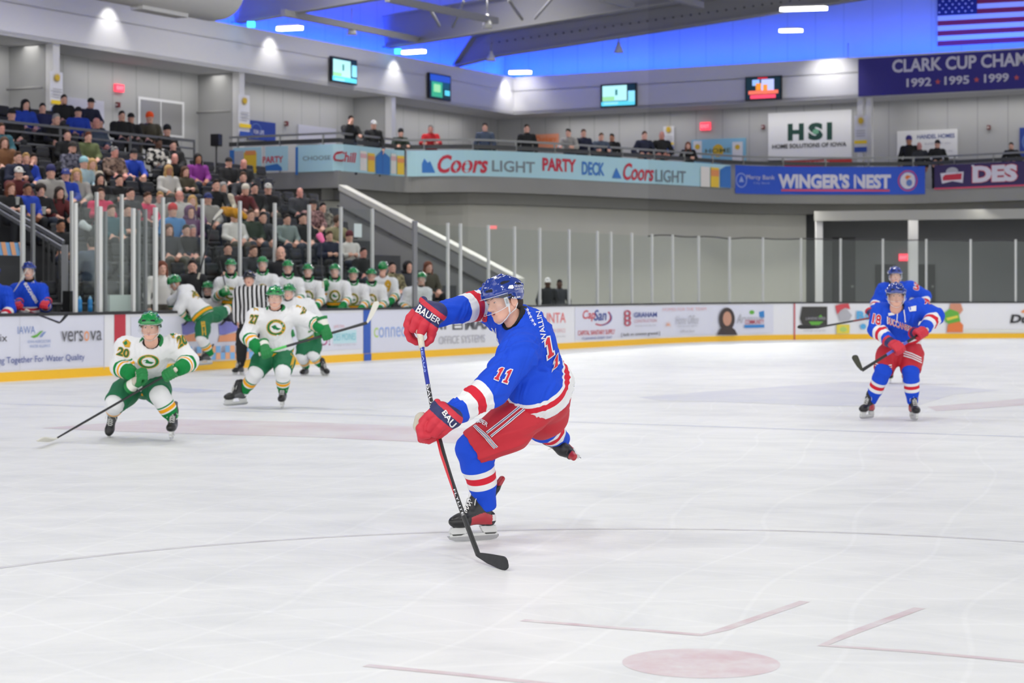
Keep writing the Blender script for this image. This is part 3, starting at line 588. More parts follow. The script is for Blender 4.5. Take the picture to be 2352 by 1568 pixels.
# banners on the deck rail
def dband(x0, x1, z0, z1, m, d): 
    u0 = DK.hit(x0)[0]; u1 = DK.hit(x1)[0]; o = d.nx(); n = max(2, int((u1-u0)/.3)); vs = []
    for i in range(n+1): u = u0+(u1-u0)*i/n; vs += [DK.pt(u,z0,o), DK.pt(u,z1,o)]
    d.mb.add(vs, [(2*i,2*i+2,2*i+3,2*i+1) for i in range(n)], m)
def dbanner(label, fn): d = Decal(DK, .05); fn(d); return tag(d.obj('banner'), label, 'banner')
icy = flat('icy_blue_cloth', (176,216,228), .7); crs = flat('crimson_cloth_print', (196,52,72), .7); stl = flat('slate_print', (120,132,140)); bru = flat('bright_blue_print', (52,118,196)); beer = flat('beer_yellow_print', (240,200,60)); foam = flat('foam_print', (232,228,222))
def b_left(d):
    dband(538, 603, ZD+.045, ZD+.8, icy, d); d.rect((530,345,541,402), bru); d.rect((541,347,562,400), flat('silver_print', (186,186,190))); d.rect((563,350,592,398), beer); d.rect((566,346,590,356), orange)
dbanner('partly hidden banner with a beer glass on the left end of the deck rail', b_left)
dbanner('short icy blue banner with red capitals on the left end of the deck rail', lambda d: (dband(612,664,ZD+.1,ZD+.8,icy,d), d.text('PARTY', (606,359,653,374), crs, .03), d.poly([(612,381),(640,376),(650,385),(650,392),(612,392)], bru)))
def b_chill(d):
    dband(683, 928, ZD+.045, ZD+.8, icy, d); d.rect((681,338,687,402), bru); d.text('CHOOSE', (698,358,762,368), stl, .01); d.text('Chill', (768,349,813,373), crs, .02, .25)
    for (x0,x1,y0,y1,m) in ((823,838,347,392,foam),(840,856,352,395,beer),(893,906,353,399,foam),(908,924,358,401,beer)): d.rect((x0,y0,x1,y1), m); d.rect((x0,y0+6,x1,y0+16), orange if m is beer else pink)
    d.poly([(858,399),(858,360),(872,346),(890,362),(890,402)], bru); d.rect((872,352,873,400), flat('deep_blue_print', 0))
dbanner('icy blue banner with beer pictures on the angled part of the deck rail', b_chill)
def b_long(d):
    dband(934, 1676, ZD+.045, ZD+.8, icy, d)
    d.poly([(960,397),(976,364),(984,374),(989,370),(1001,397)], bru); d.text('Coors', (1006,356,1119,398), crs, .03, .2); d.text('LIGHT', (1128,370,1226,396), stl, .02); d.text('PARTY', (1243,364,1320,394), crs, .04); d.text('DECK', (1333,372,1385,403), bru, .03)
    d.poly([(1402,409),(1412,385),(1424,410)], bru); d.text('Coors', (1428,376,1498,415), crs, .02, .2); d.text('LIGHT', (1502,391,1571,419), stl, .01)
    d.rect((1605,383,1626,429), foam); d.rect((1628,385,1647,430), beer); d.rect((1628,390,1647,405), orange); d.poly([(1650,390),(1662,382),(1674,381),(1674,432),(1650,430)], bru)
dbanner('long icy blue banner with red, grey and blue lettering along the curved deck rail', b_long)
wz0 = lambda x, y: CH+(HY-y)/F*DK.hit(x)[1]
def b_wing(d):
    z1 = wz0(1900,383); z0 = wz0(1900,447); dband(1686, 2126, z0, z1, flat('royal_blue_cloth', (46,88,204), .7), d); d.text("WINGER'S NEST", (1786,399,2046,433), cw, .05); d.rect((1793,435,2043,439.5), flat('rose_red_print', (214,74,106)))
    d.ell((1687,397,1713,431), flat('pale_blue_cloth_print', (150,170,230)), 20, .85); d.poly([(1700,404),(1694,418),(1706,418)], flat('pale_blue_cloth_print', 0)); d.text('Mercy Bank', (1712,402,1778,415), cw); d.text('City Bank', (1728,418,1767,424), flat('pale_blue_cloth_print', 0))
    d.ell((2062,391,2109,439), flat('rose_red_print', 0), 24, .9); d.ell((2067,396,2104,434), cw, 20); d.poly([(2074,412),(2084,402),(2094,405),(2086,411),(2076,420)], flat('burnt_orange_print', 0)); d.ell((2082,412,2096,428), flat('mid_blue_print', 0), 14)
dbanner('royal blue banner with white lettering and a round emblem on the deck rail', b_wing)
def b_des(d):
    z1 = wz0(2250,374.5); z0 = wz0(2250,430); dband(2148, 2440, z0, z1, flat('plum_cloth', (58,46,92), .7), d); u = d.nx()
    d.text('DES', (2234,378,2341,419), crs, .09); d.text('DES', (2236,379,2339,418), cw, .06); d.rect((2234,379,2240,382), cw)
    d.poly([(2162,398),(2216,394),(2214,420),(2190,416),(2166,422)], cw); d.poly([(2167,402),(2212,398),(2211,412),(2168,415)], crs); d.ell((2175,384,2204,404), lgrey, 16)
    dband(2148, 2440, z0-.02, z0+.03, flat('rose_red_print', 0), d)
dbanner('plum banner with large white capitals cut by the right edge of the photo', b_des)
# right end under the deck: posts, beam, doors, recess
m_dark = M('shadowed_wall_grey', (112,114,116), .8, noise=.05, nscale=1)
for px, w, l in ((1881,.22,'at the end of the pale wall under the deck'),(2097,.28,'behind the two blue skaters on the right')):
    p = P(px, 600, 65.5); mb = MB(); mb.bar((p.x,p.y,0), (p.x,p.y,ZD-.75), w, w, m_col); tag(mb.obj('column'), 'pale column '+l, 'column')
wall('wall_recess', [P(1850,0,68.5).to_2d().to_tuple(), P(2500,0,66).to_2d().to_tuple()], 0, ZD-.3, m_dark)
p0 = P(1870,0,65.3).to_2d(); p1 = P(2500,0,62.5).to_2d(); mb = MB(); mb.strip(t2(p0,p1), ZD-1.02, ZD-.7, .3, M('beam_pale_grey', (168,168,164), .7)); structure(mb.obj('trim_3'))
RC = Sheet([P(1850,0,68.5).to_2d(), P(2500,0,66).to_2d()])
for k, (box, c) in enumerate((((2010,607,2058,700),(46,48,50)), ((2106,607,2148,700),(46,48,50)), ((1912,545,1965,700),(60,62,64)))):
    d = Decal(RC, .03); d.rect(box, M('dark_door_%d' % c[0], c, .6)); d.rect((box[0]+(box[2]-box[0])*.82, 655, box[0]+(box[2]-box[0])*.92, 660), m_rail); o = d.obj('door_%d' % (k+1)); structure(o)
exit_sign(RC, (2065,583,2086,599), 'glowing red exit sign behind the two blue skaters'); 
mb = MB(); p = P(1130,522,57.2); mb.box(p, (.28,.05,.1), M('exit_red_dim', (226,120,120), .5, emit=.6)); tag(mb.obj('exit_sign'), 'faint red sign on the pale wall above the glass right of the stair', 'exit sign')
# sloped end wall of the stand: runs from the deck down towards the ice along the rake of the rows
A = P(780, 430, 54.5); B = P(1190, 645, 51.76); up = Vector((0,0,1)); u3 = U2.to_3d()
mb = MB(); q = [A, B, Vector((B.x,B.y,0)), Vector((A.x,A.y,0))]; mb.prism(q, u3*.25, M('stair_wall_grey', (158,159,157), .8, noise=.05, nscale=1)); structure(mb.obj('wall_stair'))
mb = MB(); mb.prism([A+up*.07-u3*.05, B+up*.07-u3*.05, B-up*.08-u3*.05, A-up*.08-u3*.05], u3*.4, M('stair_cap_cream', (205,204,196), .6)); structure(mb.obj('trim_4'))
hr = thing('handrail', 'dark handrail on brackets along the sloped end wall of the stand', 'handrail', (A.x,A.y,0)); mb = MB(); dn = Vector((0,0,-.5)); off = -u3*.1
mb.tube([A+dn+off, B+dn+off], .03, M('dark_handrail', (84,84,84), .5), 8); mb.obj('rail', hr)
for t in (.1,.3,.5,.7,.9):
    p = A.lerp(B, t)+dn; mb = MB(); mb.bar(p-Vector((0,0,.06)), p+off, .03, .03, M('dark_handrail', 0)); mb.obj('bracket', hr)
# safety net over the end glass
nm = bpy.data.materials.new('fine_netting'); nm.use_nodes = True; nt = nm.node_tree; nt.nodes.clear(); out = nt.nodes.new('ShaderNodeOutputMaterial'); tr = nt.nodes.new('ShaderNodeBsdfTransparent'); tr.inputs[0].default_value = (.9,.9,.9,1); nt.links.new(tr.outputs[0], out.inputs[0])
u0 = BO.hit(1497)[0]; net = thing('safety_net', 'fine safety netting hung above the glass at the far end', 'netting', BO.pt(u0+5, 2.9, -.1))
pts = [BO.pt(u0+(BO.c[-1]-u0)*i/30, 0, -.1) for i in range(31)]; mb = MB(); vs = []; 
for i, p in enumerate(pts): vs += [(p.x,p.y,2.86+.05*abs(math.sin(i*.9))), (p.x,p.y,12.6)]
mb.add(vs, [(2*i,2*i+1,2*i+3,2*i+2) for i in range(30)], nm); mb.obj('mesh_sheet', net, fixn=False)
mb = MB(); mb.tube([(p.x,p.y,2.86+.05*abs(math.sin(i*.9))) for i, p in enumerate(pts)], .018, M('dark_rope', (60,60,62), .8), 6); mb.obj('bottom_rope', net)
def PB(px,py,D): return P(px,py,D*KB)
# ------------------------------------------------------------------ roof frames, ducts, hanging lamps
m_st = M('grey_roof_steel', (150,150,150), .6)
def frame_girder(a, b, h, label):
    o = thing('roof_girder', label, 'girder', a); a, b = Vector(a), Vector(b)
    mb = MB(); mb.bar(a, b, .3, .07, m_st); mb.obj('bottom_flange', o); mb = MB(); mb.bar(a+Vector((0,0,h)), b+Vector((0,0,h)), .3, .07, m_st); mb.obj('top_flange', o)
    mb = MB(); mb.bar(a+Vector((0,0,h/2)), b+Vector((0,0,h/2)), .05, h-.07, m_st); mb.obj('web', o); return o
def v3(p, L, dz): return Vector(p)+V2.to_3d()*L+Vector((0,0,dz))
for (px,py,D,l) in ((556,50,50.9,'left, above the bulkhead'),(900,107,57.0,'middle, above the far television')):
    a = PB(px,py,D); frame_girder(v3(a,-.3,-.02), v3(a,26,1.93), 1.05, 'grey steel roof girder running to the right from the %s' % l)
# deep haunched girder near the far corner
a = PB(1048,150,60.5); hg = thing('roof_girder', 'deep grey haunched girder with bolt holes rising to the upper right', 'girder', a)
q = [PB(1046,152,60.5), PB(1140,128,59.6), PB(1700,42,55.6), PB(2100,-22,53), PB(2100,-140,53), PB(1650,-3,55.8), PB(1120,76,59.6), PB(1092,84,60)]
mb = MB(); mb.prism(q, U2.to_3d()*.08, m_st); mb.obj('web', hg)
mb = MB(); 
for a_, b_ in ((q[0],q[1]),(q[1],q[2]),(q[2],q[3]),(q[7],q[6]),(q[6],q[5]),(q[5],q[4]),(q[0],q[7])): mb.bar(a_, b_, .36, .06, m_st)
mb.obj('flange', hg); mb = MB()
for i in range(44):
    t = i/43; p = PB(1130,99,59.55).lerp(PB(1990,-22,53.6), t)+Vector((0,0,.0)) - U2.to_3d()*.03
    mb.lathe(p, [(.001,0),(.035,0),(.035,.02),(.001,.02)], M('bolt_hole_dark', (86,86,92), .8), 8, X=V2.to_3d(), Y=(0,0,1), Z=-U2.to_3d())
bo = mb.obj('bolt_holes', hg); bo['kind'] = 'stuff'
def purlin(a, b, label, r=.1):
    mb = MB(); mb.bar(a, b, r*1.6, r*2, m_st); tag(mb.obj('roof_purlin'), label, 'purlin')
purlin(PB(650,29,49.5), PB(965,92,56.7), 'grey purlin between the two left girders with a lamp hung under it')
purlin(PB(890,-4,47), PB(1140,48,52.5), 'grey purlin high between the girders, top centre')
purlin(PB(1380,-4,50), PB(1452,12,52), 'short grey purlin at the top right of centre'); purlin(PB(1540,-8,50), PB(1612,12,52.4), 'short grey purlin left of the top linear lamp')
for i, (a, b) in enumerate(((PB(1168,0,52),PB(1200,45,53.5)),(PB(1268,-4,52.5),PB(1228,42,54)),(PB(985,15,51),PB(1010,60,55)),(PB(1065,2,52),PB(1040,62,55)))):
    mb = MB(); mb.bar(a, b, .07, .07, m_st); tag(mb.obj('roof_brace'), f'{ORD[i]} slim diagonal brace among the roof girders, top centre', 'brace')
dt = thing('air_duct', 'fat grey air duct along the top left of the hall', 'duct', PB(300,0,43)); mb = MB()
e1 = PB(512,-22,44.2); s1 = e1-U2.to_3d()*16
mb.lathe(s1, [(.8,0),(.86,.02),(.86,15.6),(.8,15.9),(.6,16.12),(.3,16.22)], M('duct_grey', (222,222,220), .6), 32, X=V2.to_3d(), Y=(0,0,1), Z=U2.to_3d()); mb.obj('tube', dt)
mb = MB(); p = e1-U2.to_3d()*2.6+Vector((0,0,-.86)); mb.box(p, (1.8,.4,.14), M('duct_grey', 0), U2.to_3d(), V2.to_3d()); mb.obj('outlet', dt)
def bell(px, py, D, h, label):
    h = h*1.15
    o = thing('pendant_lamp', label, 'lamp', PB(px,py,D)); p = PB(px,py,D); mb = MB(); mb.lathe(p, [(.001,h),(.05,h),(.07,h*.7),(.14,h*.35),(.17,0),(.15,0),(.1,.02),(.001,.03)], M('pale_lamp_shade', (206,206,202), .5), 18); mb.obj('shade', o)
    mb = MB(); mb.tube([p+Vector((0,0,h-.01)), p+Vector((0,0,h+.5))], .02, m_st, 6); mb.obj('stem', o)
bell(808,80,53,.3,'small pale pendant lamp under the purlin left of the television'); bell(1119,65,52,.38,'pale pendant lamp hanging at top centre'); bell(1128,140,58,.3,'pale pendant lamp in front of the haunched girder end'); bell(1421,121,60,.33,'pale pendant lamp before the blue wall'); bell(1948,151,58,.25,'grey pendant lamp left of the purple banner')
def linear(a, b, label, e=9):
    o = thing('linear_lamp', label, 'lamp', a); mb = MB(); a, b = Vector(a), Vector(b); mb.bar(a, b, .16, .1, M('lamp_glow_white', (255,253,246), .5, emit=e)); mb.obj('diffuser', o); mb = MB(); z = Vector((0,0,.07)); mb.bar(a+z, b+z, .12, .06, m_st); mb.obj('housing', o)
linear(PB(640,66.5,46), PB(691,64,45.4), 'glowing white linear lamp above the left bulkhead'); linear(PB(927,121,52), PB(974,118,51.4), 'glowing white linear lamp beside a cyan lamp above the bulkhead'); linear(PB(1173,167,57), PB(1217,166,56.4), 'glowing white linear lamp at the bulkhead corner'); linear(PB(1796,22,48), PB(1896,19,46.8), 'long glowing white linear lamp at the upper right'); linear(PB(1793,71,56), PB(1840,70,55.4), 'short glowing white linear lamp below the long one, upper right')
for px, py, D, l in ((577,56,50.2,'at the left girder foot'),(914,118,56.6,'at the middle girder foot')):
    mb = MB(); mb.box(PB(px,py,D), (.22,.2,.16), M('cyan_lamp_glow', (60,190,255), .4, emit=3)); tag(mb.obj('wash_lamp'), 'small cyan glowing wash lamp '+l, 'lamp')
# ------------------------------------------------------------------ smooth bodies: distance fields turned into one skin
def npv(p): return np.array([p[0],p[1],p[2]], dtype=np.float32)
class Field:
    """a body as blended rounded shapes; mesh() gives one closed skin"""
    def __init__(s): s.ops = []
    def _add(s, f, lo, hi, k, op): s.ops.append((f, np.minimum(lo, hi), np.maximum(lo, hi), k, op)); return s
    def cone(s, a, b, ra, rb, k=.02, flat=None, op='u'):
        a = npv(a); b = npv(b); ab = b-a; L = float(ab@ab)+1e-12; fa = None
        if flat is not None: fa = npv(Vector(flat[0]).normalized()); ff = flat[1]
        def f(X, Y, Z):
            px, py, pz = X-a[0], Y-a[1], Z-a[2]
            t = np.clip((px*ab[0]+py*ab[1]+pz*ab[2])/L, 0, 1); qx, qy, qz = px-t*ab[0], py-t*ab[1], pz-t*ab[2]
            if fa is not None:
                q = qx*fa[0]+qy*fa[1]+qz*fa[2]; g = q*(1/ff-1); qx, qy, qz = qx+g*fa[0], qy+g*fa[1], qz+g*fa[2]
            return np.sqrt(qx*qx+qy*qy+qz*qz)-(ra+(rb-ra)*t)
        r = max(ra, rb)*(max(1, flat[1]) if flat is not None else 1)
        return s._add(f, np.minimum(a, b)-r, np.maximum(a, b)+r, k, op)
    def chain(s, pts, rs, k=.02, op='u', flat=None):
        for i in range(len(pts)-1): s.cone(pts[i], pts[i+1], rs[i], rs[i+1], k, flat, op)
        return s
    def ell(s, c, r, k=.02, R=None, op='u'):
        c = npv(c); r = np.array(r, dtype=np.float32); A = np.array(R, dtype=np.float32) if R is not None else np.eye(3, dtype=np.float32)
        def f(X, Y, Z):
            p = (X-c[0], Y-c[1], Z-c[2]); q2 = 0; g2 = 0
            for i in range(3):
                q = p[0]*A[i,0]+p[1]*A[i,1]+p[2]*A[i,2]; q2 = q2+(q/r[i])**2; g2 = g2+(q/r[i]**2)**2
            k0 = np.sqrt(q2); return k0*(k0-1)/(np.sqrt(g2)+1e-9)
        m = float(r.max()); return s._add(f, c-m, c+m, k, op)
    def plane(s, p, n):
        """keep what lies behind the plane"""
        p = npv(p); n = npv(Vector(n).normalized()); s.ops.append((lambda X,Y,Z: (X-p[0])*n[0]+(Y-p[1])*n[1]+(Z-p[2])*n[2], None, None, 0, 'clip')); return s
    def mesh(s, h):
        los = [o[1] for o in s.ops if o[4] == 'u']; his = [o[2] for o in s.ops if o[4] == 'u']
        lo = np.min(los, 0)-3*h; hi = np.max(his, 0)+3*h; n = np.ceil((hi-lo)/h).astype(int)+1
        ax = [lo[i]+h*np.arange(n[i], dtype=np.float32) for i in range(3)]; Fd = np.full(tuple(n), .2, dtype=np.float32)
        for f, l, u, k, op in s.ops:
            if op == 'clip': Fd = np.maximum(Fd, f(ax[0][:,None,None], ax[1][None,:,None], ax[2][None,None,:])); continue
            mg = k+4*h; i0 = np.clip(np.floor((l-mg-lo)/h).astype(int), 0, n-1); i1 = np.clip(np.ceil((u+mg-lo)/h).astype(int)+1, 1, n)
            sl = tuple(slice(i0[j], i1[j]) for j in range(3))
            d = f(ax[0][sl[0],None,None], ax[1][None,sl[1],None], ax[2][None,None,sl[2]]); G0 = Fd[sl]
            if op == 'u':
                if k > 0: m = np.maximum(k-np.abs(G0-d), 0)/k; Fd[sl] = np.minimum(G0, d)-m*m*k*.25
                else: Fd[sl] = np.minimum(G0, d)
            else:
                d = -d
                if k > 0: m = np.maximum(k-np.abs(G0-d), 0)/k; Fd[sl] = np.maximum(G0, d)+m*m*k*.25
                else: Fd[sl] = np.maximum(G0, d)
        return nets(Fd, lo, h)
    def value(s, p, idx=None):
        return None
def nets(Fd, lo, h):
    ins = Fd < 0; c = np.zeros(tuple(np.array(Fd.shape)-1), dtype=np.int8)
    for a in (0,1):
        for b in (0,1):
            for d in (0,1): c += ins[a:Fd.shape[0]-1+a, b:Fd.shape[1]-1+b, d:Fd.shape[2]-1+d]
    I, J, K = np.nonzero((c > 0) & (c < 8)); nv = len(I); acc = np.zeros((nv,3)); cnt = np.zeros(nv)
    cor = [(a,b,d) for a in (0,1) for b in (0,1) for d in (0,1)]; val = {q: Fd[I+q[0], J+q[1], K+q[2]] for q in cor}
    for q in cor:
        for j in range(3):
            if q[j] == 0:
                r = list(q); r[j] = 1; r = tuple(r); v0, v1 = val[q], val[r]; x = (v0 < 0) != (v1 < 0); t = np.where(x, v0/np.where(x, v0-v1, 1), 0)
                for m in range(3): acc[:,m] += np.where(x, q[m]+(t if m == j else 0), 0)
                cnt += x
    V = lo+h*(np.stack([I,J,K], 1)+acc/cnt[:,None]); idx = np.full(c.shape, -1, dtype=np.int64); idx[I,J,K] = np.arange(nv); faces = []
    for j in range(3):
        a, b = [(1,2),(2,0),(0,1)][j]; s0 = [slice(None)]*3; s1 = [slice(None)]*3; s0[j] = slice(0,-1); s1[j] = slice(1,None)
        A, B = ins[tuple(s0)], ins[tuple(s1)]; E0 = np.stack(np.nonzero(A != B), 1)
        if not len(E0): continue
        E0 = E0[(E0[:,a] > 0) & (E0[:,b] > 0) & (E0[:,a] < Fd.shape[a]-1) & (E0[:,b] < Fd.shape[b]-1)]
        def at(da, db): q = E0.copy(); q[:,a] -= da; q[:,b] -= db; return idx[q[:,0],q[:,1],q[:,2]]
        Q = np.stack([at(1,1), at(0,1), at(0,0), at(1,0)], 1); fl = A[E0[:,0],E0[:,1],E0[:,2]]
        faces.append(np.where(fl[:,None], Q, Q[:,::-1]))
    return V, np.concatenate(faces)
def vnormals(V, Q):
    n = np.cross(V[Q[:,2]]-V[Q[:,0]], V[Q[:,3]]-V[Q[:,1]]); N = np.zeros_like(V)
    for i in range(4): np.add.at(N, Q[:,i], n)
    return N/(np.linalg.norm(N, axis=1)[:,None]+1e-12)
def relax(V, Q, n=1, w=.5):
    for _ in range(n):
        S = np.zeros_like(V); c = np.zeros(len(V))
        for i in range(4):
            for j in (1,3): np.add.at(S, Q[:,i], V[Q[:,(i+j)%4]]); np.add.at(c, Q[:,i], 1)
        V = V*(1-w)+w*S/np.maximum(c,1)[:,None]
    return V
def rmesh(name, V, Q, mats, mi=None, attrs=None, smooth=True):
    me = bpy.data.meshes.new(name); me.vertices.add(len(V)); me.vertices.foreach_set('co', np.asarray(V, dtype=np.float32).ravel())
    me.loops.add(Q.size); me.loops.foreach_set('vertex_index', np.asarray(Q, dtype=np.int32).ravel()); me.polygons.add(len(Q))
    me.polygons.foreach_set('loop_start', np.arange(0, Q.size, Q.shape[1], dtype=np.int32)); me.polygons.foreach_set('loop_total', np.full(len(Q), Q.shape[1], dtype=np.int32))
    for m in mats: me.materials.append(m)
    if mi is not None: me.polygons.foreach_set('material_index', np.asarray(mi, dtype=np.int32))
    me.polygons.foreach_set('use_smooth', np.full(len(Q), smooth))
    if attrs:
        for k, v in attrs.items(): a = me.attributes.new(k, 'FLOAT', 'POINT'); a.data.foreach_set('value', np.asarray(v, dtype=np.float32))
    me.update(); me.validate(); return me
def folds(V, Q, amp, freq, d1, d2, seed=0):
    N = vnormals(V, Q); d1 = npv(Vector(d1).normalized()); d2 = npv(Vector(d2).normalized()); a = V@d1; b = V@d2
    r = lambda x: 1-2*np.sqrt(np.sin(x)**2+.02)
    w = r(.5*freq*a+1.5*np.sin(freq*.3*b+seed)+seed*2.1)+.55*r(freq*.85*(a*.8+b*.6)+1.4*np.sin(freq*.5*(b-a)+1+seed)+seed)
    w = w*(.5+.5*np.sin(freq*.21*b+freq*.17*a+seed*3))
    return V+N*(amp*w)[:,None]
def segt(V, a, b):
    a = npv(a); b = npv(b); ab = b-a; t = np.clip(((V-a)@ab)/(ab@ab), 0, 1); return t, np.linalg.norm(V-a-t[:,None]*ab, axis=1)
def frame(o, x=None, y=None, z=None):
    """matrix with given axes (two are enough)"""
    if x is None: y = Vector(y).normalized(); z = Vector(z); x = y.cross(z).normalized(); z = x.cross(y)
    elif y is None: x = Vector(x).normalized(); z = Vector(z); y = z.cross(x).normalized(); z = x.cross(y)
    else: x = Vector(x).normalized(); y = Vector(y); z = x.cross(y).normalized(); y = z.cross(x)
    m = Matrix((x, y, z)).transposed().to_4x4(); m.translation = Vector(o); return m
def place(name, me, parent, mat, slots=None):
    o = bpy.data.objects.new(name, me); COL.objects.link(o); o.parent = parent; pm = mat_world(parent) if parent else Matrix(); o.matrix_parent_inverse = pm.inverted(); o.matrix_basis = mat
    if slots:
        for i, m in enumerate(slots):
            if m is not None and i < len(o.material_slots): o.material_slots[i].link = 'OBJECT'; o.material_slots[i].material = m
    return o
# ------------------------------------------------------------------ marks cast on to cloth
class Marks:
    """print set on a curved surface: outline points are cast along the line of sight on to it"""
    def __init__(s, V, Q): s.b = BVHTree.FromPolygons([tuple(v) for v in V], [tuple(int(i) for i in q) for q in Q]); s.mb = MB(); s.o = .0025; s.eye = Vector((0,0,CH))
    def cast(s, px, py, off):
        d = (P(px,py,10)-s.eye).normalized(); h = s.b.ray_cast(s.eye, d)
        if h[0] is None:
            near = s.b.find_nearest(s.eye+d*s.ref); h = near
            return h[0]+h[1]*off if h[0] is not None else None
        n = h[1] if h[1].dot(d) < 0 else -h[1]; s.ref = (h[0]-s.eye).length
        return h[0]+n*off-d*off*.5
    ref = 12.0
    def put(s, vs, fs, quad, m, cuts=6, step=.0012):
        s.o += step; bm = bmesh.new(); bv = [bm.verts.new((x,y,0)) for x, y in vs]
        for f in fs:
            try: bm.faces.new([bv[i] for i in f])
            except ValueError: pass
        for ax in (0,1):
            for k in range(1, cuts):
                n = [0,0,0]; n[ax] = 1; c = [0,0,0]; c[ax] = k/cuts
                bmesh.ops.bisect_plane(bm, geom=bm.verts[:]+bm.edges[:]+bm.faces[:], plane_co=c, plane_no=n)
        bm.verts.index_update(); (bl, br, tr, tl) = [Vector(q) for q in quad]; out = []
        cq = (bl+br+tr+tl)/4; s.cast(cq.x, cq.y, 0)
        for v in bm.verts:
            x, y = v.co.x, v.co.y; q = bl*(1-x)*(1-y)+br*x*(1-y)+tr*x*y+tl*(1-x)*y; out.append(s.cast(q.x, q.y, s.o))
        fs2 = [tuple(v.index for v in f.verts) for f in bm.faces]; bm.free(); s.mb.add(out, fs2, m); return s
    def text(s, txt, quad, m, bold=0, cuts=6, grow=0):
        vs, fs, a = text_mesh(txt, bold)
        if grow: vs = (vs-.5)*(1+grow)+.5
        return s.put(vs, fs, quad, m, cuts)
    def poly(s, pts, m, cuts=5):
        xs = [p[0] for p in pts]; ys = [p[1] for p in pts]; x0, x1, y0, y1 = min(xs), max(xs), min(ys), max(ys)
        return s.put([((x-x0)/(x1-x0), (y1-y)/(y1-y0)) for x, y in pts], [tuple(range(len(pts)))], ((x0,y1),(x1,y1),(x1,y0),(x0,y0)), m, cuts)
    def ring(s, quad, m, inner=.7, n=24, cuts=3):
        vs = []; 
        for k in range(n): a = 2*math.pi*k/n; vs += [(.5+.5*math.cos(a), .5+.5*math.sin(a)), (.5+.5*inner*math.cos(a), .5+.5*inner*math.sin(a))]
        return s.put(vs, [(2*k, (2*k+2)%(2*n), (2*k+3)%(2*n), 2*k+1) for k in range(n)], quad, m, cuts)
    def obj(s, name, parent, label=None):
        o = s.mb.obj(name, parent, fixn=False)
        if label: o['label'] = label
        return o
# block "1" of jersey numbers
ONE = ([(.25,0),(.25,.14),(.38,.14),(.38,.72),(.2,.66),(.2,.8),(.45,1),(.66,1),(.66,.14),(.79,.14),(.79,0)], [tuple(range(11))[::-1]])
ONEW = ([(.12,-.07),(.12,.21),(.25,.21),(.25,.62),(.08,.56),(.08,.86),(.4,1.07),(.79,1.07),(.79,.21),(.92,.21),(.92,-.07)], [tuple(range(11))[::-1]])
# ------------------------------------------------------------------ head
def head_ops(f, T, sc=1.0, neck=True, nlen=.17, k=.03):
    """adds a head to a field; T: head frame, x right, y forward, z up"""
    R3 = [tuple(T.to_3x3().col[i]) for i in range(3)]
    p = lambda x, y, z: T @ Vector((x*sc, y*sc, z*sc)); r = lambda *v: tuple(q*sc for q in v)
    f.ell(p(0,-.012,.045), r(.074,.095,.082), k*sc, R3); f.ell(p(0,.028,-.015), r(.062,.068,.085), .03*sc, R3)
    f.ell(p(0,.062,-.088), r(.03,.026,.024), .03*sc, R3)
    for x in (-1,1):
        f.cone(p(.05*x,.0,-.05), p(.02*x,.062,-.09), .022*sc, .02*sc, .03*sc)
        f.ell(p(.04*x,.062,-.014), r(.02,.018,.016), .02*sc, R3)
        f.ell(p(.08*x,-.018,-.016), r(.011,.024,.034), .006*sc, R3); f.ell(p(.092*x,-.012,-.014), r(.0095,.013,.021), .004*sc, R3, op='c')
        f.ell(p(.031*x,.099,.012), r(.018,.014,.0135), .014*sc, R3, op='c'); f.ell(p(.031*x,.0725,.0125), r(.016,.0145,.0135), .003*sc, R3)
        f.ell(p(.011*x,.098,-.03), r(.009,.01,.008), .008*sc, R3)
    f.cone(p(-.036,.08,.03), p(.036,.08,.03), .011*sc, .011*sc, .018*sc)
    f.cone(p(0,.088,.012), p(0,.112,-.024), .008*sc, .012*sc, .012*sc)
    f.cone(p(-.02,.086,-.06), p(.02,.086,-.06), .009*sc, .009*sc, .012*sc); f.cone(p(-.017,.084,-.051), p(.017,.084,-.051), .008*sc, .008*sc, .01*sc)
    f.ell(p(0,.1,-.0565), r(.017,.012,.0035), .004*sc, R3, op='c')
    if neck: f.cone(p(0,-.02,-.06), p(0,-.045,-nlen), .056*sc, .06*sc, .035*sc)
    return f
def head_mats(V, Q, T, sc=1.0):
    """0 skin, 1 lip, 2 hair shade, 3 rosy"""
    C = V[Q].mean(1); Ti = np.array(T.inverted()); L = (C@Ti[:3,:3].T+Ti[:3,3])/sc; mi = np.zeros(len(Q), dtype=int)
    mi[(L[:,0]/.02)**2+((L[:,2]+.0555)/.0095)**2 < 1] = 1; mi[L[:,1] < .075] = 0
    return mi
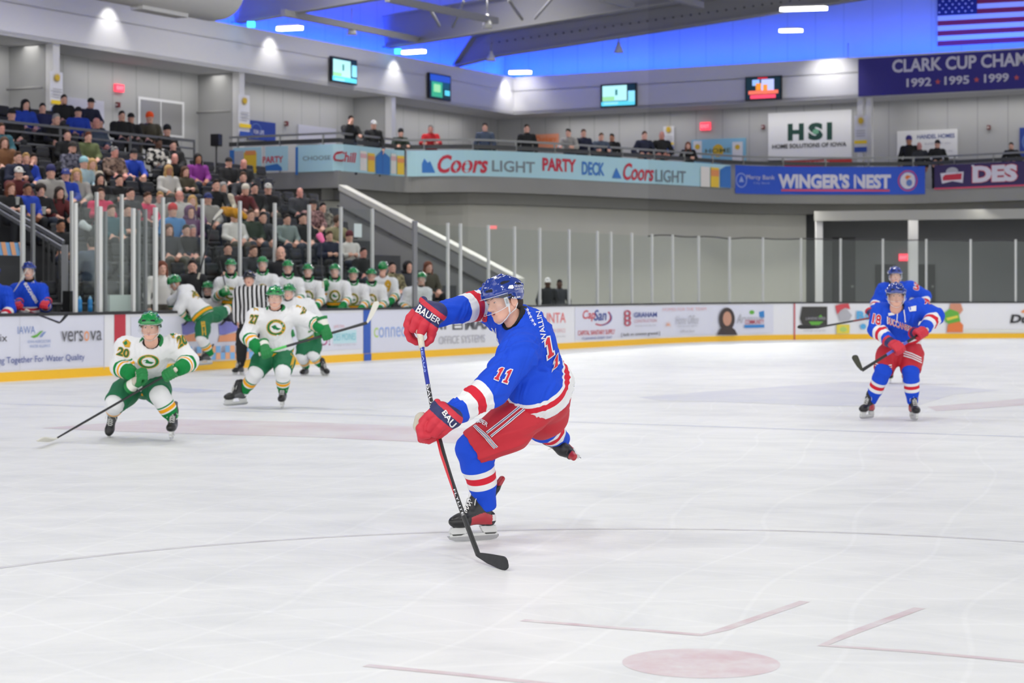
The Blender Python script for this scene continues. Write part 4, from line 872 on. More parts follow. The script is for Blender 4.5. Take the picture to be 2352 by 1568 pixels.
def eyes_mesh():
    mb = MB(); w = M('eye_white', (214,208,206), .3); d = M('eye_iris', (54,60,64), .2); l = M('eyelash_dark', (62,46,42), .7); b = M('eyebrow_brown', (96,74,60), .85)
    for x in (-1,1):
        def s(X, Z, o=.0008): q = 1-((X-.031)/.019)**2-((Z-.0125)/.0165)**2; return Vector((X*x, .0725+.0145*math.sqrt(max(.04, q))+o, Z))
        n = 20; rim = lambda k, m=1: (.031+.0128*m*math.cos(2*math.pi*k/n), .0106+.0047*m*math.sin(2*math.pi*k/n)*(1 if k < n/2 else .8))
        c = s(.031,.0106); vs = [c]+[s(*rim(k,.55)) for k in range(n)]+[s(*rim(k)) for k in range(n)]
        mb.add(vs, [(0,1+k,1+(k+1)%n) for k in range(n)]+[(1+k,1+n+k,1+n+(k+1)%n,1+(k+1)%n) for k in range(n)], w, True)
        ir = [(.0305+.0056*math.cos(a), .0106+max(-.0037,min(.0045,.0056*math.sin(a)))) for a in [2*math.pi*k/16 for k in range(16)]]
        mb.add([s(.0305,.0106,.0013)]+[s(X,Z,.0013) for X, Z in ir], [(0,1+k,1+(k+1)%16) for k in range(16)], d, True)
        mb.tube([s(*rim(k), .0012) for k in range(0,n//2+1)], [.0006]+[.0013]*(n//2-1)+[.0006], l, 6)
        mb.tube([(.014*x,.0955,.029),(.03*x,.0935,.035),(.046*x,.082,.031)], [.002,.0028,.0014], b, 8, flat=.7)
    m = M('mouth_dark', (120,58,58), .6); mb.tube([(-.019,.0865,-.0565),(-.01,.0915,-.0555),(0,.0935,-.0555),(.01,.0915,-.0555),(.019,.0865,-.0565)], [.001,.0022,.0026,.0022,.001], m, 8)
    return mb.mesh('eyes')
EYES = eyes_mesh()
# ------------------------------------------------------------------ helmet, visor
def helmet_mesh(h=.0042):
    f = Field(); 
    f.ell((0,.006,.046), (.098,.12,.102), .004); f.ell((0,-.03,.043), (.1015,.106,.1), .003)
    for x in (-.05,0,.05): f.chain([(x*.8,.098,.094-abs(x)*.35),(x,.055,.13-abs(x)*.28),(x,-.03,.138-abs(x)*.32),(x,-.1,.1-abs(x)*.35)], [.01,.016,.016,.012], .012)
    for x in (-1,1):
        f.chain([(.062*x,.088,.05),(.09*x,.03,.055),(.095*x,-.04,.06),(.07*x,-.1,.06)], [.012,.016,.018,.014], .006)
        f.chain([(.085*x,-.005,.015),(.09*x,-.02,-.02)], [.022,.018], .01)
    vent = Field()
    def v(a, b, r): f.cone(a, b, r, r, .003, op='c'); vent.cone(a, b, r, r, 0)
    for x in (-1,1):
        v((.03*x,.118,.085),(.058*x,.1,.08),.0075); v((.028*x,.09,.14),(.03*x,.045,.157),.008); v((.028*x,-.02,.165),(.028*x,-.07,.15),.008)
        v((.082*x,.075,.028),(.104*x,.01,.028),.0058); v((.09*x,.06,.012),(.106*x,.0,.012),.005); v((.082*x,.03,.105),(.088*x,-.02,.108),.0085); v((.083*x,-.085,.07),(.1*x,-.05,.078),.007)
    f.ell((0,-.01,.03), (.088,.11,.1), .004, op='c'); 
    f.plane((0,0,.004), (0,.34,-1))
    V, Q = f.mesh(h); V = relax(V, Q, 1, .3); C = V[Q].mean(1); d = np.full(len(Q), 9.)
    for o in vent.ops: d = np.minimum(d, o[0](C[:,0], C[:,1], C[:,2]))
    mi = np.zeros(len(Q), dtype=int); mi[d < .0022] = 1
    inner = (C[:,0]/.0905)**2+((C[:,1]+.01)/.1125)**2+((C[:,2]-.03)/.1025)**2 < 1; mi[inner] = 1
    return rmesh('helmet', V, Q, [M('helmet_royal', (24,52,138), .18, coat=.6), M('helmet_vent_dark', (12,16,34), .7)], mi)
HELMET = helmet_mesh()
def visor_mesh():
    mb = MB(); g = glass_mat('visor_clear', (.955,.965,.97), .02, .01); e = M('visor_edge', (214,218,224), .2); n = 24; vs = []; 
    def pt(i, z, o=0): a = math.radians(-82+164*i/n); return Vector(((.108+o)*math.sin(a), .012+(.122+o)*math.cos(a)+(.042-z)*.06, z))
    for o in (0,.003):
        for i in range(n+1):
            t = abs(i-n/2)/(n/2); zt = .042; zb = -.048+.028*t**3; vs += [pt(i,zt,o), pt(i,(zt+zb)/2,o), pt(i,zb,o)]
    m = 3*(n+1); fs = []
    for i in range(n):
        for j in range(2): a = i*3+j; fs += [(a,a+3,a+4,a+1), (m+a,m+a+1,m+a+4,m+a+3)]
    mb.add(vs, fs, g, True)
    mb.tube([vs[i*3+2] for i in range(n+1)], .0016, e, 6); mb.tube([vs[i*3] for i in range(n+1)], .0014, e, 6)
    return mb.mesh('visor')
VISOR = visor_mesh()
def strap_mesh():
    mb = MB(); w = M('strap_white', (224,224,226), .6); c = M('ear_guard_clear', (206,210,216), .2)
    for x in (-1,1):
        mb.box((.093*x,.042,-.006), (.006,.024,.056), c); mb.box((.096*x,.042,-.002), (.004,.014,.03), M('ear_guard_grey', (150,154,160), .3))
        mb.tube([(.093*x,.036,-.03),(.084*x,.036,-.062),(.074*x,.03,-.075),(.05*x,.05,-.1),(.02*x,.068,-.117),(0,.072,-.12)], .0052, w, 8, flat=.6)
        mb.tube([(.092*x,-.03,-.03),(.084*x,-.01,-.06),(.074*x,.03,-.078)], .004, w, 8, flat=.6)
    return mb.mesh('chin_strap')
STRAP = strap_mesh()
# ------------------------------------------------------------------ skate (blade foot at the origin, toe towards +x)
def boot_mesh(h=.0042):
    f = Field(); f.ell((.112,0,.117), (.06,.046,.038), .02); f.cone((.085,0,.125), (-.02,0,.145), .043, .047, .03, flat=((0,1,0), .95)); f.ell((-.08,0,.125), (.05,.038,.048), .03)
    f.cone((-.03,0,.15), (-.055,0,.275), .047, .054, .03, flat=((0,1,0), .88)); f.cone((.035,0,.19), (-.01,0,.3), .026, .024, .02, flat=((0,1,0), 1.35))
    f.chain([(-.085,0,.245),(-.125,0,.3),(-.165,0,.355)], [.026,.02,.016], .015, flat=((0,1,0), 1.5)); f.plane((0,0,.083), (0,0,-1))
    V, Q = f.mesh(h); V = relax(V, Q, 2, .4); C = V[Q].mean(1); x, y, z = C.T; mi = np.zeros(len(Q), dtype=int)
    mi[(x < .045) & (z < .17-.35*np.abs(x+.03)) & (z > .095) & (np.abs(y) > .02) & (x > -.09)] = 1
    mi[(x < -.09) & (z < .15) & (z > .115)] = 2
    mi[(z > .318) & (x < -.12)] = 1; mi[(x > .065) & (z < .15) & (mi == 0)] = 3
    return rmesh('boot', V, Q, [M('boot_black', (30,31,36), .45, noise=.25, nscale=40), M('boot_red', (170,48,58), .4), M('boot_white', (214,214,216), .4), M('toe_cap_black', (22,22,25), .35)], mi)
BOOT = boot_mesh()
def holder_mesh():
    mb = MB(); w = M('holder_pale', (202,204,204), .35); 
    for sx in ([(.155,.083),(.045,.083),(.062,.05),(.1,.036),(.15,.036),(.168,.06)], [(-.025,.085),(-.125,.085),(-.135,.05),(-.12,.036),(-.06,.036),(-.04,.056)], [(.165,.046),(-.135,.046),(-.135,.03),(.165,.03)]):
        mb.prism([(x,-.013,z) for x, z in sx], (0,.026,0), w)
    return mb.mesh('blade_holder')
HOLDER = holder_mesh()
def runner_mesh():
    mb = MB(); pr = [(-.15,.032),(-.15,.02),(-.135,.006),(-.1,.0008),(-.03,0),(.07,0),(.13,.003),(.165,.014),(.182,.034)]
    mb.prism([(x,-.002,z) for x, z in pr], (0,.004,0), M('runner_steel', (176,178,180), .25, .9)); return mb.mesh('runner')
RUNNER = runner_mesh()
def lace_mesh():
    mb = MB(); w = M('lace_white', (226,226,224), .8); n = 8
    for i in range(n):
        t = i/(n-1); x = .082-.078*t; z = .158+.09*t**.9+.012*math.sin(t*3.1); a = Vector((x,-.026,z)); b = Vector((x-.012,.026,z+.012)); c = Vector((x,.026,z)); d = Vector((x-.012,-.026,z+.012)); up = Vector((.01,0,.014))
        mb.tube([a,(a+b)/2+up,b], .0028, w, 6); mb.tube([c,(c+d)/2+up,d], .0028, w, 6)
    mb.tube([(.0,-.02,.262),(.035,-.05,.24),(.04,-.052,.21)], .0026, w, 6); mb.tube([(.0,.02,.262),(.03,.052,.245),(.036,.056,.215)], .0026, w, 6)
    mb.tube([(.0,-.01,.265),(.03,-.03,.285),(.045,-.01,.26),(.005,.005,.262)], .0026, w, 6); return mb.mesh('laces')
LACES = lace_mesh()
def skate(parent, foot, toe, up, slots=None, sc=1.0):
    T = frame(foot, x=toe, z=up) @ Matrix.Scale(sc, 4); o = place('skate', BOOT, parent, T, slots)
    for nm, me in (('blade_holder', HOLDER), ('runner', RUNNER), ('laces', LACES)): place(nm, me, o, T)
    return o
# ------------------------------------------------------------------ glove round a shaft: x wrist to knuckles, y away from the thumb (right hand), z back of the hand
def glove_mesh(side, h=.0055):
    f = Field(); y = -1 if side > 0 else 1          # thumb side
    for i, s in enumerate((-.036,-.012,.012,.036)): f.chain([(-.085,s*.95,.028),(-.02,s*1.05,.04),(.03,s*1.1,.036)], [.024,.026,.022], .005)
    f.ell((-.045,0,.012), (.055,.05,.028), .02)
    for i, s in enumerate((-.044,-.015,.015,.044)):
        q = (1,1.08,1.05,.92)[i]; f.chain([(.03,s,.036),(.068*q,s,.016),(.064*q,s,-.022),(.022,s,-.042),(-.004,s,-.03)], [.0215,.0205,.02,.018,.016], .005)
    f.chain([(-.06,.04*y,.0),(-.025,.064*y,-.012),(.018,.058*y,-.03),(.045,.04*y,-.036)], [.024,.0235,.021,.017], .012)
    f.chain([(-.09,0,.014),(-.125,0,.012),(-.2,0,.01)], [.05,.052,.066], .012, flat=((0,1,0), 1.08)); f.plane((-.205,0,0), (-1,0,0))
    V, Q = f.mesh(h); V = relax(V, Q, 1, .3); C = V[Q].mean(1); mi = np.zeros(len(Q), dtype=int)
    mi[(C[:,0] < -.095) & (C[:,0] > -.165)] = 1; mi[(C[:,0] < .02) & (C[:,0] > -.09) & (C[:,2] < -.004) & (np.abs(C[:,1]) < .045)] = 2
    return rmesh('glove', V, Q, [M('glove_red', (196,38,58), .6), M('glove_navy', (38,42,92), .6), M('glove_palm_tan', (190,184,170), .8)], mi)
GLOVE = {1: glove_mesh(1), -1: glove_mesh(-1)}
def glove(parent, wrist, grip, shaft, side, slots=None, sc=1.0):
    """side 1 right hand, -1 left; shaft points to the thumb side"""
    s = Vector(shaft).normalized(); a = Vector(grip)-Vector(wrist); a = (a-s*a.dot(s)).normalized(); yv = -s if side > 0 else s
    # palm offset: the shaft sits under the palm
    yv = -s if side < 0 else s
    T = frame(grip, x=a, y=(s if side > 0 else -s)); T = T @ Matrix.Scale(sc, 4)
    return place('glove', GLOVE[-side], parent, T, slots)
# ------------------------------------------------------------------ cloth with woven-in stripes
def stripe_mat(name, base, arm, hem, rough=.75, lat=None, bump=.15):
    """arm / hem: lists of (from, to, colour) along the sleeve (0 shoulder, 1 elbow, 2 cuff) and in metres above the hem"""
    m = bpy.data.materials.new(name); m.use_nodes = True; nt = m.node_tree; b = nt.nodes['Principled BSDF']; b.inputs['Roughness'].default_value = rough; b.inputs['Specular IOR Level'].default_value = .25
    def attr(n): a = nt.nodes.new('ShaderNodeAttribute'); a.attribute_name = n; return a.outputs['Fac']
    def ramp(src, scale, stripes, base_socket=None):
        mu = nt.nodes.new('ShaderNodeMath'); mu.operation = 'MULTIPLY'; mu.inputs[1].default_value = 1/scale; nt.links.new(src, mu.inputs[0])
        r = nt.nodes.new('ShaderNodeValToRGB'); r.color_ramp.interpolation = 'CONSTANT'; e = r.color_ramp.elements; e[0].position = 0; e[0].color = rgb(base); ev = []
        for i, (a, z, c) in enumerate(stripes):
            ev.append((a/scale, c))
            nxt = stripes[i+1][0] if i+1 < len(stripes) else None
            if nxt is None or nxt > z+1e-6: ev.append((z/scale, base))
        e.remove(e[1]) if len(e) > 1 else None
        for p_, c in ev: q = e.new(min(p_, 1)); q.color = rgb(c)
        nt.links.new(mu.outputs[0], r.inputs[0]); return r.outputs[0]
    A = ramp(attr('arm'), 2.2, arm) if arm else None; H = ramp(attr('hem'), 1.0, hem) if hem else None
    if lat:
        md = nt.nodes.new('ShaderNodeMath'); md.operation = 'MODULO'; md.inputs[1].default_value = lat[0]; ad = nt.nodes.new('ShaderNodeMath'); ad.operation = 'ADD'; ad.inputs[1].default_value = 10; nt.links.new(attr('lat'), ad.inputs[0]); nt.links.new(ad.outputs[0], md.inputs[0])
        lt = nt.nodes.new('ShaderNodeMath'); lt.operation = 'LESS_THAN'; lt.inputs[1].default_value = lat[0]*.5; nt.links.new(md.outputs[0], lt.inputs[0]); mx = nt.nodes.new('ShaderNodeMix'); mx.data_type = 'RGBA'; mx.inputs[6].default_value = rgb(base); mx.inputs[7].default_value = rgb(lat[1]); nt.links.new(lt.outputs[0], mx.inputs[0]); out = mx.outputs[2]
    elif A and H:
        mx = nt.nodes.new('ShaderNodeMix'); mx.data_type = 'RGBA'; gt = nt.nodes.new('ShaderNodeMath'); gt.operation = 'GREATER_THAN'; gt.inputs[1].default_value = .5; nt.links.new(attr('isarm'), gt.inputs[0])
        nt.links.new(gt.outputs[0], mx.inputs[0]); nt.links.new(H, mx.inputs[6]); nt.links.new(A, mx.inputs[7]); out = mx.outputs[2]
    else: out = A or H
    if out is not None: nt.links.new(out, b.inputs['Base Color'])
    else: b.inputs['Base Color'].default_value = rgb(base)
    tc = nt.nodes.new('ShaderNodeTexCoord'); n2 = nt.nodes.new('ShaderNodeTexNoise'); n2.inputs['Scale'].default_value = 22; n2.inputs['Detail'].default_value = 3; nt.links.new(tc.outputs['Object'], n2.inputs['Vector'])
    bp = nt.nodes.new('ShaderNodeBump'); bp.inputs['Strength'].default_value = bump; bp.inputs['Distance'].default_value = .02; nt.links.new(n2.outputs['Fac'], bp.inputs['Height']); nt.links.new(bp.outputs[0], b.inputs['Normal'])
    MATS[name] = m; return m
BLUE = (24,74,206); WHT = (226,227,230); RED = (204,36,56); GRN = (14,128,62); GOLD = (238,166,30)
jersey_blue = stripe_mat('royal_jersey', BLUE, [(1.12,1.34,WHT),(1.34,1.56,RED),(1.56,1.78,WHT)], [(0,.085,WHT),(.085,.125,RED),(.125,.145,WHT)])
jersey_white = stripe_mat('white_jersey', WHT, [(1.08,1.22,GRN),(1.22,1.34,WHT),(1.34,1.5,GOLD),(1.5,1.62,WHT),(1.62,2.2,GRN)], [(0,.03,GRN),(.03,.085,GOLD),(.085,.105,GRN)])
sock_blue = stripe_mat('royal_sock', BLUE, None, [(.34,.44,WHT),(.44,.55,RED),(.55,.65,WHT)])
sock_white = stripe_mat('white_sock', WHT, None, [(.36,.42,GRN),(.46,.6,GOLD),(.66,1.0,GRN)])
striped = stripe_mat('striped_shirt', (28,28,30), None, None, lat=(.075, (222,222,224)))
skin = M('fair_skin', (222,172,152), .5, spec=.35); lip = M('lip_rose', (204,132,124), .5)
pants_red = M('red_shell_cloth', (190,34,50), .7, bump=.2, bscale=25); pants_green = M('green_shell_cloth', (10,104,66), .7, bump=.2, bscale=25); pants_black = M('black_cloth', (26,26,29), .8)
glove_green = M('glove_green', (16,122,58), .6); glove_cream = M('glove_cream', (222,222,214), .6); helm_green = M('helmet_green', (12,130,62), .2, coat=.5); helm_blue = M('helmet_royal', 0); helm_black = M('helmet_black', (22,24,34), .25, coat=.4)
TEAM = {'ref': dict(j=striped, s=pants_black, p=pants_black, g=None, h=helm_black),
        'blue': dict(j=jersey_blue, s=sock_blue, p=pants_red, g=(M('glove_red',0), M('glove_navy',0), M('glove_palm_tan',0)), h=helm_blue),
        'green': dict(j=jersey_white, s=sock_white, p=pants_green, g=(glove_green, glove_cream, M('glove_palm_tan',0)), h=helm_green)}
def player(label, team, D0, j, look, h=.01, legs=True, cat='person', torso_r=(.165,.185), hem=.62, fold=.006, fwd=None, group=None, gloves=True, hemdrop=.06, wpad=1.0, hemtilt=.25, hipr=1.16, armscale=None, hipell=.17, body_only_top=False, stickdir=None, visor=True, toes=None, head_up=(0,0,1), scl=1.0, seed=0, body_h=None, name='person'):
    """j: joints in photo columns and rows with a depth offset; builds body, jersey, pants, socks, skates, gloves, helmet"""
    J = {k: P(v[0], v[1], D0+v[2]) for k, v in j.items()}; tm = TEAM[team]; ft = J['aL'] if 'aL' in J else J['pelvis']
    root = thing(name, label, cat, (J['pelvis'].x, J['pelvis'].y, 0), group); out = {'root': root, 'J': J}
    look = Vector(look).normalized(); T = frame(J['head'], y=look, z=Vector(head_up)); out['T'] = T
    side = (J['sR']-J['sL']).normalized(); spine = (J['chest']-J['pelvis']).normalized(); fw = fwd and Vector(fwd).normalized() or spine.cross(side)*-1
    fw = (Vector(fw)-spine*Vector(fw).dot(spine)).normalized()
    # body: one skin from crown to ankles
    f = Field(); head_ops(f, T, 1.0*scl, nlen=.15); f.chain([T@Vector((0,-.045*scl,-.13*scl)), J['neck'], J['chest']], [.056,.056,.1], .03); f.cone(J['chest'], J['pelvis'], .13, .12, .05)
    for s in 'LR':
        f.chain([J['neck'].lerp(J['chest'], .4), J['s'+s]], [.06,.06], .05); f.chain([J['s'+s], J['e'+s], J['w'+s]], [.06,.045,.035], .03)
        if legs: f.chain([J['pelvis'].lerp(J['h'+s], .8), J['k'+s], J['a'+s]], [.1,.07,.045], .04)
    V, Q = f.mesh(body_h or max(h*.8, .006)); mi = head_mats(V, Q, T, scl); me = rmesh('body', V, Q, [skin, lip], mi); link('body', me, root); out['body'] = (V, Q)
    place('eyes', EYES, root, T @ Matrix.Translation((0, 0 if h < .009 else .003, 0)) @ Matrix.Scale(scl, 4))
    # jersey
    f = Field(); hemp = J['pelvis']-spine*hemdrop
    w0, w1 = torso_r; fl = (fw, .78)
    f.cone(J['pelvis']-spine*(hemdrop+.1), J['pelvis'].lerp(J['chest'], .5), w0*hipr, w0*1.02, .06, flat=(fw, .93)); f.cone(J['pelvis'].lerp(J['chest'], .5), J['chest'], w0*1.02, w1, .06, flat=fl); hn = (spine-Vector((0,hemtilt,0))).normalized(); f.cone(J['chest'], J['neck']-spine*.03, w1*.98, .105, .06, flat=fl)
    for s in 'LR':
        f.chain([J['chest'].lerp(J['neck'], .45), J['s'+s]], [.13,.116], .07); cut = J['w'+s]
        f.chain([J['s'+s], J['e'+s]], [.112*wpad,.1*wpad], .05); f.chain([J['e'+s], cut], [.1*wpad,.072], .035)
    nku = (T@Vector((0,-.03,-.11))-J['neck']).normalized(); f.cone(J['neck']+nku*.035, J['neck']+nku*.2, .072, .085, .012, op='c')
    if legs:
        for s in 'LR': f.ell(J['h'+s].lerp(J['pelvis'], .45)+hn*.07, (hipell,)*3, .06)
    f.plane(hemp, -hn)
    V, Q = f.mesh(h); V = relax(V, Q, 1, .4)
    V = folds(V, Q, fold, 62, spine+side*.7, side-spine*.3, seed); V = folds(V, Q, fold*.5, 125, side+fw*.6, spine*.8+fw, seed+3)
    tt = np.full(len(V), 9.); dm = segt(V, J['pelvis']-spine*.1, J['chest'])[1]-w1*.8; dm = np.where((V-npv(J['pelvis']))@npv(spine) < .05, dm-.12, dm); arm = np.zeros(len(V)); isa = np.zeros(len(V)); best = dm.copy()
    for s in 'LR':
        t1, d1 = segt(V, J['s'+s], J['e'+s]); t2_, d2 = segt(V, J['e'+s], J['w'+s]); d1 = d1-.1; d2 = d2-.085
        wt = 1/(1+np.exp(np.clip((d1-d2)/.022, -40, 40))); a = t1*wt+(1+np.minimum(t2_*(armscale or {}).get(s, 1), 1))*(1-wt); d = np.minimum(d1, d2); u = d < best; arm = np.where(u, a, arm); isa = np.where(u, 1., isa); best = np.minimum(best, d)
    isa = np.where((arm < .15), 0, isa); hm = np.clip((V-npv(hemp))@npv(hn), 0, .95); hm = np.where(isa > .5, .95, hm)
    lat = (V-npv(J['chest']))@npv(side)
    me = rmesh('jersey', V, Q, [tm['j']], None, dict(arm=arm, isarm=isa, hem=hm, lat=lat)); out['jobj'] = link('jersey', me, root); out['jersey'] = (V, Q); out['fw'] = fw; out['spine'] = spine; out['side'] = side
    # neck guard
    mb = MB(); nk = J['neck']; up = (T@Vector((0,-.03,-.11))-nk).normalized(); base = nk-up*.01
    mb.lathe(base, [(.092,0),(.09,.04),(.083,.072),(.076,.08),(.06,.06)], M('neck_guard_black', (18,18,20), .8), 20, X=side, Y=up.cross(side).normalized(), Z=up); mb.obj('neck_guard', root)
    if legs:
        f = Field(); f.ell(J['pelvis']-spine*.09, (.15,.15,.15), .05)
        out['cuffs'] = {}
        for s in 'LR':
            hp, kn = J['h'+s], J['k'+s]; d = (kn-hp); e = hp+d*.94; f.chain([hp.lerp(J['pelvis'], .25), hp.lerp(kn, .45), e], [.125,.134,.12], .05); out['cuffs'][s] = e
        for s in 'LR':
            hp, kn = J['h'+s], J['k'+s]; d = (kn-hp).normalized(); e = out['cuffs'][s]; f.cone(e+d*.15, e+d*.3, .15, .13, .012, op='c')
        V, Q = f.mesh(h); V = relax(V, Q, 1, .4); V = folds(V, Q, fold*.8, 60, spine, side, seed+1); out['pobj'] = link('pants', rmesh('pants', V, Q, [tm['p']]), root); out['pants'] = (V, Q)
        for s in 'LR':
            kn, an = J['k'+s], J['a'+s]; hp = J['h'+s]; d = (an-kn); dn = d.normalized(); th = (kn-hp).normalized(); bend = (th-dn*th.dot(dn)); bend = bend.normalized() if bend.length > .05 else fw
            f = Field(); f.chain([hp.lerp(kn, .6), kn+bend*.012, kn+d*.3+bend*.012, kn+d*.62, an], [.08,.09,.084,.077,.062], .04); f.ell(kn+bend*.03, (.076,.076,.08), .03); f.cone(kn+d*.25-bend*.03, kn+d*.55-bend*.02, .07, .06, .04); f.plane(an+dn*.02, dn)
            V, Q = f.mesh(h*.9); V = relax(V, Q, 1, .4); V = folds(V, Q, fold*.4, 70, dn, bend, seed+2); t = np.clip(((V-npv(kn))@npv(dn))/d.length, 0, 1)
            link('sock', rmesh('sock', V, Q, [tm['s']], None, dict(hem=t)), root); out['sock'+s] = (V, Q)
    if not legs:
        f = Field(); f.chain([hemp+spine*.02, hemp-spine*.12, hemp-spine*.3], [.15, .165, .14], .04, flat=(fw, .85)); V, Q = f.mesh(.02); link('pants', rmesh('pants', V, Q, [tm['p']]), root)
    place('helmet', HELMET, root, T @ Matrix.Scale(1.04*scl, 4), (tm['h'], None)); 
    if visor: place('visor', VISOR, root, T @ Matrix.Scale(1.04*scl, 4))
    place('chin_strap', STRAP, root, T @ Matrix.Scale(scl, 4))
    if toes:
        for s in 'LR':
            if s in toes: tv_, uv_ = toes[s]; up = Vector(uv_).normalized(); tx = Vector(tv_); skate(root, J['a'+s]-up*.205+ (tx-up*tx.dot(up)).normalized()*.05, tx, up, None if team == 'blue' else (None, M('boot_grey', (84,86,90), .45), None, None))
    return out
def hand(pl, s, grip, shaft, side, team):
    """glove on arm s of a player, closed on a shaft"""
    return glove(pl['root'], pl['J']['w'+s], grip, shaft, side, TEAM[team]['g'])
def stick(label, butt, heel, toe, taped=None, knob=True, colors=None, bend=None, group=None, wear=False):
    """hockey stick: tapered shaft from butt to heel, curved blade from heel to toe"""
    butt, heel, toe = Vector(butt), Vector(heel), Vector(toe); o = thing('hockey_stick', label, 'hockey stick', heel, group); mb = MB()
    n = 16; ctrl = [butt.lerp(heel, t)+(Vector(bend)*math.sin(math.pi*t) if bend else Vector((0,0,0))) for t in [k/n for k in range(n+1)]]
    out = {'o': o, 'path': ctrl}; d = (heel-butt).normalized(); bl = (toe-heel); nrm = d.cross(bl).normalized(); wide = nrm.cross(d).normalized()
    colors = colors or [(0,1,M('carbon_black', (34,35,38), .35))]
    for a, b, m in colors:
        i0, i1 = int(round(a*n)), int(round(b*n)); pts = ctrl[i0:i1+1]; vs = []; fs = []
        for i, p in enumerate(pts):
            t = (i0+i)/n; w = .0165 if t < .8 else .0165+.004*(t-.8)/.2; e = .0115 if t < .8 else .0115-.003*(t-.8)/.2
            for k in range(8): an = math.pi/8+k*math.pi/4; r = 1/max(abs(math.cos(an)), abs(math.sin(an)))*.94; vs.append(p+wide*(w*math.cos(an)*r)+nrm*(e*math.sin(an)*r))
        for i in range(len(pts)-1):
            for k in range(8): fs.append((i*8+k, i*8+(k+1)%8, (i+1)*8+(k+1)%8, (i+1)*8+k))
        fs.append(tuple(range(8))); fs.append(tuple((len(pts)-1)*8+k for k in range(8))); mb.add(vs, fs, m, False)
    mb.obj('shaft', o)
    if knob:
        mb = MB(); dd = (ctrl[1]-ctrl[0]).normalized(); mb.lathe(butt-dd*.01, [(.001,0),(.02,.001),(.024,.012),(.02,.03),(.018,.12),(.0172,.13)], M('grip_tape_cream', (206,200,186), .9, noise=.2, nscale=60), 12, X=wide, Y=nrm, Z=dd); mb.obj('grip_tape', o)
    # blade
    mb = MB(); m = 22; vs = []; fs = []; L = bl.length; upb = (-d-bl.normalized()*(-d).dot(bl.normalized())).normalized()
    for i in range(m+1):
        t = i/m; c = heel+bl*t+nrm*(.03*math.sin(t*1.8)*t)*(L/.3); rd = 1 if t < .8 else math.sqrt(max(.02, 1-((t-.8)/.2)**2)); hh = (.034+.042*min(1,t/.9)**.8); lo_ = -.35*hh*rd-.012*min(1,t*3); hi_ = .65*hh*rd-.012; e = .0075-.003*t
        for z_, s_ in ((lo_,-1),(lo_,1),(hi_,1),(hi_,-1)): vs.append(c+upb*z_+nrm*(e*s_))
    for i in range(m):
        for k in range(4): fs.append((i*4+k, i*4+(k+1)%4, (i+1)*4+(k+1)%4, (i+1)*4+k))
    fs.append((0,1,2,3)); fs.append(tuple(m*4+k for k in range(4))); mb.add(vs, fs, taped or M('blade_black_tape', (32,33,36), .8, noise=.3, nscale=50), False); mb.obj('blade', o)
    return out
# ------------------------------------------------------------------ the shooter in the middle
HD = 11.85
hj = dict(head=(1157,692,-.12), neck=(1189,733,-.06), chest=(1216,788,0), pelvis=(1243,884,.06), sR=(1152,716,.2), eR=(1122,697,.22), wR=(1006,722,-.08), sL=(1193,812,-.24), eL=(1130,893,-.36), wL=(1040,951,-.52),
          hL=(1230,946,-.1), kL=(1090,1028,-.14), aL=(1117,1160,-.02), hR=(1266,936,.2), kR=(1236,968,.3), aR=(1287,1008,.66))
hero = player('hockey shooter in blue jersey and red pants following through at the centre of the ice', 'blue', HD, hj, (-.78,-.55,-.24), h=.007, body_h=.0045, torso_r=(.158,.182), fold=.0075, fwd=(-.85,-.4,-.1), head_up=(-.2,.05,1), toes=None, seed=1, wpad=1.0, hemdrop=.035, hemtilt=.5, hipr=1.28, hipell=.19, armscale={'R':1.5})
hr_ = hero['root']; HJ = hero['J']; HT = hero['T']
skate(hr_, G(1092,1241), (-.88,-.44,0), (.1,.0,1), sc=1.02)
up_ = Vector((-.2,-.95,.12)).normalized(); tx_ = Vector((-.83,-.05,.5)); tx_ = (tx_-up_*tx_.dot(up_)).normalized()
skate(hr_, HJ['aR']-up_*.19+tx_*.02+Vector((.0,0,-.05)), tx_, up_, sc=.95)
# gloves: stitched from rolls and fingers round the shaft
def pts(D, *q): return [P(x, y, D+d) for x, y, d in q]
gr, gn, gp, gw = M('glove_red',0), M('glove_navy',0), M('glove_palm_tan',0), M('glove_white', (222,222,224), .6)
def cuff_mats(V, Q, a, n, d0, d1, extra=None):
    C = V[Q].mean(1); t = (C-npv(a))@npv(Vector(n).normalized()); mi = np.zeros(len(Q), dtype=int); mi[(t > d0) & (t < d1)] = 1
    return mi
# upper hand
GD = 11.72; f = Field(); cl = [(953,716,.03),(968,719,-.03),(985,726,-.05),(1001,735,-.04)]; kl = [(936,746,.0),(949,755,-.05),(967,763,-.07),(990,768,-.05)]
for c, k in zip(cl, kl): f.chain(pts(GD, c, ((c[0]+k[0])/2-1,(c[1]+k[1])/2,(c[2]+k[2])/2-.02), k), [.026,.032,.026], .005)
f.chain(pts(GD, (980,728,.02),(966,752,.0)), [.05,.046], .02)
for i in range(4): f.chain(pts(GD, (938+2*i,748+1.5*i,-.02+.034*i),(936+2*i,764,-.015+.034*i),(942+2*i,778,-.01+.034*i),(956+1.5*i,786,.0+.03*i),(966,781,.015+.025*i)), [.022,.021,.02,.018,.015], .005)
f.chain(pts(GD, (994,766,-.03),(989,780,-.055),(979,789,-.06),(972,788,-.05)), [.023,.02,.017,.014], .008)
f.chain(pts(GD, (972,718,-.01),(992,728,-.02)), [.055,.055], .02); f.chain(pts(GD, (983,712,.0),(1003,718,-.04)), [.058,.064], .012); f.chain(pts(GD, (975,701,.05),(972,690,.07)), [.034,.026], .012)
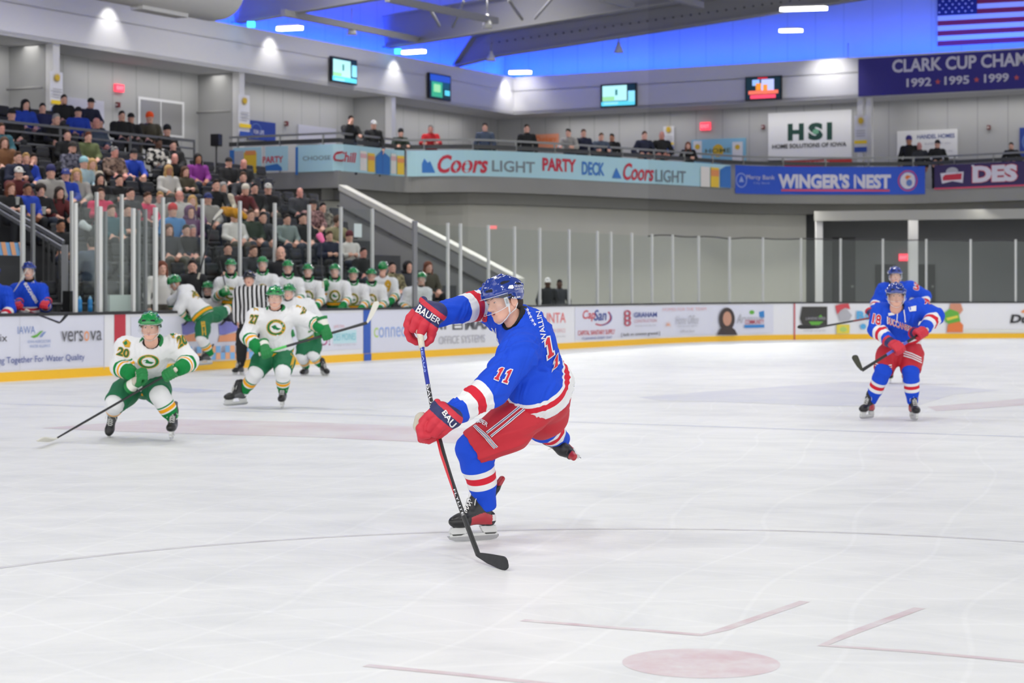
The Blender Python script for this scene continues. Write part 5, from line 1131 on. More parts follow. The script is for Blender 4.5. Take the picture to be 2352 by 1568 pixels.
V, Q = f.mesh(.0034); V = relax(V, Q, 1, .3); ax = P(1004,700,GD)-P(958,762,GD); ax0 = P(980,729,GD); C = V[Q].mean(1); t = (C-npv(ax0))@npv(ax.normalized()); mi = np.zeros(len(Q), dtype=int); mi[(t > -.008) & (t < .046)] = 1; mi[t > .075] = 1
link('glove', rmesh('glove', V, Q, [gr, gn, gp], mi), hr_); glV, glQ = V, Q
# lower hand
GD2 = 11.27; f = Field(); cl = [(1000,944,-.02),(1012,953,-.05),(1022,965,-.05),(1028,977,-.02)]; kl = [(972,968,-.02),(985,984,-.06),(998,994,-.05),(1008,998,-.01)]
for c, k in zip(cl, kl): f.chain(pts(GD2, c, ((c[0]+k[0])/2,(c[1]+k[1])/2,(c[2]+k[2])/2-.015), k), [.026,.031,.027], .005)
f.chain(pts(GD2, (1008,960,.0),(988,980,-.01)), [.05,.044], .02)
f.chain(pts(GD2, (976,970,-.04),(966,984,-.06),(969,999,-.065),(984,1001,-.06)), [.026,.027,.024,.017], .008)
for i in range(4): f.chain(pts(GD2, (1004-4*i,992+2*i,.0+.012*i),(1001-8*i,1004+1.5*i,.01+.02*i),(985-6*i,1012-i,.02+.02*i),(968-2*i,1004-6*i,.02+.022*i),(962,990-5*i,.01+.022*i)), [.021,.02,.019,.018,.016], .005)
f.chain(pts(GD2, (968,962,.05),(962,978,.05)), [.04,.034], .02)
f.chain(pts(GD2, (1006,950,-.01),(1026,968,-.02)), [.055,.055], .02); f.chain(pts(GD2, (1014,942,.0),(1040,960,-.02)), [.052,.058], .012); f.chain(pts(GD2, (1000,934,.03),(1004,924,.04)), [.03,.022], .012)
V, Q = f.mesh(.0034); V = relax(V, Q, 1, .3); ax = P(1046,932,GD2)-P(992,995,GD2); ax0 = P(1011,957,GD2); C = V[Q].mean(1); t = (C-npv(ax0))@npv(ax.normalized()); mi = np.zeros(len(Q), dtype=int); mi[(t > -.004) & (t < .048)] = 1; mi[t > .082] = 1
pc = (C-npv(P(963,970,GD2+.05))); mi[(np.linalg.norm(pc, axis=1) < .062) & (t < -.01) & (C[:,1] > GD2+.0)] = 2
link('glove', rmesh('glove', V, Q, [gr, gn, gp], mi), hr_); g2V, g2Q = V, Q
mk = Marks(glV, glQ); mk.ref = GD; mk.o = .002; mk.text('BAUER', ((954,716),(1007,745),(1014,733),(964,699)), gw, .02); mk.obj('lettering', hr_)
mk = Marks(g2V, g2Q); mk.ref = GD2; mk.o = .002; mk.text('BAU', ((1014,948),(1037,984),(1049,972),(1024,941)), gw, .02); mk.obj('lettering', hr_)
# stick
blu_s = M('stick_blue', (34,52,150), .35); blk_s = M('carbon_black', (34,35,38), .35); red_s = M('stick_red', (190,34,48), .35)
sb, sh, st_ = P(964,760,11.66), G(1098,1273,.045), G(1180,1297,.03)
hs = stick('hockey stick bent under load, held by the shooter in blue, blade on the ice', sb, sh, st_, bend=(-.045,0,-.01), colors=[(0,.26,blu_s),(.26,1,blk_s)], taped=M('blade_frosted_tape', (44,45,49), .75, noise=.4, nscale=35))
mb = MB(); pth = hs['path']; 
def along(t): i = min(int(t*16), 15); return pth[i].lerp(pth[i+1], t*16-i)
mb.prism([along(.475)+Vector((-.018,-.012,0)), along(.56)+Vector((-.021,-.012,0)), along(.66)+Vector((-.016,-.013,0)), along(.76)+Vector((-.012,-.013,0)), along(.66)+Vector((.0,-.014,0)), along(.56)+Vector((-.006,-.014,0)), along(.475)+Vector((-.006,-.014,0))], (0,.004,0), red_s); mb.obj('red_panel', hs['o'])
def shaft_text(txt, t0, t1, w, m, flip=1, off=-.0165, par=hs['o']):
    vs, fs, a = text_mesh(txt, .01); out = []
    for x, y in vs:
        p = along(t0+(t1-t0)*x); d = (along(min(1,t0+(t1-t0)*x+.02))-along(max(0,t0+(t1-t0)*x-.02))).normalized(); wv = Vector((0,-1,0)).cross(d).normalized(); out.append(p+wv*((y-.5)*w*flip)+Vector((0,off,0)))
    mb = MB(); mb.add(out, fs, m); mb.obj('lettering', par)
shaft_text('BAUER', .245, .385, .02, M('stick_white', (214,214,220), .5), 1); shaft_text('NEXUS', .06, .19, .016, M('stick_pale_blue', (150,170,230), .5), 1); shaft_text('FLYLITE', .715, .83, .013, M('stick_white',0), 1)
# prints on the jersey and pants
num_w, num_r = M('number_white', (228,228,232), .7), M('number_red', (200,36,54), .7)
jV, jQ = hero['jersey']; mk = Marks(jV, jQ); mk.ref = HD
for q in (((1132,869),(1147,875),(1162,848),(1146,842)), ((1150,876),(1167,882),(1181,851),(1164,847))): mk.put(*ONEW, q, num_w, 5)
for q in (((1132,869),(1147,875),(1162,848),(1146,842)), ((1150,876),(1167,882),(1181,851),(1164,847))): mk.put(*ONE, q, num_r, 5)
mk.obj('sleeve_number', hr_, 'red number eleven edged in white on the sleeve')
mk = Marks(jV, jQ); mk.ref = HD
for q in (((1258,862),(1284,836),(1268,788),(1243,790)), ((1264,880),(1300,850),(1288,806),(1262,830))): pass
A_ = ((1252,828),(1276,810),(1268,772),(1246,778)); B_ = ((1264,858),(1286,832),(1284,806),(1270,826))
mk.put(*ONEW, A_, num_w, 6); mk.put(*ONEW, B_, num_w, 6); mk.put(*ONE, A_, num_r, 6); mk.put(*ONE, B_, num_r, 6); mk.obj('back_number', hr_, 'large red number on the back')
mk = Marks(jV, jQ); mk.ref = HD; mk.text('WALLIN', ((1257,782),(1240,714),(1230,716),(1244,788)), num_w, .01, 8); mk.obj('name_letters', hr_)
mk = Marks(jV, jQ); mk.ref = HD
for k in range(5):
    cx, cy = 1211+k*2.9, 713+k*9.6; R_ = 4.8
    for a in range(5): an = a*1.2566-.6; mk.poly([(cx+R_*math.cos(an), cy+R_*math.sin(an)),(cx+1.6*math.cos(an+.55), cy+1.6*math.sin(an+.55)),(cx+1.6*math.cos(an-.55), cy+1.6*math.sin(an-.55))], num_w, 1)
    mk.ring(((cx-2,cy+2),(cx+2,cy+2),(cx+2,cy-2),(cx-2,cy-2)), num_w, .3, 10, 1)
mk.obj('shoulder_stars', hr_)
mk = Marks(jV, jQ); mk.ref = HD
mk.text('18', ((1098,735),(1119,740),(1121,724),(1102,717)), num_r, .05, 3); mk.obj('far_sleeve_number', hr_)
mb = MB(); lw = M('lace_white', 0); bj = Marks(jV, jQ); bj.ref = HD
C_ = lambda x, y, o=.008: bj.cast(x, y, o)
for ch in ([(1131,752),(1138,761),(1134,768)],[(1140,752),(1131,762),(1127,770)],[(1133,757),(1141,766)],[(1142,763),(1143,778),(1142,793),(1139,803)]): mb.tube([C_(*c) for c in ch], .0028, lw, 6)
mb.obj('neck_lace', hr_)
pV, pQ = hero['pants']; mk = Marks(pV, pQ); mk.ref = HD; mk.o = .003
def stripe(mk, line, w, m, step=.0008):
    """band of width w px along a polyline"""
    L = []; R_ = []
    for i, p in enumerate(line):
        a = Vector(line[max(i-1,0)]); b = Vector(line[min(i+1,len(line)-1)]); t = (b-a).normalized(); n = Vector((-t.y,t.x))*w/2; p = Vector(p); L.append(p+n); R_.append(p-n)
    mk.o += step; vs = []; 
    for l, r in zip(L, R_): vs += [mk.cast(l.x, l.y, mk.o), mk.cast(r.x, r.y, mk.o)]
    mk.mb.add(vs, [(2*i,2*i+1,2*i+3,2*i+2) for i in range(len(line)-1)], m)
def dense(line, n=12):
    out = []
    for i in range(len(line)-1):
        for k in range(n): out.append(tuple(Vector(line[i]).lerp(Vector(line[i+1]), k/n)))
    return out+[line[-1]]
nav = M('pants_navy', (40,46,104), .7)
for ox, oy in ((0,0),(9,7)):
    ln = dense([(1205+ox,925+oy),(1165+ox*.9,958+oy),(1118+ox*1.1,994+oy*1.2)]); stripe(mk, ln, 5.6, num_w); stripe(mk, ln, 1.6, nav)
for ox in (0,-6):
    ln = dense([(1092+ox*.4,978-ox*.2),(1118+ox,1000-ox*.3),(1142+ox*1.0,1026-ox*.4)]); stripe(mk, ln, 4.6, num_w); stripe(mk, ln, 1.4, nav)
mk.obj('pants_stripes', hr_, 'white and navy piping'); mk = Marks(pV, pQ); mk.ref = HD; mk.o = .004; mk.text('BAUER', ((1086,962),(1119,981),(1123,973),(1092,950)), num_w, .02); mk.obj('lettering', hr_)
# helmet marks
hm = HELMET; hv = np.array([tuple(HT @ (v.co*1.04)) for v in hm.vertices]); hq = np.array([tuple(p.vertices) for p in hm.polygons])
mk = Marks(hv, hq); mk.ref = HD; mk.o = .001; mk.text('BAUER', ((1175,687),(1195,683),(1196,679),(1176,682)), num_w, .03, 3); mk.poly([(1166,663),(1170,656),(1178,655),(1180,660),(1177,663)], num_w, 2); mk.text('THE IOWA', ((1181,660),(1199,657),(1199,653.5),(1181,656)), num_w, 0, 3); mk.text('CLINIC', ((1181,665),(1194,663.5),(1194,660),(1181,661.5)), num_w, 0, 3); mk.obj('helmet_lettering', hr_)

f = Field(); f.ell((0,-.016,.05), (.083,.103,.085), .01); f.ell((0,-.05,-.02), (.08,.066,.062), .02); f.ell((0,.095,-.02), (.078,.082,.085), .012, op='c'); V, Q = f.mesh(.006); place('hair', rmesh('hair', V, Q, [M('hair_dark_brown', (44,32,28), .8)]), hr_, HT)
# ------------------------------------------------------------------ the other players and the linesman
lg, lgo, lw_ = M('logo_green', (14,118,60), .7), M('logo_gold', (206,160,40), .7), M('logo_white', (230,230,232), .7)
def logo(pl, cx, cy, rx, ry, ref, label='round green and gold team crest'):
    V, Q = pl['jersey']; mk = Marks(V, Q); mk.ref = ref; q = lambda k: ((cx-rx*k,cy+ry*k),(cx+rx*k,cy+ry*k),(cx+rx*k,cy-ry*k),(cx-rx*k,cy-ry*k))
    mk.ring(q(1), lgo, .6, 20, 2); mk.ring(q(.9), lg, .78, 20, 2); mk.ring(q(.62), lw_, 0, 16, 2)
    B = lambda *p: [(cx+rx*a, cy+ry*b) for a, b in p]
    mk.poly(B((-.5,-.15),(-.1,-.32),(.1,-.05),(.5,.1),(.25,.3),(-.2,.2)), lg, 2); mk.poly(B((-.3,-.75),(.3,-.75),(.28,-.62),(-.28,-.62)), lgo, 2); mk.obj('crest', pl['root'], label)
def jnum(pl, txt, quad, ref, fill=None, edge=None):
    V, Q = pl['jersey']; mk = Marks(V, Q); mk.ref = ref; mk.text(txt, quad, edge or lgo, .09, 3, .12); mk.text(txt, quad, fill or M('number_green', (30,96,50), .7), .03, 3); mk.obj('sleeve_number', pl['root'])
def patch(pl, cx, cy, r, ref):
    V, Q = pl['jersey']; mk = Marks(V, Q); mk.ref = ref; mk.poly([(cx-r,cy-r*.3),(cx-r*.2,cy-r),(cx+r*.3,cy-r*.8),(cx+r,cy-r*.2),(cx+r*.7,cy+r*.9),(cx-r*.4,cy+r*.8)], lgo, 2); mk.poly([(cx-r*.8,cy-r*.1),(cx-r*.1,cy-r*.7),(cx+r*.2,cy),(cx-r*.3,cy+r*.4)], lg, 2); mk.obj('shoulder_patch', pl['root'])
def collar(pl, c=None):
    """coloured V neck band"""
    J = pl['J']; T = pl['T']; nk = J['neck']; up = (T@Vector((0,-.03,-.11))-nk).normalized(); mb = MB(); side, fw = pl['side'], pl['fw']; ring = []
    for k in range(25):
        a = 2*math.pi*k/24; d = max(0, math.cos(a)); ring.append(nk+up*(.045-.09*d**1.6)+side*(.102*math.sin(a))+fw*(.098*math.cos(a)+.018*d))
    mb.tube(ring, .019, c or M('collar_green', (14,124,62), .7), 8, caps=False, flat=1.3); mb.obj('collar', pl['root'])
wt_tape = M('white_blade_tape', (218,216,206), .85)
X = lambda px, py, D: P(px, py, D)
# crouching green skater at left
p20 = player('crouching player in white and green with number 20, reaching a stick out to the left', 'green', 19.6, dict(head=(345,752,-.3), neck=(347,792,-.14), chest=(339,826,-.06), pelvis=(334,872,.22), sR=(290,800,-.06), eR=(277,842,-.12), wR=(302,858,-.32), sL=(402,794,-.06), eL=(433,830,-.1), wL=(414,846,-.28),
    hR=(304,882,.2), kR=(266,924,-.1), aR=(259,946,.34), hL=(356,884,.18), kL=(366,906,-.16), aL=(398,960,-.08)), (.02,-1,-.12), h=.01, fwd=(0,-1,-.3), fold=.006, hemtilt=-.2, seed=2, toes={'R':((-.12,-.55,-.8),(.1,-.8,.55)), 'L':((.06,-1,.03),(.05,0,1))})
s20 = stick('hockey stick with white taped blade held low by the crouching player at left', X(404,848,19.15), G(130,1006,.04), G(99,1027,.02), taped=wt_tape)
sd = (G(130,1006,.04)-X(404,848,19.15)).normalized(); hand(p20, 'L', X(391,858,19.2), sd, -1, 'green'); hand(p20, 'R', X(322,866,19.15), (.2,-.5,-.75), 1, 'green')
collar(p20); logo(p20, 341, 830, 25, 16, 19.4); jnum(p20, '20', ((410,800),(432,788),(425,765),(405,774)), 19.5); jnum(p20, '20', ((268,815),(295,822),(298,803),(274,796)), 19.5); patch(p20, 399, 768, 10, 19.5); patch(p20, 291, 789, 10, 19.5)
# tall green skater, stick held across
p27 = player('tall player in white and green with number 27 facing the camera, stick held across', 'green', 24.7, dict(head=(632,684,-.12), neck=(634,714,-.04), chest=(634,748,-.02), pelvis=(632,802,.08), sR=(588,728,0), eR=(570,772,-.05), wR=(592,800,-.3), sL=(682,722,0), eL=(722,742,-.1), wL=(738,752,-.3),
    hR=(612,814,.1), kR=(590,852,-.12), aR=(562,896,.1), hL=(654,812,.1), kL=(650,850,-.18), aL=(650,898,0)), (.0,-1,-.05), h=.011, fwd=(0,-1,-.1), fold=.006, hemtilt=.05, seed=3, toes={'R':((-.85,-.5,-.05),(.28,0,1)), 'L':((0,-1,0),(0,0,1))})
sb_, sh_, stt = X(596,813,24.3), X(843,741,24.45), X(867,692,24.5)
stick('hockey stick with white taped blade pointing up right, held by the tall player', sb_, sh_, stt, taped=wt_tape, colors=[(0,.25,M('stick_green', (80,190,90), .4)),(.25,1,M('carbon_black',0))])
sd = (sh_-sb_).normalized(); hand(p27, 'R', sb_.lerp(sh_, .06), sd, 1, 'green'); hand(p27, 'L', sb_.lerp(sh_, .62)+Vector((0,0,.02)), -sd, -1, 'green')
collar(p27); logo(p27, 634, 752, 22, 19, 24.5); jnum(p27, '27', ((572,742),(592,746),(594,724),(576,722)), 24.7); jnum(p27, '27', ((690,722),(706,718),(710,700),(696,702)), 24.7); patch(p27, 585, 704, 7, 24.7); patch(p27, 686, 698, 8, 24.7)
mk = Marks(*p27['pants']); mk.ref = 24.7
for st_line in ([(680,792),(676,815),(668,845)],): stripe(mk, dense(st_line, 5), 6, lgo)
mk.obj('pants_stripe', p27['root'], 'gold stripe')
# third green skater behind
p3 = player('player in white and green mostly hidden behind the tall one, leg out right', 'green', 34, dict(head=(664,672,-.05), neck=(670,690,0), chest=(686,716,0), pelvis=(712,768,.05), sR=(652,704,0), eR=(645,738,-.05), wR=(662,760,-.2), sL=(708,700,.1), eL=(730,732,.1), wL=(726,760,-.1),
    hR=(704,784,0), kR=(694,816,-.1), aR=(703,842,.2), hL=(722,782,.05), kL=(719,812,-.1), aL=(737,838,0)), (-.2,-1,-.05), h=.014, fwd=(-.2,-1,-.2), fold=.006, seed=4, toes={'R':((-.3,-1,0),(0,0,1)), 'L':((.5,-.8,-.2),(-.25,0,1))})
hand(p3, 'L', X(730,768,33.7), (0.3,0,-1), -1, 'green'); hand(p3, 'R', X(668,766,33.6), (.3,0,-1), 1, 'green')
# green player climbing over the boards
p4 = player('player in white with green number 4 on the back climbing over the boards', 'green', 35.6, dict(head=(402,650,.35), neck=(418,662,.28), chest=(434,682,.2), pelvis=(464,722,.05), sL=(424,684,0), eL=(410,712,-.05), wL=(424,728,.1), sR=(432,668,.45), eR=(396,692,.5), wR=(402,716,.6),
    hL=(468,738,-.05), kL=(463,776,-.22), aL=(484,814,-.05), hR=(484,728,.2), kR=(512,716,.55), aR=(528,706,.9)), (-.75,-.3,-.5), h=.014, fwd=(-.65,.35,-.6), fold=.006, seed=5, toes={'L':((-.75,-.45,-.05),(.3,.05,1)), 'R':((.3,.2,-.6),(-.6,0,.4))})
hand(p4, 'L', X(436,730,35.7), (0,1,0), -1, 'green'); jnum(p4, '4', ((446,690),(463,680),(454,657),(437,664)), 35.5)
mk = Marks(*p4['pants']); mk.ref = 35.5; stripe(mk, dense([(466,738),(468,755),(469,770)], 4), 9, lgo); mk.obj('pants_stripe', p4['root'], 'gold stripe')
# linesman
pr = player('linesman in black and white stripes with dark helmet, standing by the boards', 'ref', 34.4, dict(head=(572,642,-.03), neck=(574,660,0), chest=(576,684,0), pelvis=(578,732,0), sR=(550,672,0), eR=(542,702,.02), wR=(545,734,-.05), sL=(606,670,0), eL=(613,704,0), wL=(606,734,-.1),
    hR=(566,742,0), kR=(556,795,-.05), aR=(553,838,0), hL=(592,742,0), kL=(600,795,-.05), aL=(607,840,0)), (.1,-1,0), h=.014, fwd=(0,-1,0), fold=.004, seed=6, torso_r=(.15,.165), wpad=.75, visor=False, toes={'R':((-.5,-.85,0),(0,0,1)), 'L':((-.4,-.9,0),(0,0,1))})
def bare_hand(root, wrist, tip, nrm, side=1, h=.006, m=None, name='hand'):
    """open relaxed hand: palm, four bent fingers, thumb from the side of the palm"""
    w, t = Vector(wrist), Vector(tip); x = (t-w).normalized(); z = Vector(nrm); z = (z-x*z.dot(x)).normalized(); y = z.cross(x)*side; L = .185; q = lambda a,b,c: w+x*(a*L)+y*(b*L)+z*(c*L)
    f = Field(); f.cone(q(-.15,0,0), q(.1,0,0), .03, .032, .01); f.ell(q(.28,0,0), (.048,.04,.02), .015, [tuple(x),tuple(y),tuple(z)])
    for b, l in ((-.17,.86),(-.06,.98),(.055,1.0),(.16,.92)): f.chain([q(.42,b,.02), q(.42+.3*(l-.42)/.58, b*1.1, .0), q(.42+(l-.42)*.8, b*1.12, -.07), q(l*.97, b*1.1, -.15)], [.0105,.0095,.0088,.0075], .004)
    f.chain([q(.12,.14,-.02), q(.3,.28,-.07), q(.48,.3,-.12)], [.014,.011,.009], .006); V, Q = f.mesh(h); link(name, rmesh(name, V, Q, [m or skin]), root)
for s, t in (('R',(548,752)),('L',(606,752))): bare_hand(pr['root'], pr['J']['w'+s], X(t[0],t[1],34.35), (-1 if s=='R' else 1,0,0), 1, .008)
# blue pair at right
pb = player('player in blue and red crouching at right, mouth open, stick held low', 'blue', 22.5, dict(head=(2058,680,-.2), neck=(2064,708,-.06), chest=(2068,736,0), pelvis=(2074,782,.16), sR=(2024,718,0), eR=(2014,756,-.05), wR=(2042,780,-.28), sL=(2110,708,.05), eL=(2148,726,0), wL=(2124,754,-.26),
    hR=(2050,792,.15), kR=(2030,848,-.1), aR=(2001,920,.1), hL=(2094,790,.15), kL=(2092,850,-.1), aL=(2096,922,0)), (-.12,-1,-.08), h=.011, fwd=(0,-1,-.3), fold=.006, hemtilt=-.15, seed=7, toes={'R':((-.62,-.78,0),(.1,0,1)), 'L':((.05,-1,0),(0,0,1))})
b0, b1, b2 = X(2130,756,22.1), X(1980,850,21.95), X(1963,816,21.9); stick('hockey stick with a dark upturned blade held by the crouching blue player at right', b0, b1, b2, taped=M('dark_olive_tape', (58,60,50), .7), colors=[(0,.3,M('carbon_black',0)),(.3,.62,M('stick_violet_blue', (90,100,196), .4)),(.62,1,M('carbon_black',0))])
sd = (b1-b0).normalized(); hand(pb, 'L', b0.lerp(b1, .1), sd, -1, 'blue'); hand(pb, 'R', b0.lerp(b1, .46), -sd, 1, 'blue')
jw, jr = num_w, num_r; jnum(pb, '18', ((2003,742),(2022,748),(2024,724),(2007,720)), 22.4, jr, jw); jnum(pb, '18', ((2124,698),(2142,694),(2144,674),(2128,676)), 22.5, jr, jw)
mk = Marks(*pb['jersey']); mk.ref = 22.4; mk.text('BUCCANEERS', ((2040,744),(2098,764),(2098,752),(2040,728)), num_w, .05, 4, .1); mk.text('BUCCANEERS', ((2040,744),(2098,764),(2098,752),(2040,728)), num_r, .0, 4); mk.poly([(2040,719),(2055,717),(2055,723),(2041,725)], num_w, 2); mk.poly([(2086,706),(2104,702),(2103,714),(2089,716)], num_w, 2)
for l in ([(2062,712),(2060,740)],[(2076,712),(2079,740)]): stripe(mk, dense(l, 4), 2.2, num_w)
mk.obj('chest_lettering', pb['root'])
mk = Marks(*pb['pants']); mk.ref = 22.4
for k in range(3): stripe(mk, dense([(2076,806+k*5.5),(2095,812+k*5.5),(2116,822+k*5.5)], 5), 2.6, num_w); stripe(mk, dense([(2010,834+k*4.5),(2030,840+k*4.5),(2048,838+k*4.5)], 5), 2.2, num_w)
mk.obj('pants_stripes', pb['root'], 'white bands')
pb2 = player('player in blue standing half hidden behind the crouching blue player', 'blue', 31.2, dict(head=(2056,634,-.05), neck=(2058,654,0), chest=(2060,680,0), pelvis=(2062,736,.1), sR=(2030,666,0), eR=(2014,696,-.02), wR=(2008,712,-.2), sL=(2090,662,0), eL=(2124,680,.05), wL=(2120,708,-.1),
    hR=(2048,750,.1), kR=(2042,800,-.05), aR=(2045,850,.1), hL=(2076,750,.1), kL=(2080,802,-.05), aL=(2078,852,.05)), (-.05,-1,0), h=.013, fwd=(0,-1,-.1), fold=.005, seed=8, toes={'R':((-.2,-1,0),(0,0,1)), 'L':((.1,-1,0),(0,0,1))})
b0, b1, b2 = X(2042,722,30.9), X(1876,752,30.6), X(1832,747,30.6); stick('dark hockey stick held out flat to the left by the blue player behind', b0, b1, b2, colors=[(0,.5,M('stick_dark_red', (120,40,40), .4)),(.5,1,M('carbon_black',0))])
hand(pb2, 'R', b0.lerp(b1, .2), (b1-b0).normalized(), 1, 'blue'); hand(pb2, 'L', X(2122,716,30.9), (0,0,-1), -1, 'blue'); jnum(pb2, '3', ((2098,664),(2110,668),(2112,650),(2100,648)), 31, jr, jw)
# home players in the box at left
def bench_joints(px, py, s, lean=(0,0), wr=None, wl=None, w=25):
    k = s/119.0; q = lambda x, y, d=0: (px+x*k, py+y*k, d); lx, ly = lean
    return dict(head=q(0,0,-.06), neck=q(1+lx*.2,21,0), chest=q(lx*.5,50+ly*.5,.02), pelvis=q(lx,84+ly,.06), sR=q(-w+lx*.3,38+ly*.3,0), eR=q(-w-8+lx*.5,70+ly*.3,-.05), wR=wr or q(-16+lx*.5,92+ly*.3,-.42), sL=q(w+lx*.3,38+ly*.3,0), eL=q(w+8+lx*.5,70+ly*.3,-.05), wL=wl or q(16+lx*.5,92+ly*.3,-.42))
def bench_player(px, py, o, label, team='green', look=(0,-1,-.05), lean=(0,0), seed=0, wr=None, wl=None, hands='LR', up=(0,0,1), group=None, crest=True):
    D = D_at(px, o); s = F/D; j = bench_joints(px, py, s, lean, wr, wl); pl = player(label, team, D, j, look, h=.015, legs=False, fwd=(look[0],look[1],0), fold=.006, seed=seed, head_up=up, hemdrop=.02, hemtilt=0, group=group)
    for h_ in hands:
        w = pl['J']['w'+h_]; fwv = Vector((look[0],look[1],0)).normalized(); hand(pl, h_, w+fwv*.09-Vector((0,0,.03)), (pl['side'] if h_=='L' else -pl['side'])*(1 if 1 else -1)+Vector((0,0,.2)), 1 if h_=='R' else -1, team)
    if team == 'green':
        if crest:
            collar(pl); k = s/119; logo(pl, px+lean[0]*.4, py+62*k+lean[1]*.3, 14*k, 15*k, D)
    return pl
ph = bench_player(66, 622, .75, 'home player in blue and red standing behind the boards at far left', 'blue', look=(.05,-1,.02), seed=9, wr=(43,698,-.5), wl=(105,696,-.5))
mk = Marks(*ph['jersey']); mk.ref = 33
for tx, q in (('BUCCANEERS', ((54,652),(82,698),(88,692),(60,646))),): mk.text(tx, q, num_w, .05, 3)
mk.text('A', ((72,650),(79,650),(79,640),(72,640)), num_w, .03, 2); mk.obj('chest_lettering', ph['root'])
ph2 = bench_player(-16, 628, .75, 'home player in blue cut off by the left edge of the photo', 'blue', look=(.05,-1,.02), seed=10)
a0, a1, a2 = X(30,672,32.6), X(58,637,32.4), X(71,622,32.4); stick('hockey stick with pale blade held up before the home player at left', X(8,700,32.9), X(30,671,32.6), X(70,620,32.4), taped=wt_tape)
stick('dark hockey stick lying over the boards below the home player, blade hanging outside', X(60,712,32.6), X(137,741,31.9), X(157,722,32.0), colors=[(0,.4,M('stick_dark_red',0)),(.4,1,M('carbon_black',0))])
# visiting bench
bench_player(530, 612, .95, 'green helmeted player first in the visiting bench row, glove raised to the chest', wr=(518,668,-.3), seed=11, look=(.1,-1,-.05))
bench_player(603, 606, 1.1, 'green helmeted bench player standing behind the linesman', seed=12, look=(.05,-1,0))
bench_player(661, 614, .95, 'green helmeted bench player directly behind the tall skater', seed=13, look=(.1,-1,-.1))
bench_player(707, 622, .95, 'green helmeted bench player between the tall skater and the one with a raised stick', seed=14, look=(.05,-1,-.05))
bench_player(769, 622, .95, 'green helmeted bench player holding a stick upright with a raised glove', seed=15, wr=(748,650,-.3), look=(0,-1,0))
bench_player(811, 630, .95, 'green helmeted bench player above the blue stripe on the left side', seed=16, look=(.1,-1,-.1))
bench_player(853, 632, .95, 'green helmeted bench player above the blue stripe, arm hanging over the boards', seed=17, look=(.1,-1,-.1), wr=(858,712,-.55))
p9 = bench_player(880, 616, 1.2, 'green helmeted bench player with back turned and number 9', seed=18, look=(.25,1,0), crest=False, hands=''); jnum(p9, '9', ((884,672),(898,672),(898,644),(884,644)), 39, lgo, lgo)
bench_player(968, 640, .9, 'green helmeted player leaning far over at the right end of the bench', seed=19, look=(-.1,-1,-.05), lean=(-34,-6), crest=False)
bench_player(477, 664, 1.5, 'green helmeted player sitting low between the climbing player and the bench row', seed=20, look=(-.2,-1,-.1), crest=False, hands='')
for (a, b, c, l) in (((455,640,38.2),(490,505,38.4),(510,480,38.4),'hockey stick with white taped blade raised above the visiting bench'), ((742,660,38.0),(738,590,38.2),(735,560,38.2),'dark hockey stick held upright on the visiting bench'), ((520,668,37.6),(505,600,38),(502,575,38),'dark hockey stick held upright by the first bench player')):
    stick(l, X(*a), X(*b), X(*c), taped=wt_tape if 'white' in l else None)
# ------------------------------------------------------------------ stand: stepped rows, seats, rails
ROWP, RISE, O0, F0 = .85, .39, 3.2, 1.16
UEND = (A.to_2d()-B0).dot(U2)-.1
m_step = M('dark_step_concrete', (74,75,78), .85, noise=.08, nscale=2)
def row_end(r): return UEND-1.2 if r < 8 else UEND-5.5
mb = MB()
for r in range(-1, 12):
    z = F0+RISE*r; o0 = O0+ROWP*r-.35; o1 = o0+ROWP+(0 if r < 11 else 2.2); ue = row_end(r)
    q = [RK(-16,o0,0), RK(ue,o0,0), RK(ue,o1,0), RK(-16,o1,0)]; mb.prism([Vector((p.x,p.y,0)) for p in q], (0,0,z), m_step)
structure(mb.obj('floor_stand'))
def seat_meshes():
    f = Field(); f.cone((-.19,.0,.43), (.19,.0,.43), .05, .05, .02, flat=((0,0,1),.5)); f.cone((-.17,.2,.42), (.17,.2,.42), .045, .045, .05, flat=((0,0,1),.5)); f.cone((-.18,.1,.43), (.18,.1,.43), .07, .07, .04, flat=((0,0,1),.4)); V, Q = f.mesh(.02)
    s = rmesh('seat_pan', V, Q, [M('seat_black_plastic', (36,37,41), .5)])
    f = Field(); f.cone((-.18,-.06,.55), (.18,-.06,.55), .045, .045, .03, flat=((0,1,0),.5)); f.cone((-.17,-.1,.8), (.17,-.1,.8), .05, .05, .09, flat=((0,1,0),.5)); f.cone((-.15,-.085,.68), (.15,-.085,.68), .08, .08, .05, flat=((0,1,0),.3)); V, Q = f.mesh(.02)
    b = rmesh('backrest', V, Q, [M('seat_black_plastic', 0)])
    mb = MB(); mb.bar((0,-.02,0), (0,-.02,.42), .1, .06, M('seat_bracket_grey', (90,92,96), .5)); return s, b, mb.mesh('bracket')
SEAT = seat_meshes()
def orient(p, fx, fy): return frame(p, y=(fx,fy,0), z=(0,0,1))
def add_seat(r, u):
    p = RK(u, O0+ROWP*r, F0+RISE*r); T = orient(p, V2.x, V2.y); o = thing('stadium_seat', 'black folding stadium seat in %s row of the stand' % (ORD[r] if r >= 0 else 'the lowest'), 'seat', p, 'black seats in the stand')
    for nm, me in zip(('seat_pan','backrest','bracket'), SEAT): place(nm, me, o, T)
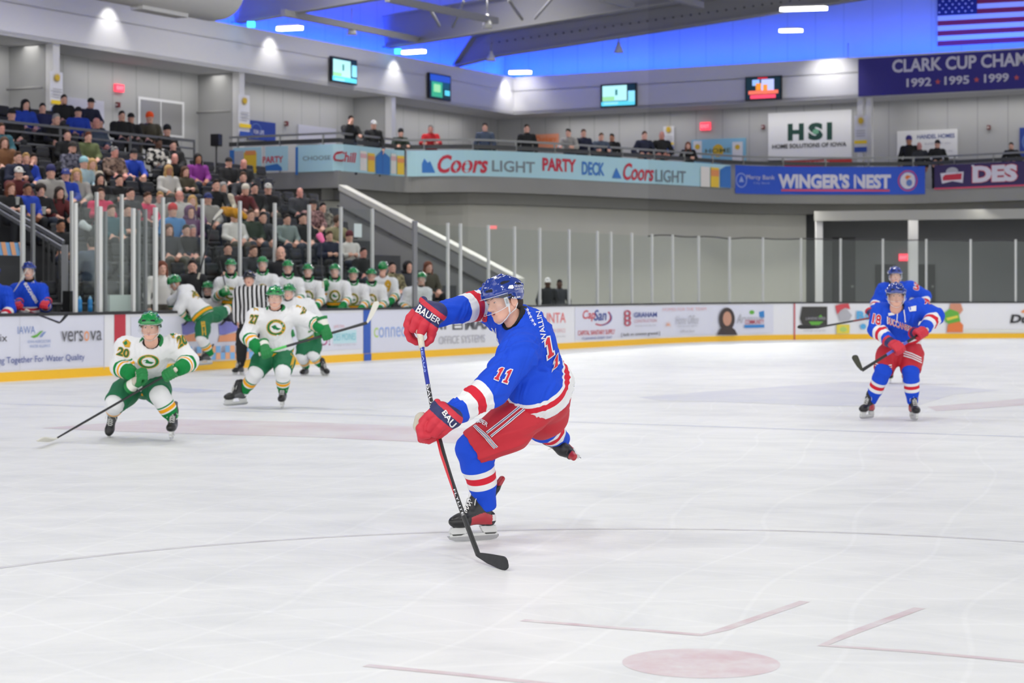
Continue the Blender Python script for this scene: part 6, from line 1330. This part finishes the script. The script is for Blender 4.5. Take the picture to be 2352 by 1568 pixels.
# ------------------------------------------------------------------ spectators: a few bodies, many coats
def fingers(f, w, t, nrm, side):
    w, t = Vector(w), Vector(t); x = (t-w).normalized(); z = Vector(nrm).normalized(); z = (z-x*z.dot(x)).normalized(); y = z.cross(x)*side; L = .17; q = lambda a,b,c: w+x*(a*L)+y*(b*L)+z*(c*L)
    f.ell(q(.25,0,0), (.048,.04,.022), .012, [tuple(x),tuple(y),tuple(z)])
    for b, l in ((-.18,.84),(-.06,.97),(.06,1.0),(.18,.9)): f.chain([q(.4,b,.02), q(.68,b*1.15,-.01), q(l,b*1.2,-.12)], [.0115,.0105,.0095], .003)
    f.chain([q(.12,.16,-.02), q(.32,.32,-.06), q(.5,.34,-.1)], [.014,.012,.01], .005)
def person_mesh(name, arms, stand=False, lean=0.0, coat=1.0, h=.0115):
    f = Field(); dz = .84 if stand else 0; ly = lean; hd = Vector((0,.03+ly*1.35,.70+dz-lean*.25)); T = frame(hd, y=(0,1,-.1), z=(0,0,1)); head_ops(f, T, 1.0, nlen=.15)
    pel, ch, nk = Vector((0,0,.1+dz)), Vector((0,ly*.65-.01,.38+dz-lean*.1)), Vector((0,ly-.01,.535+dz-lean*.2)); ops0 = len(f.ops)
    f.chain([pel, pel.lerp(ch,.5), ch], [.155*coat,.15*coat,.16*coat], .06, flat=((0,1,0),.8)); f.cone(ch, nk, .15*coat, .07, .06, flat=((0,1,0),.8)); f.cone(nk+Vector((0,0,-.02)), nk+Vector((0,.005,.045)), .08, .072, .015)
    hands = []
    for s in (-1,1):
        sh = Vector((.185*s, ly*.9-.02, .475+dz-lean*.2)); el, wr, ti = [Vector((a[0]*s, a[1]+ly*.6, a[2]+dz)) for a in arms[0 if s < 0 else -1]]
        f.cone(ch.lerp(nk,.5), sh, .1, .085*coat, .05); f.chain([sh, el, wr], [.082*coat,.068*coat,.052], .03); fingers(f, wr, ti, (0,.2,1) if not stand else (s*.8,.3,.3), s); hands.append((wr, ti))
        if stand: hp, kn, an = Vector((.1*s,0,.92)), Vector((.11*s,.03,.48)), Vector((.12*s,-.02,.08))
        else: hp, kn, an = Vector((.1*s,.04,.06)), Vector((.14*s,.44,.07)), Vector((.15*s,.4,-.36))
        f.chain([hp, kn, an], [.105,.078,.055], .04); f.chain([an+Vector((0,-.03,-.03)), an+Vector((.01*s,.17,-.045))], [.048,.04], .02); 
    V, Q = f.mesh(h); V = relax(V, Q, 1, .3); C = V[Q].mean(1); mi = np.ones(len(Q), dtype=int)
    tl = np.minimum(segt(C, (.1,0,.0+dz), (.14,.44,.07) if not stand else (.11,.03,.48))[1], segt(C, (-.1,0,.0+dz), (-.14,.44,.07) if not stand else (-.11,.03,.48))[1])
    if stand: mi[C[:,2] < .9] = 2
    else: mi[(C[:,1] > .17) & (tl < .14) & (C[:,2] < .155)] = 2; mi[C[:,2] < -.02] = 2
    mi[C[:,2] < (-.33 if not stand else .11)] = 3
    Ti = np.array(T.inverted()); L = C@Ti[:3,:3].T+Ti[:3,3]; hm_ = ((L[:,2] > -.116) | ((L[:,2] > -.125) & (np.hypot(L[:,0], L[:,1]+.03) < .062))) & (np.linalg.norm(L, axis=1) < .2); mi[hm_] = 0
    for wr, ti in hands: d = (ti-wr).normalized(); mi[(((C-npv(wr))@npv(d)) > .005) & (np.linalg.norm(C-npv(wr), axis=1) < .25) & (np.linalg.norm(C-npv(wr)-npv(d)*.08, axis=1) < .13)] = 0
    me = rmesh('body', V, Q, [skin, M('coat_black', (26,27,30), .8), M('trousers_dark', (34,36,42), .85), M('shoe_dark', (24,24,26), .6)], mi); return me, T
LAP = ((.25,.06,.25),(.13,.27,.17),(.05,.42,.14)); CROSS = ((.26,.08,.24),(.08,.24,.27),(-.06,.25,.29)); DOWN = ((.27,.0,.22),(.27,.12,-.02),(.26,.18,-.18)); FACE = ((.24,.2,.32),(.1,.22,.55),(.05,.2,.68)); RAIL = ((.28,.12,.24),(.2,.34,.22),(.12,.48,.22)); KNEE = ((.25,.2,.2),(.17,.38,.16),(.1,.52,.14)); HIP = ((.33,-.06,.22),(.2,.1,.1),(.1,.18,.06))
POSE = {'lap': person_mesh('lap', (LAP,)), 'cross': person_mesh('cross', (CROSS,)), 'knee': person_mesh('knee', (KNEE,), lean=.14), 'phone': person_mesh('phone', (LAP,FACE)), 'bulky': person_mesh('bulky', (LAP,), coat=1.18),
        'stand': person_mesh('stand', (DOWN,), True), 'rail': person_mesh('rail', (RAIL,), True, lean=.1), 'sphone': person_mesh('sphone', (RAIL,FACE), True, lean=.05), 'hips': person_mesh('hips', (HIP,), True)}
def hair_mesh(kind):
    f = Field()
    if kind == 'short':
        f.ell((0,-.015,.053), (.0785,.0995,.083), .01); f.ell((0,-.055,-.005), (.073,.06,.06), .02); f.ell((.012,.03,.112), (.052,.058,.03), .015); f.ell((0,.112,.0), (.074,.07,.088), .006, op='c')
        for s in (-1,1): f.ell((.088*s,.0,-.035), (.03,.042,.045), .004, op='c')
    elif kind == 'long':
        f.ell((0,-.016,.054), (.086,.104,.087), .01); f.chain([(0,-.075,.03),(0,-.085,-.1),(0,-.07,-.22)], [.085,.085,.06], .04, flat=((0,1,0),.6))
        for s in (-1,1): f.chain([(.07*s,-.01,.05),(.085*s,-.01,-.07),(.085*s,.03,-.2)], [.03,.03,.022], .03)
        f.ell((0,.1,-.02), (.062,.075,.09), .012, op='c')
    elif kind == 'curly':
        f.ell((0,-.02,.05), (.115,.125,.11), .01); f.ell((0,.1,-.03), (.065,.08,.09), .015, op='c')
    elif kind == 'beard': f.ell((0,.045,-.085), (.052,.048,.048), .01); f.ell((0,.1,-.035), (.04,.03,.022), .01, op='c')
    elif kind == 'beanie': f.ell((0,-.014,.07), (.09,.11,.092), .01); f.cone((0,-.014,.035), (0,-.014,.05), .098, .098, .01, flat=((1,0,0),.9)); f.plane((0,0,.018), (0,.18,-1))
    elif kind == 'hood': f.ell((0,-.03,.03), (.115,.13,.13), .02); f.ell((0,-.05,-.1), (.13,.11,.07), .04); f.ell((0,.1,.0), (.075,.1,.11), .015, op='c')
    elif kind == 'cap':
        f.ell((0,-.014,.06), (.086,.105,.086), .01); f.plane((0,0,.03), (0,.05,-1)); f.cone((-.035,.12,.045), (.035,.12,.045), .055, .055, .01, flat=((0,0,1),.14))
    V, Q = f.mesh(.007)
    if kind in ('short','long','curly'): V = folds(V, Q, .0022, 420, (1,.1,.2), (0,1,.5), 1)
    return rmesh('hair', V, Q, [M('hair_brown', (70,52,42), .8)])
HAIR = {k: hair_mesh(k) for k in ('short','long','curly','beard','beanie','hood','cap')}
HC = {'black': (26,24,25), 'dark': (44,34,31), 'brown': (84,58,42), 'auburn': (112,62,42), 'blond': (188,152,98), 'grey': (150,148,146), 'white': (216,214,210)}
def colmat(pre, c): return M('%s_%d_%d_%d' % ((pre,)+tuple(c)), c, .8)
def patt(name, c1, c2, sc=9, sharp=.08):
    if name in MATS: return MATS[name]
    m = M(name, c1, .85); nt = m.node_tree; b = nt.nodes['Principled BSDF']; tc = nt.nodes.new('ShaderNodeTexCoord'); n = nt.nodes.new('ShaderNodeTexNoise'); n.inputs['Scale'].default_value = sc; n.inputs['Detail'].default_value = 2; nt.links.new(tc.outputs['Object'], n.inputs['Vector'])
    r = nt.nodes.new('ShaderNodeValToRGB'); e = r.color_ramp.elements; e[0].position = .5-sharp; e[0].color = rgb(c1); e[1].position = .5+sharp; e[1].color = rgb(c2); nt.links.new(n.outputs['Fac'], r.inputs[0]); nt.links.new(r.outputs[0], b.inputs['Base Color']); return m
TOP = {'black jacket': (24,25,28), 'navy jacket': (28,34,58), 'blue jersey': (26,64,176), 'dark jersey': (30,36,84), 'grey sweater': (158,156,152), 'blue grey jacket': (74,86,106), 'olive jacket': (70,66,52), 'green jacket': (92,102,64), 'teal jacket': (44,92,104), 'brown jacket': (112,74,44), 'maroon jacket': (92,32,36), 'cream jacket': (200,190,172), 'pale grey sweater': (188,186,182), 'pink jacket': (214,48,96), 'purple jacket': (128,44,136), 'plum hoodie': (96,54,98), 'sky blue coat': (70,130,186), 'light blue hoodie': (160,186,196), 'dark green jacket': (44,58,46), 'charcoal jacket': (58,60,66), 'red jacket': (196,34,42), 'white jacket': (216,214,210), 'tan jacket': (150,142,108), 'grey green hoodie': (128,142,140), 'camo coat': 'camo', 'plaid jacket': 'plaid', 'patched jacket': 'patched', 'pink plaid shirt': 'pinkplaid', 'grey camo jacket': 'gcamo', 'suit': (30,31,36), 'camo vest': 'tcamo', 'dark vest over white': (36,38,42)}
def topmat(t):
    c = TOP[t]
    if c == 'camo': return patt('camo_brown_cloth', (74,56,50), (146,122,108), 14)
    if c == 'tcamo': return patt('camo_tan_cloth', (96,90,66), (158,150,116), 14)
    if c == 'gcamo': return patt('camo_grey_cloth', (90,86,80), (156,150,136), 14)
    if c == 'plaid': return patt('plaid_grey_cloth', (46,48,66), (112,112,128), 18)
    if c == 'patched': return patt('patched_cloth', (26,26,28), (206,202,196), 9, .02)
    if c == 'pinkplaid': return patt('pink_plaid_cloth', (90,58,60), (178,136,136), 18)
    return colmat('coat', c)
SKIN = {'f': skin, 'r': M('rosy_skin', (214,150,136), .5), 't': M('tan_skin', (176,122,94), .5), 'd': M('deep_skin', (92,62,48), .5)}
TR = [(34,36,42), (44,52,70), (60,66,80), (30,30,32), (92,88,80)]
def spectator(T, label, pose, top, hair, hc='dark', hat=None, hatc=None, sk='f', beard=False, scale=1.0, group=None, beardc=None, trousers=None):
    base = T.translation.copy()
    if pose in ('lap','cross','knee','phone','bulky'): pass
    o = thing('person', label, 'person', base, group); me, hT = POSE[pose]; S = T @ Matrix.Scale(scale, 4)
    place('body', me, o, S, (SKIN[sk], topmat(top), colmat('trousers', trousers or random.choice(TR)), None)); place('eyes', EYES, o, S @ hT @ Matrix.Translation((0,.004,0)))
    if hair: place('hair', HAIR[hair], o, S @ hT @ Matrix.Scale(.93 if hat else 1, 4), (colmat('hair', HC[hc]),))
    if beard: place('beard', HAIR['beard'], o, S @ hT, (colmat('hair', HC[beardc or hc]),))
    if hat: place(hat, HAIR[hat], o, S @ hT @ Matrix.Scale(1.05, 4), (colmat('hat', hatc),))
    return o
NUMW = ['one','two','three','four','five','six','seven','eight','nine','ten','eleven','twelve']
crowd = [ # column, row, coat, hair, hair colour, hat, hat colour, (options)
(27,256,'black jacket','short','black','cap',(30,30,32)),(59,235,'blue jersey','long','black',None,None),(98,249,'dark jersey','short','black',None,None),(120,264,'black jacket','short','grey',None,None),(147,231,'black jacket','short','dark',None,None,dict(beard=True)),(203,235,'navy jacket','short','black','cap',(24,25,28)),(180,260,'blue jersey','short','dark','cap',(26,27,34)),(222,275,'blue grey jacket',None,'grey',None,None,dict(sk='r')),
(280,262,'black jacket','short','dark',None,None),(301,282,'black jacket','short','dark','cap',(28,28,30)),(344,264,'olive jacket','short','dark','beanie',(250,86,24),dict(pose='bulky')),(384,293,'black jacket','short','dark','beanie',(26,27,30)),
(3,304,'teal jacket','short','brown',None,None,dict(sk='r')),(155,318,'black jacket','short','dark',None,None),(167,335,'plaid jacket','short','dark','cap',(50,46,44),dict(beard=True)),(203,326,'green jacket','short','auburn',None,None,dict(pose='bulky')),(10,331,'brown jacket','long','brown',None,None),(264,348,'camo coat','short','grey',None,None,dict(pose='bulky',sk='r')),(302,350,'blue jersey','short','dark','cap',(28,28,34),dict(beard=True,beardc='grey',pose='knee')),(365,325,'patched jacket','short','black',None,None,dict(sk='d',pose='bulky')),(398,340,'black jacket','short','dark',None,None),(398,363,'black jacket',None,'grey',None,None,dict(sk='r')),
(42,359,'navy jacket','short','brown',None,None),(60,359,'blue jersey','short','blond',None,None,dict(child=True)),(77,369,'black jacket','short','dark',None,None,dict(pose='phone')),(37,393,'maroon jacket','short','dark','cap',(216,214,210)),(117,387,'grey sweater','short','brown','beanie',(44,46,96)),(151,399,'blue jersey','short','grey','cap',(60,70,140)),(176,393,'grey sweater','long','blond',None,None),(193,384,'light blue hoodie','short','blond','beanie',(150,196,206),dict(child=True)),(212,387,'cream jacket','long','blond',None,None),(388,397,'pale grey sweater','long','blond',None,None,dict(sk='t')),(426,401,'olive jacket','long','brown',None,None),
(230,420,'black jacket','long','dark',None,None),(275,421,'black jacket','short','black',None,None),(300,432,'charcoal jacket','short','dark',None,None,dict(child=True)),(25,437,'black jacket','long','auburn',None,None),(63,434,'blue jersey','short','dark',None,None,dict(sk='t')),(94,435,'black jacket','curly','dark',None,None),(128,443,'maroon jacket','long','dark',None,None),(232,447,'pink jacket','short','brown',None,None),(329,453,'pink jacket','short','brown',None,None),(368,443,'grey sweater','short','blond',None,None,dict(child=True)),(413,444,'pale grey sweater',None,'white',None,None,dict(beard=True,sk='r',pose='bulky')),(438,458,'plum hoodie','long','blond',None,None,dict(child=True)),(397,476,'sky blue coat','short','brown','beanie',(196,32,42)),
(140,533,'black jacket','short','black',None,None,dict(child=True,sk='t')),(256,483,'teal jacket','short','brown',None,None),(293,479,'charcoal jacket','short','dark',None,None),(210,556,'blue grey jacket','short','dark',None,None,dict(away=True)),(388,536,'charcoal jacket','long','brown',None,None),(428,534,'black jacket','short','dark',None,None),(442,545,'navy jacket','short','grey',None,None,dict(sk='r')),(437,482,'plum hoodie','short','brown','hood',(96,54,98)),
(455,360,'purple jacket','long','black',None,None,dict(sk='t')),(526,383,'black jacket','short','dark','cap',(34,32,34)),(560,377,'black jacket',None,'grey',None,None,dict(sk='r')),(557,405,'charcoal jacket','short','brown',None,None),(492,414,'black jacket','short','dark',None,None),(513,428,'cream jacket','long','grey',None,None),(556,433,'maroon jacket','short','grey','beanie',(206,200,186)),(585,428,'black jacket','short','black',None,None),(616,429,'black jacket','short','brown','cap',(190,188,182)),(478,453,'grey sweater','short','dark','cap',(40,52,110),dict(pose='bulky')),(689,440,'charcoal jacket',None,'brown',None,None,dict(sk='r',pose='bulky')),(719,464,'pink plaid shirt','short','dark','cap',(36,34,36)),(742,477,'grey camo jacket','short','black',None,None),(769,500,'tan jacket','curly','brown',None,None),(576,487,'dark green jacket','short','brown',None,None,dict(pose='bulky')),(599,490,'charcoal jacket','short','dark',None,None),(539,505,'white jacket','short','brown','cap',(178,34,40)),(696,496,'black jacket','short','black',None,None),(660,517,'grey green hoodie','short','dark',None,None,dict(child=True)),(757,548,'navy jacket','short','brown',None,None,dict(child=True)),(803,552,'white jacket','short','dark','beanie',(96,30,40),dict(child=True)),
(524,571,'black jacket','short','dark',None,None),(572,586,'charcoal jacket','short','brown',None,None),(835,593,'black jacket','short','dark',None,None,dict(sk='r')),(901,608,'camo vest','short','black',None,None,dict(beard=True)),(938,608,'charcoal jacket','hood','black',None,None),(984,606,'olive jacket','long','auburn',None,None)]
def solve(px, py):
    k = (px-CX)/F; q = SN-CS*k; a = (HY-py)/F; D = (RISE/ROWP*(22.51+O0)-(F0+1.17-CH))/(RISE/ROWP*q-a); o = D*q-22.51
    r = max(-1, min(10, int(round((o-O0)/ROWP)))); o = O0+ROWP*r; D = (o+22.51)/q; return r, o, D, CH+a*D
placed = []
for c in crowd:
    r, o, D, zh = solve(c[0], c[1]); placed.append((r, c, o, D, zh))
byrow = {}
for p in placed: byrow.setdefault(p[0], []).append(p)
takenU = {}
gaze = Vector((1.5, 13))
for r, L in sorted(byrow.items()):
    L.sort(key=lambda p: p[1][0])
    for i, (r_, c, o, D, zh) in enumerate(L):
        op = c[7] if len(c) > 7 else {}; pt = P(c[0], c[1], D); fl_ = F0+RISE*r; hgt = zh-fl_-.45
        child = op.get('child'); want = .72*(.84 if child else 1); sc = max(.72, min(1.2, .5*want+.5*hgt if not child else hgt*.6+want*.4))/.72
        d = (gaze-pt.to_2d()).normalized(); d = (d*.75+V2*.35+Vector((random.uniform(-.25,.25), random.uniform(-.12,.12)))).normalized()
        if op.get('away'): d = -d
        T = orient((pt.x-d.x*.03, pt.y-d.y*.03, fl_+.45), d.x, d.y); u = (pt.to_2d()-B0).dot(U2); takenU.setdefault(r, []).append(u)
        pose = op.get('pose') or random.choice(('lap','lap','cross','knee','bulky'))
        hd = ('in %s' % {'cap':'a cap','beanie':'a beanie','hood':'a hood'}[c[5]]) if c[5] else ('with long hair' if c[3] == 'long' else 'with curly hair' if c[3] == 'curly' else 'with bald head' if c[3] is None else 'with %s hair' % c[4])
        lab = f"{'child' if child else 'spectator'} {hd} and {c[2]}, {ORD[i]} from left in stand row {NUMW[r+1]}"
        spectator(T, lab, pose, c[2], c[3], c[4], c[5], c[6], op.get('sk','f'), op.get('beard',False), sc, 'spectators in the stand', op.get('beardc'))
nseat = 0
for r in range(-1, 11):
    u = -6.0 + (.28 if r % 2 else 0)
    while u < row_end(r)-.4:
        p = RK(u, O0+ROWP*r, F0+RISE*r+.6); px = CX+F*p.x/p.y; py = HY-F*(p.z-CH)/p.y
        aisle = 60 < px < 0 or (r < 4 and 0 <= px < 120)
        if -25 < px < 800 and not aisle and all(abs(u-t) > .18 for t in takenU.get(r, [])) and py > 240 and not (px > 640 and r > 5):
            add_seat(r, u); nseat += 1
        u += .56
# rail before the top rows
rl = thing('crowd_rail', 'long grey guard rail in front of the top rows of the stand', 'railing', RK(4, 9.55, 4.2)); r0 = RK(-3, 9.55, 0); r1 = Vector((*P(446,300,D_at(446,9.55)).to_2d(), 0)); m_rg = M('rail_grey', (104,106,110), .5, .3)
for z, w in ((5.26,.06),(5.06,.045),(4.8,.045)): mb = MB(); mb.bar(r0+Vector((0,0,z)), r1+Vector((0,0,z)), w, w, m_rg); mb.obj('bar', rl)
for t in np.linspace(0, 1, 9): p = r0.lerp(r1, float(t)); mb = MB(); mb.bar((p.x,p.y,4.2), (p.x,p.y,5.26), .05, .05, m_rg); mb.obj('rail_post', rl)
# speaker on a pole beside the top rows, end rail
o = thing('pole_speaker', 'dark box on a pole at the right end of the top rows', 'speaker', P(497,400,53)); p = P(497,322,53); mb = MB(); mb.box(p, (.24,.22,.32), M('black_plastic',0), (.9,-.3,0), (.3,.9,0)); mb.obj('box', o); mb = MB(); mb.tube([Vector((p.x,p.y,3.6)), p], .025, M('dark_steel_rail',0), 8); mb.obj('pole', o)
# aisle handrails and gate at left
ar = thing('aisle_rail', 'sloping grey handrails with dark bars beside the aisle steps at far left', 'railing', P(100,640,36)); m_ar = M('aisle_rail_grey', (132,134,138), .45, .4)
D1, D2 = 38.0, 36.5
for dy in (0, 16): mb = MB(); mb.bar(P(-30,452+dy,D1+.6), P(146,556+dy,D2), .05, .07, m_ar); mb.obj('handrail', ar)
for px, y0 in ((100,530),(112,538),(124,545),(136,552)): mb = MB(); a_ = P(px,y0+16,D2+.3); mb.bar(a_, Vector((a_.x,a_.y,.9)), .03, .03, M('dark_bar', (44,45,48), .5)); mb.obj('bar', ar)
mb = MB(); a_ = P(149,562,D2-.2); mb.bar(a_, Vector((a_.x,a_.y,0)), .14, .1, m_ar); mb.obj('end_post', ar)
mb = MB(); a_ = P(161,676,34.4); mb.box((a_.x,a_.y,1.23), (.16,.2,.42), M('black_plastic',0), V2.to_3d(), U2.to_3d()); mb.box((a_.x,a_.y,1.07), (.22,.24,.1), M('black_plastic',0), V2.to_3d(), U2.to_3d()); tag(mb.obj('control_box'), 'dark upright box on the boards left of the blue bottles', 'box')
d = Decal(Sheet(t2(RK(-3,2.0,0).to_2d(), RK(3,2.0,0).to_2d()))); d.rect((-60,556,46,586), flat('check_blue_print',0))
for k in range(6): d.poly([(-60+k*20,556),(-50+k*20,556),(-44+k*20,586),(-54+k*20,586)], flat('check_orange_print',0))
u0_, u1_, z0_, z1_ = d.uv((-60,556,46,586)); d.mb.prism([d.sh.pt(u0_,z0_,-.01), d.sh.pt(u1_,z0_,-.01), d.sh.pt(u1_,z1_,-.01), d.sh.pt(u0_,z1_,-.01)], d.sh.pt(0,0,-.2)-d.sh.pt(0,0,-.01), black); tag(d.obj('bench_canopy'), 'blue and orange checked panel above the home bench at far left', 'panel')
# scorer's box: pale panel, bottles, notice
Dp = D_at(275, .7); mb = MB(); c_ = P(275,700,Dp); mb.box((c_.x,c_.y,1.12), (.08,.62,.5), M('pale_green_panel', (204,216,212), .4), V2.to_3d(), U2.to_3d()); tag(mb.obj('scorer_panel'), 'pale blank panel behind the glass left of the crouching player', 'panel')
for px, l in ((183,'left one of two blue water bottles on the ledge behind the glass'),(207,'right one of two blue water bottles on the ledge behind the glass')):
    Db = D_at(px, .35); p = P(px,722,Db); o = thing('water_bottle', l, 'bottle', (p.x,p.y,1.085), 'blue bottles on the ledge'); mb = MB(); mb.lathe((p.x,p.y,1.085), [(.03,0),(.042,.01),(.042,.11),(.036,.125),(.042,.14),(.042,.19),(.03,.215)], M('bottle_blue', (44,142,214), .3), 16); mb.obj('bottle_body', o)
    mb = MB(); mb.lathe((p.x,p.y,1.3), [(.031,0),(.031,.025),(.014,.035),(.012,.055)], M('bottle_cap_pale', (150,196,226), .4), 14); mb.obj('cap', o)
mb = MB(); mb.strip([RK(-2,.25,0).to_2d().to_tuple(), RK(6.2,.25,0).to_2d().to_tuple()], 1.0, 1.085, .4, m_cap); structure(mb.obj('trim_5'))
nb = P(822,529,D_at(822,OB)-.05); e_ = U2.to_3d(); mb = MB(); mb.box(nb, (.012,.3,.3), M('paper_white', (206,218,218), .7), V2.to_3d(), e_); tag(mb.obj('paper_notice'), 'sheet of pale paper fixed to the glass behind the visiting bench', 'notice')
# bench staff
def staff(px, py, D, floor, label, pose, top, hair, hc, d, **kw):
    pt = P(px,py,D); sc = (pt.z-floor)/1.54 if pose in ('stand','rail','sphone','hips') else 1; T = orient((pt.x,pt.y,floor), d[0], d[1]); return spectator(T, label, pose, top, hair, hc, scale=sc, **kw)
staff(442,612,D_at(442,1.9),.3,'bearded coach in dark suit behind the climbing player','stand','suit','short','dark',(.2,-1),beard=True)
staff(645,582,D_at(645,2.0),.45,'bearded coach in dark suit standing behind the bench row','stand','suit',None,'brown',(.1,-1),beard=True)
staff(371,616,D_at(371,1.2),.25,'long haired person in white jacket at the start of the visiting bench','stand','white jacket','long','auburn',(.5,-1))
staff(1258,650,54.5,.1,'person in white cap and vest under the deck behind the glass','stand','dark vest over white','short','black',(.1,-1),hat='cap',hatc=(226,226,224),sk='d')
staff(1285,652,55,.1,'person in dark top under the deck, right of the white capped one','stand','charcoal jacket','short','black',(.1,-1),sk='d')
# people on the party deck
deckp = [(804,274,'sphone','black jacket','short','dark',None,None,{},'person in black jacket holding a phone up at the corner of the deck'),(858,286,'stand','black jacket','short','black','cap',(200,200,200),{},'person in black jacket with pale cap beside the white deck column'),(918,303,'rail','dark green jacket','short','dark','beanie',(28,30,32),{},'person in black beanie and dark green jacket leaning on the deck rail'),(989,294,'rail','red jacket','short','grey',None,None,dict(sk='r'),'grey haired person in red jacket leaning on the deck rail'),(1114,291,'stand','blue grey jacket','short','dark',None,None,{},'dark haired person in blue grey jacket on the deck above the red capitals'),(1210,294,'stand','black jacket','short','dark',None,None,{},'person in black jacket left of the coral sign on the deck'),
(1308,303,'rail','grey sweater','short','black',None,None,{},'person in grey sweater right of the coral sign on the deck'),(1340,305,'stand','navy jacket','short','brown',None,None,{},'person in navy jacket second in the group of four on the deck'),(1378,312,'rail','blue grey jacket','short','brown',None,None,{},'person in pale blue jacket third in the group of four on the deck'),(1406,315,'stand','black jacket','short','black',None,None,dict(sk='t'),'person in black jacket last in the group of four on the deck'),(1480,310,'hips','navy jacket','short','brown',None,None,{},'person in navy jacket beside the bald one on the deck'),(1520,310,'hips','black jacket',None,'brown',None,None,dict(sk='r'),'bald person in black jacket on the deck by the banner'),(1581,332,'rail','black jacket','long','auburn',None,None,{},'long haired person under the exit sign on the deck'),
(2088,322,'stand','black jacket','short','brown','beanie',(62,54,130),dict(sk='t'),'large person in purple beanie and black coat on the right of the deck'),(2112,334,'stand','charcoal jacket',None,'brown',None,None,dict(sk='r'),'bald person in grey jacket before the white sign on the right'),(2153,330,'hips','black jacket','short','dark','cap',(40,40,44),{},'person in dark cap and black jacket before the white sign'),(2323,334,'hips','black jacket','short','black',None,None,{},'child in black with arms out at the right end of the deck')]
for px, py, pose, top, hair, hc, hat, hatc, kw, lab in deckp:
    u, D = DK.hit(px); back_ = .55 if pose in ('rail','sphone') else .75; q = DK.pt(u, 0, -back_); D = q.y; pt = P(px, py, D); sc = max(.62, min(1.15, (pt.z-ZD)/1.54)); d = (gaze-pt.to_2d()).normalized(); d = (d+Vector((random.uniform(-.3,.3),0))).normalized()
    spectator(orient((pt.x,pt.y,ZD-.02), d.x, d.y), lab, pose, top, hair, hc, hat, hatc, scale=sc, group='people on the party deck', **kw)

# loose things among the crowd
def lump(name, label, cat, shapes, m, k=.05):
    f = Field(); c0 = P(*shapes[0][0]); 
    for pts_, rs in shapes_iter(shapes): f.chain(pts_, rs, k)
    V, Q = f.mesh(.02); V = folds(V, Q, .012, 30, (1,0,.4), (0,1,.6), 2); o = link(name, rmesh(name, V, Q, [m])); return tag(o, label, cat)
def shapes_iter(s): yield [P(*q) for q in s[0]], s[1]
lump('blanket', 'mustard yellow blanket over the knees of the cream jacketed spectator', 'blanket', ([(512,482,41.2),(528,487,41.0),(545,489,40.9),(562,497,40.8)], [.07,.1,.1,.06]), M('mustard_cloth', (206,142,28), .9))
lump('bag', 'small pink bag in the stand below the person in tan jacket', 'bag', ([(734,542,40.6),(740,552,40.6)], [.075,.055]), M('pink_bag_cloth', (232,110,160), .7))
lump('bag', 'white plastic bag lying on a seat behind the penalty box glass', 'bag', ([(190,516,38.6),(204,523,38.6)], [.09,.07]), M('white_bag', (206,210,212), .7))
def cup(px, py, D, l):
    p = P(px, py, D); mb = MB(); mb.lathe(p, [(.03,0),(.042,.13),(.044,.13),(.044,.14),(.0,.14)], M('paper_cup_white', (222,222,220), .6), 14); tag(mb.obj('cup'), l, 'cup')
cup(40,470,37.2,'white paper cup held by the person in black jacket at far left'); cup(101,492,37.6,'white paper cup among the spectators left of the penalty box glass')
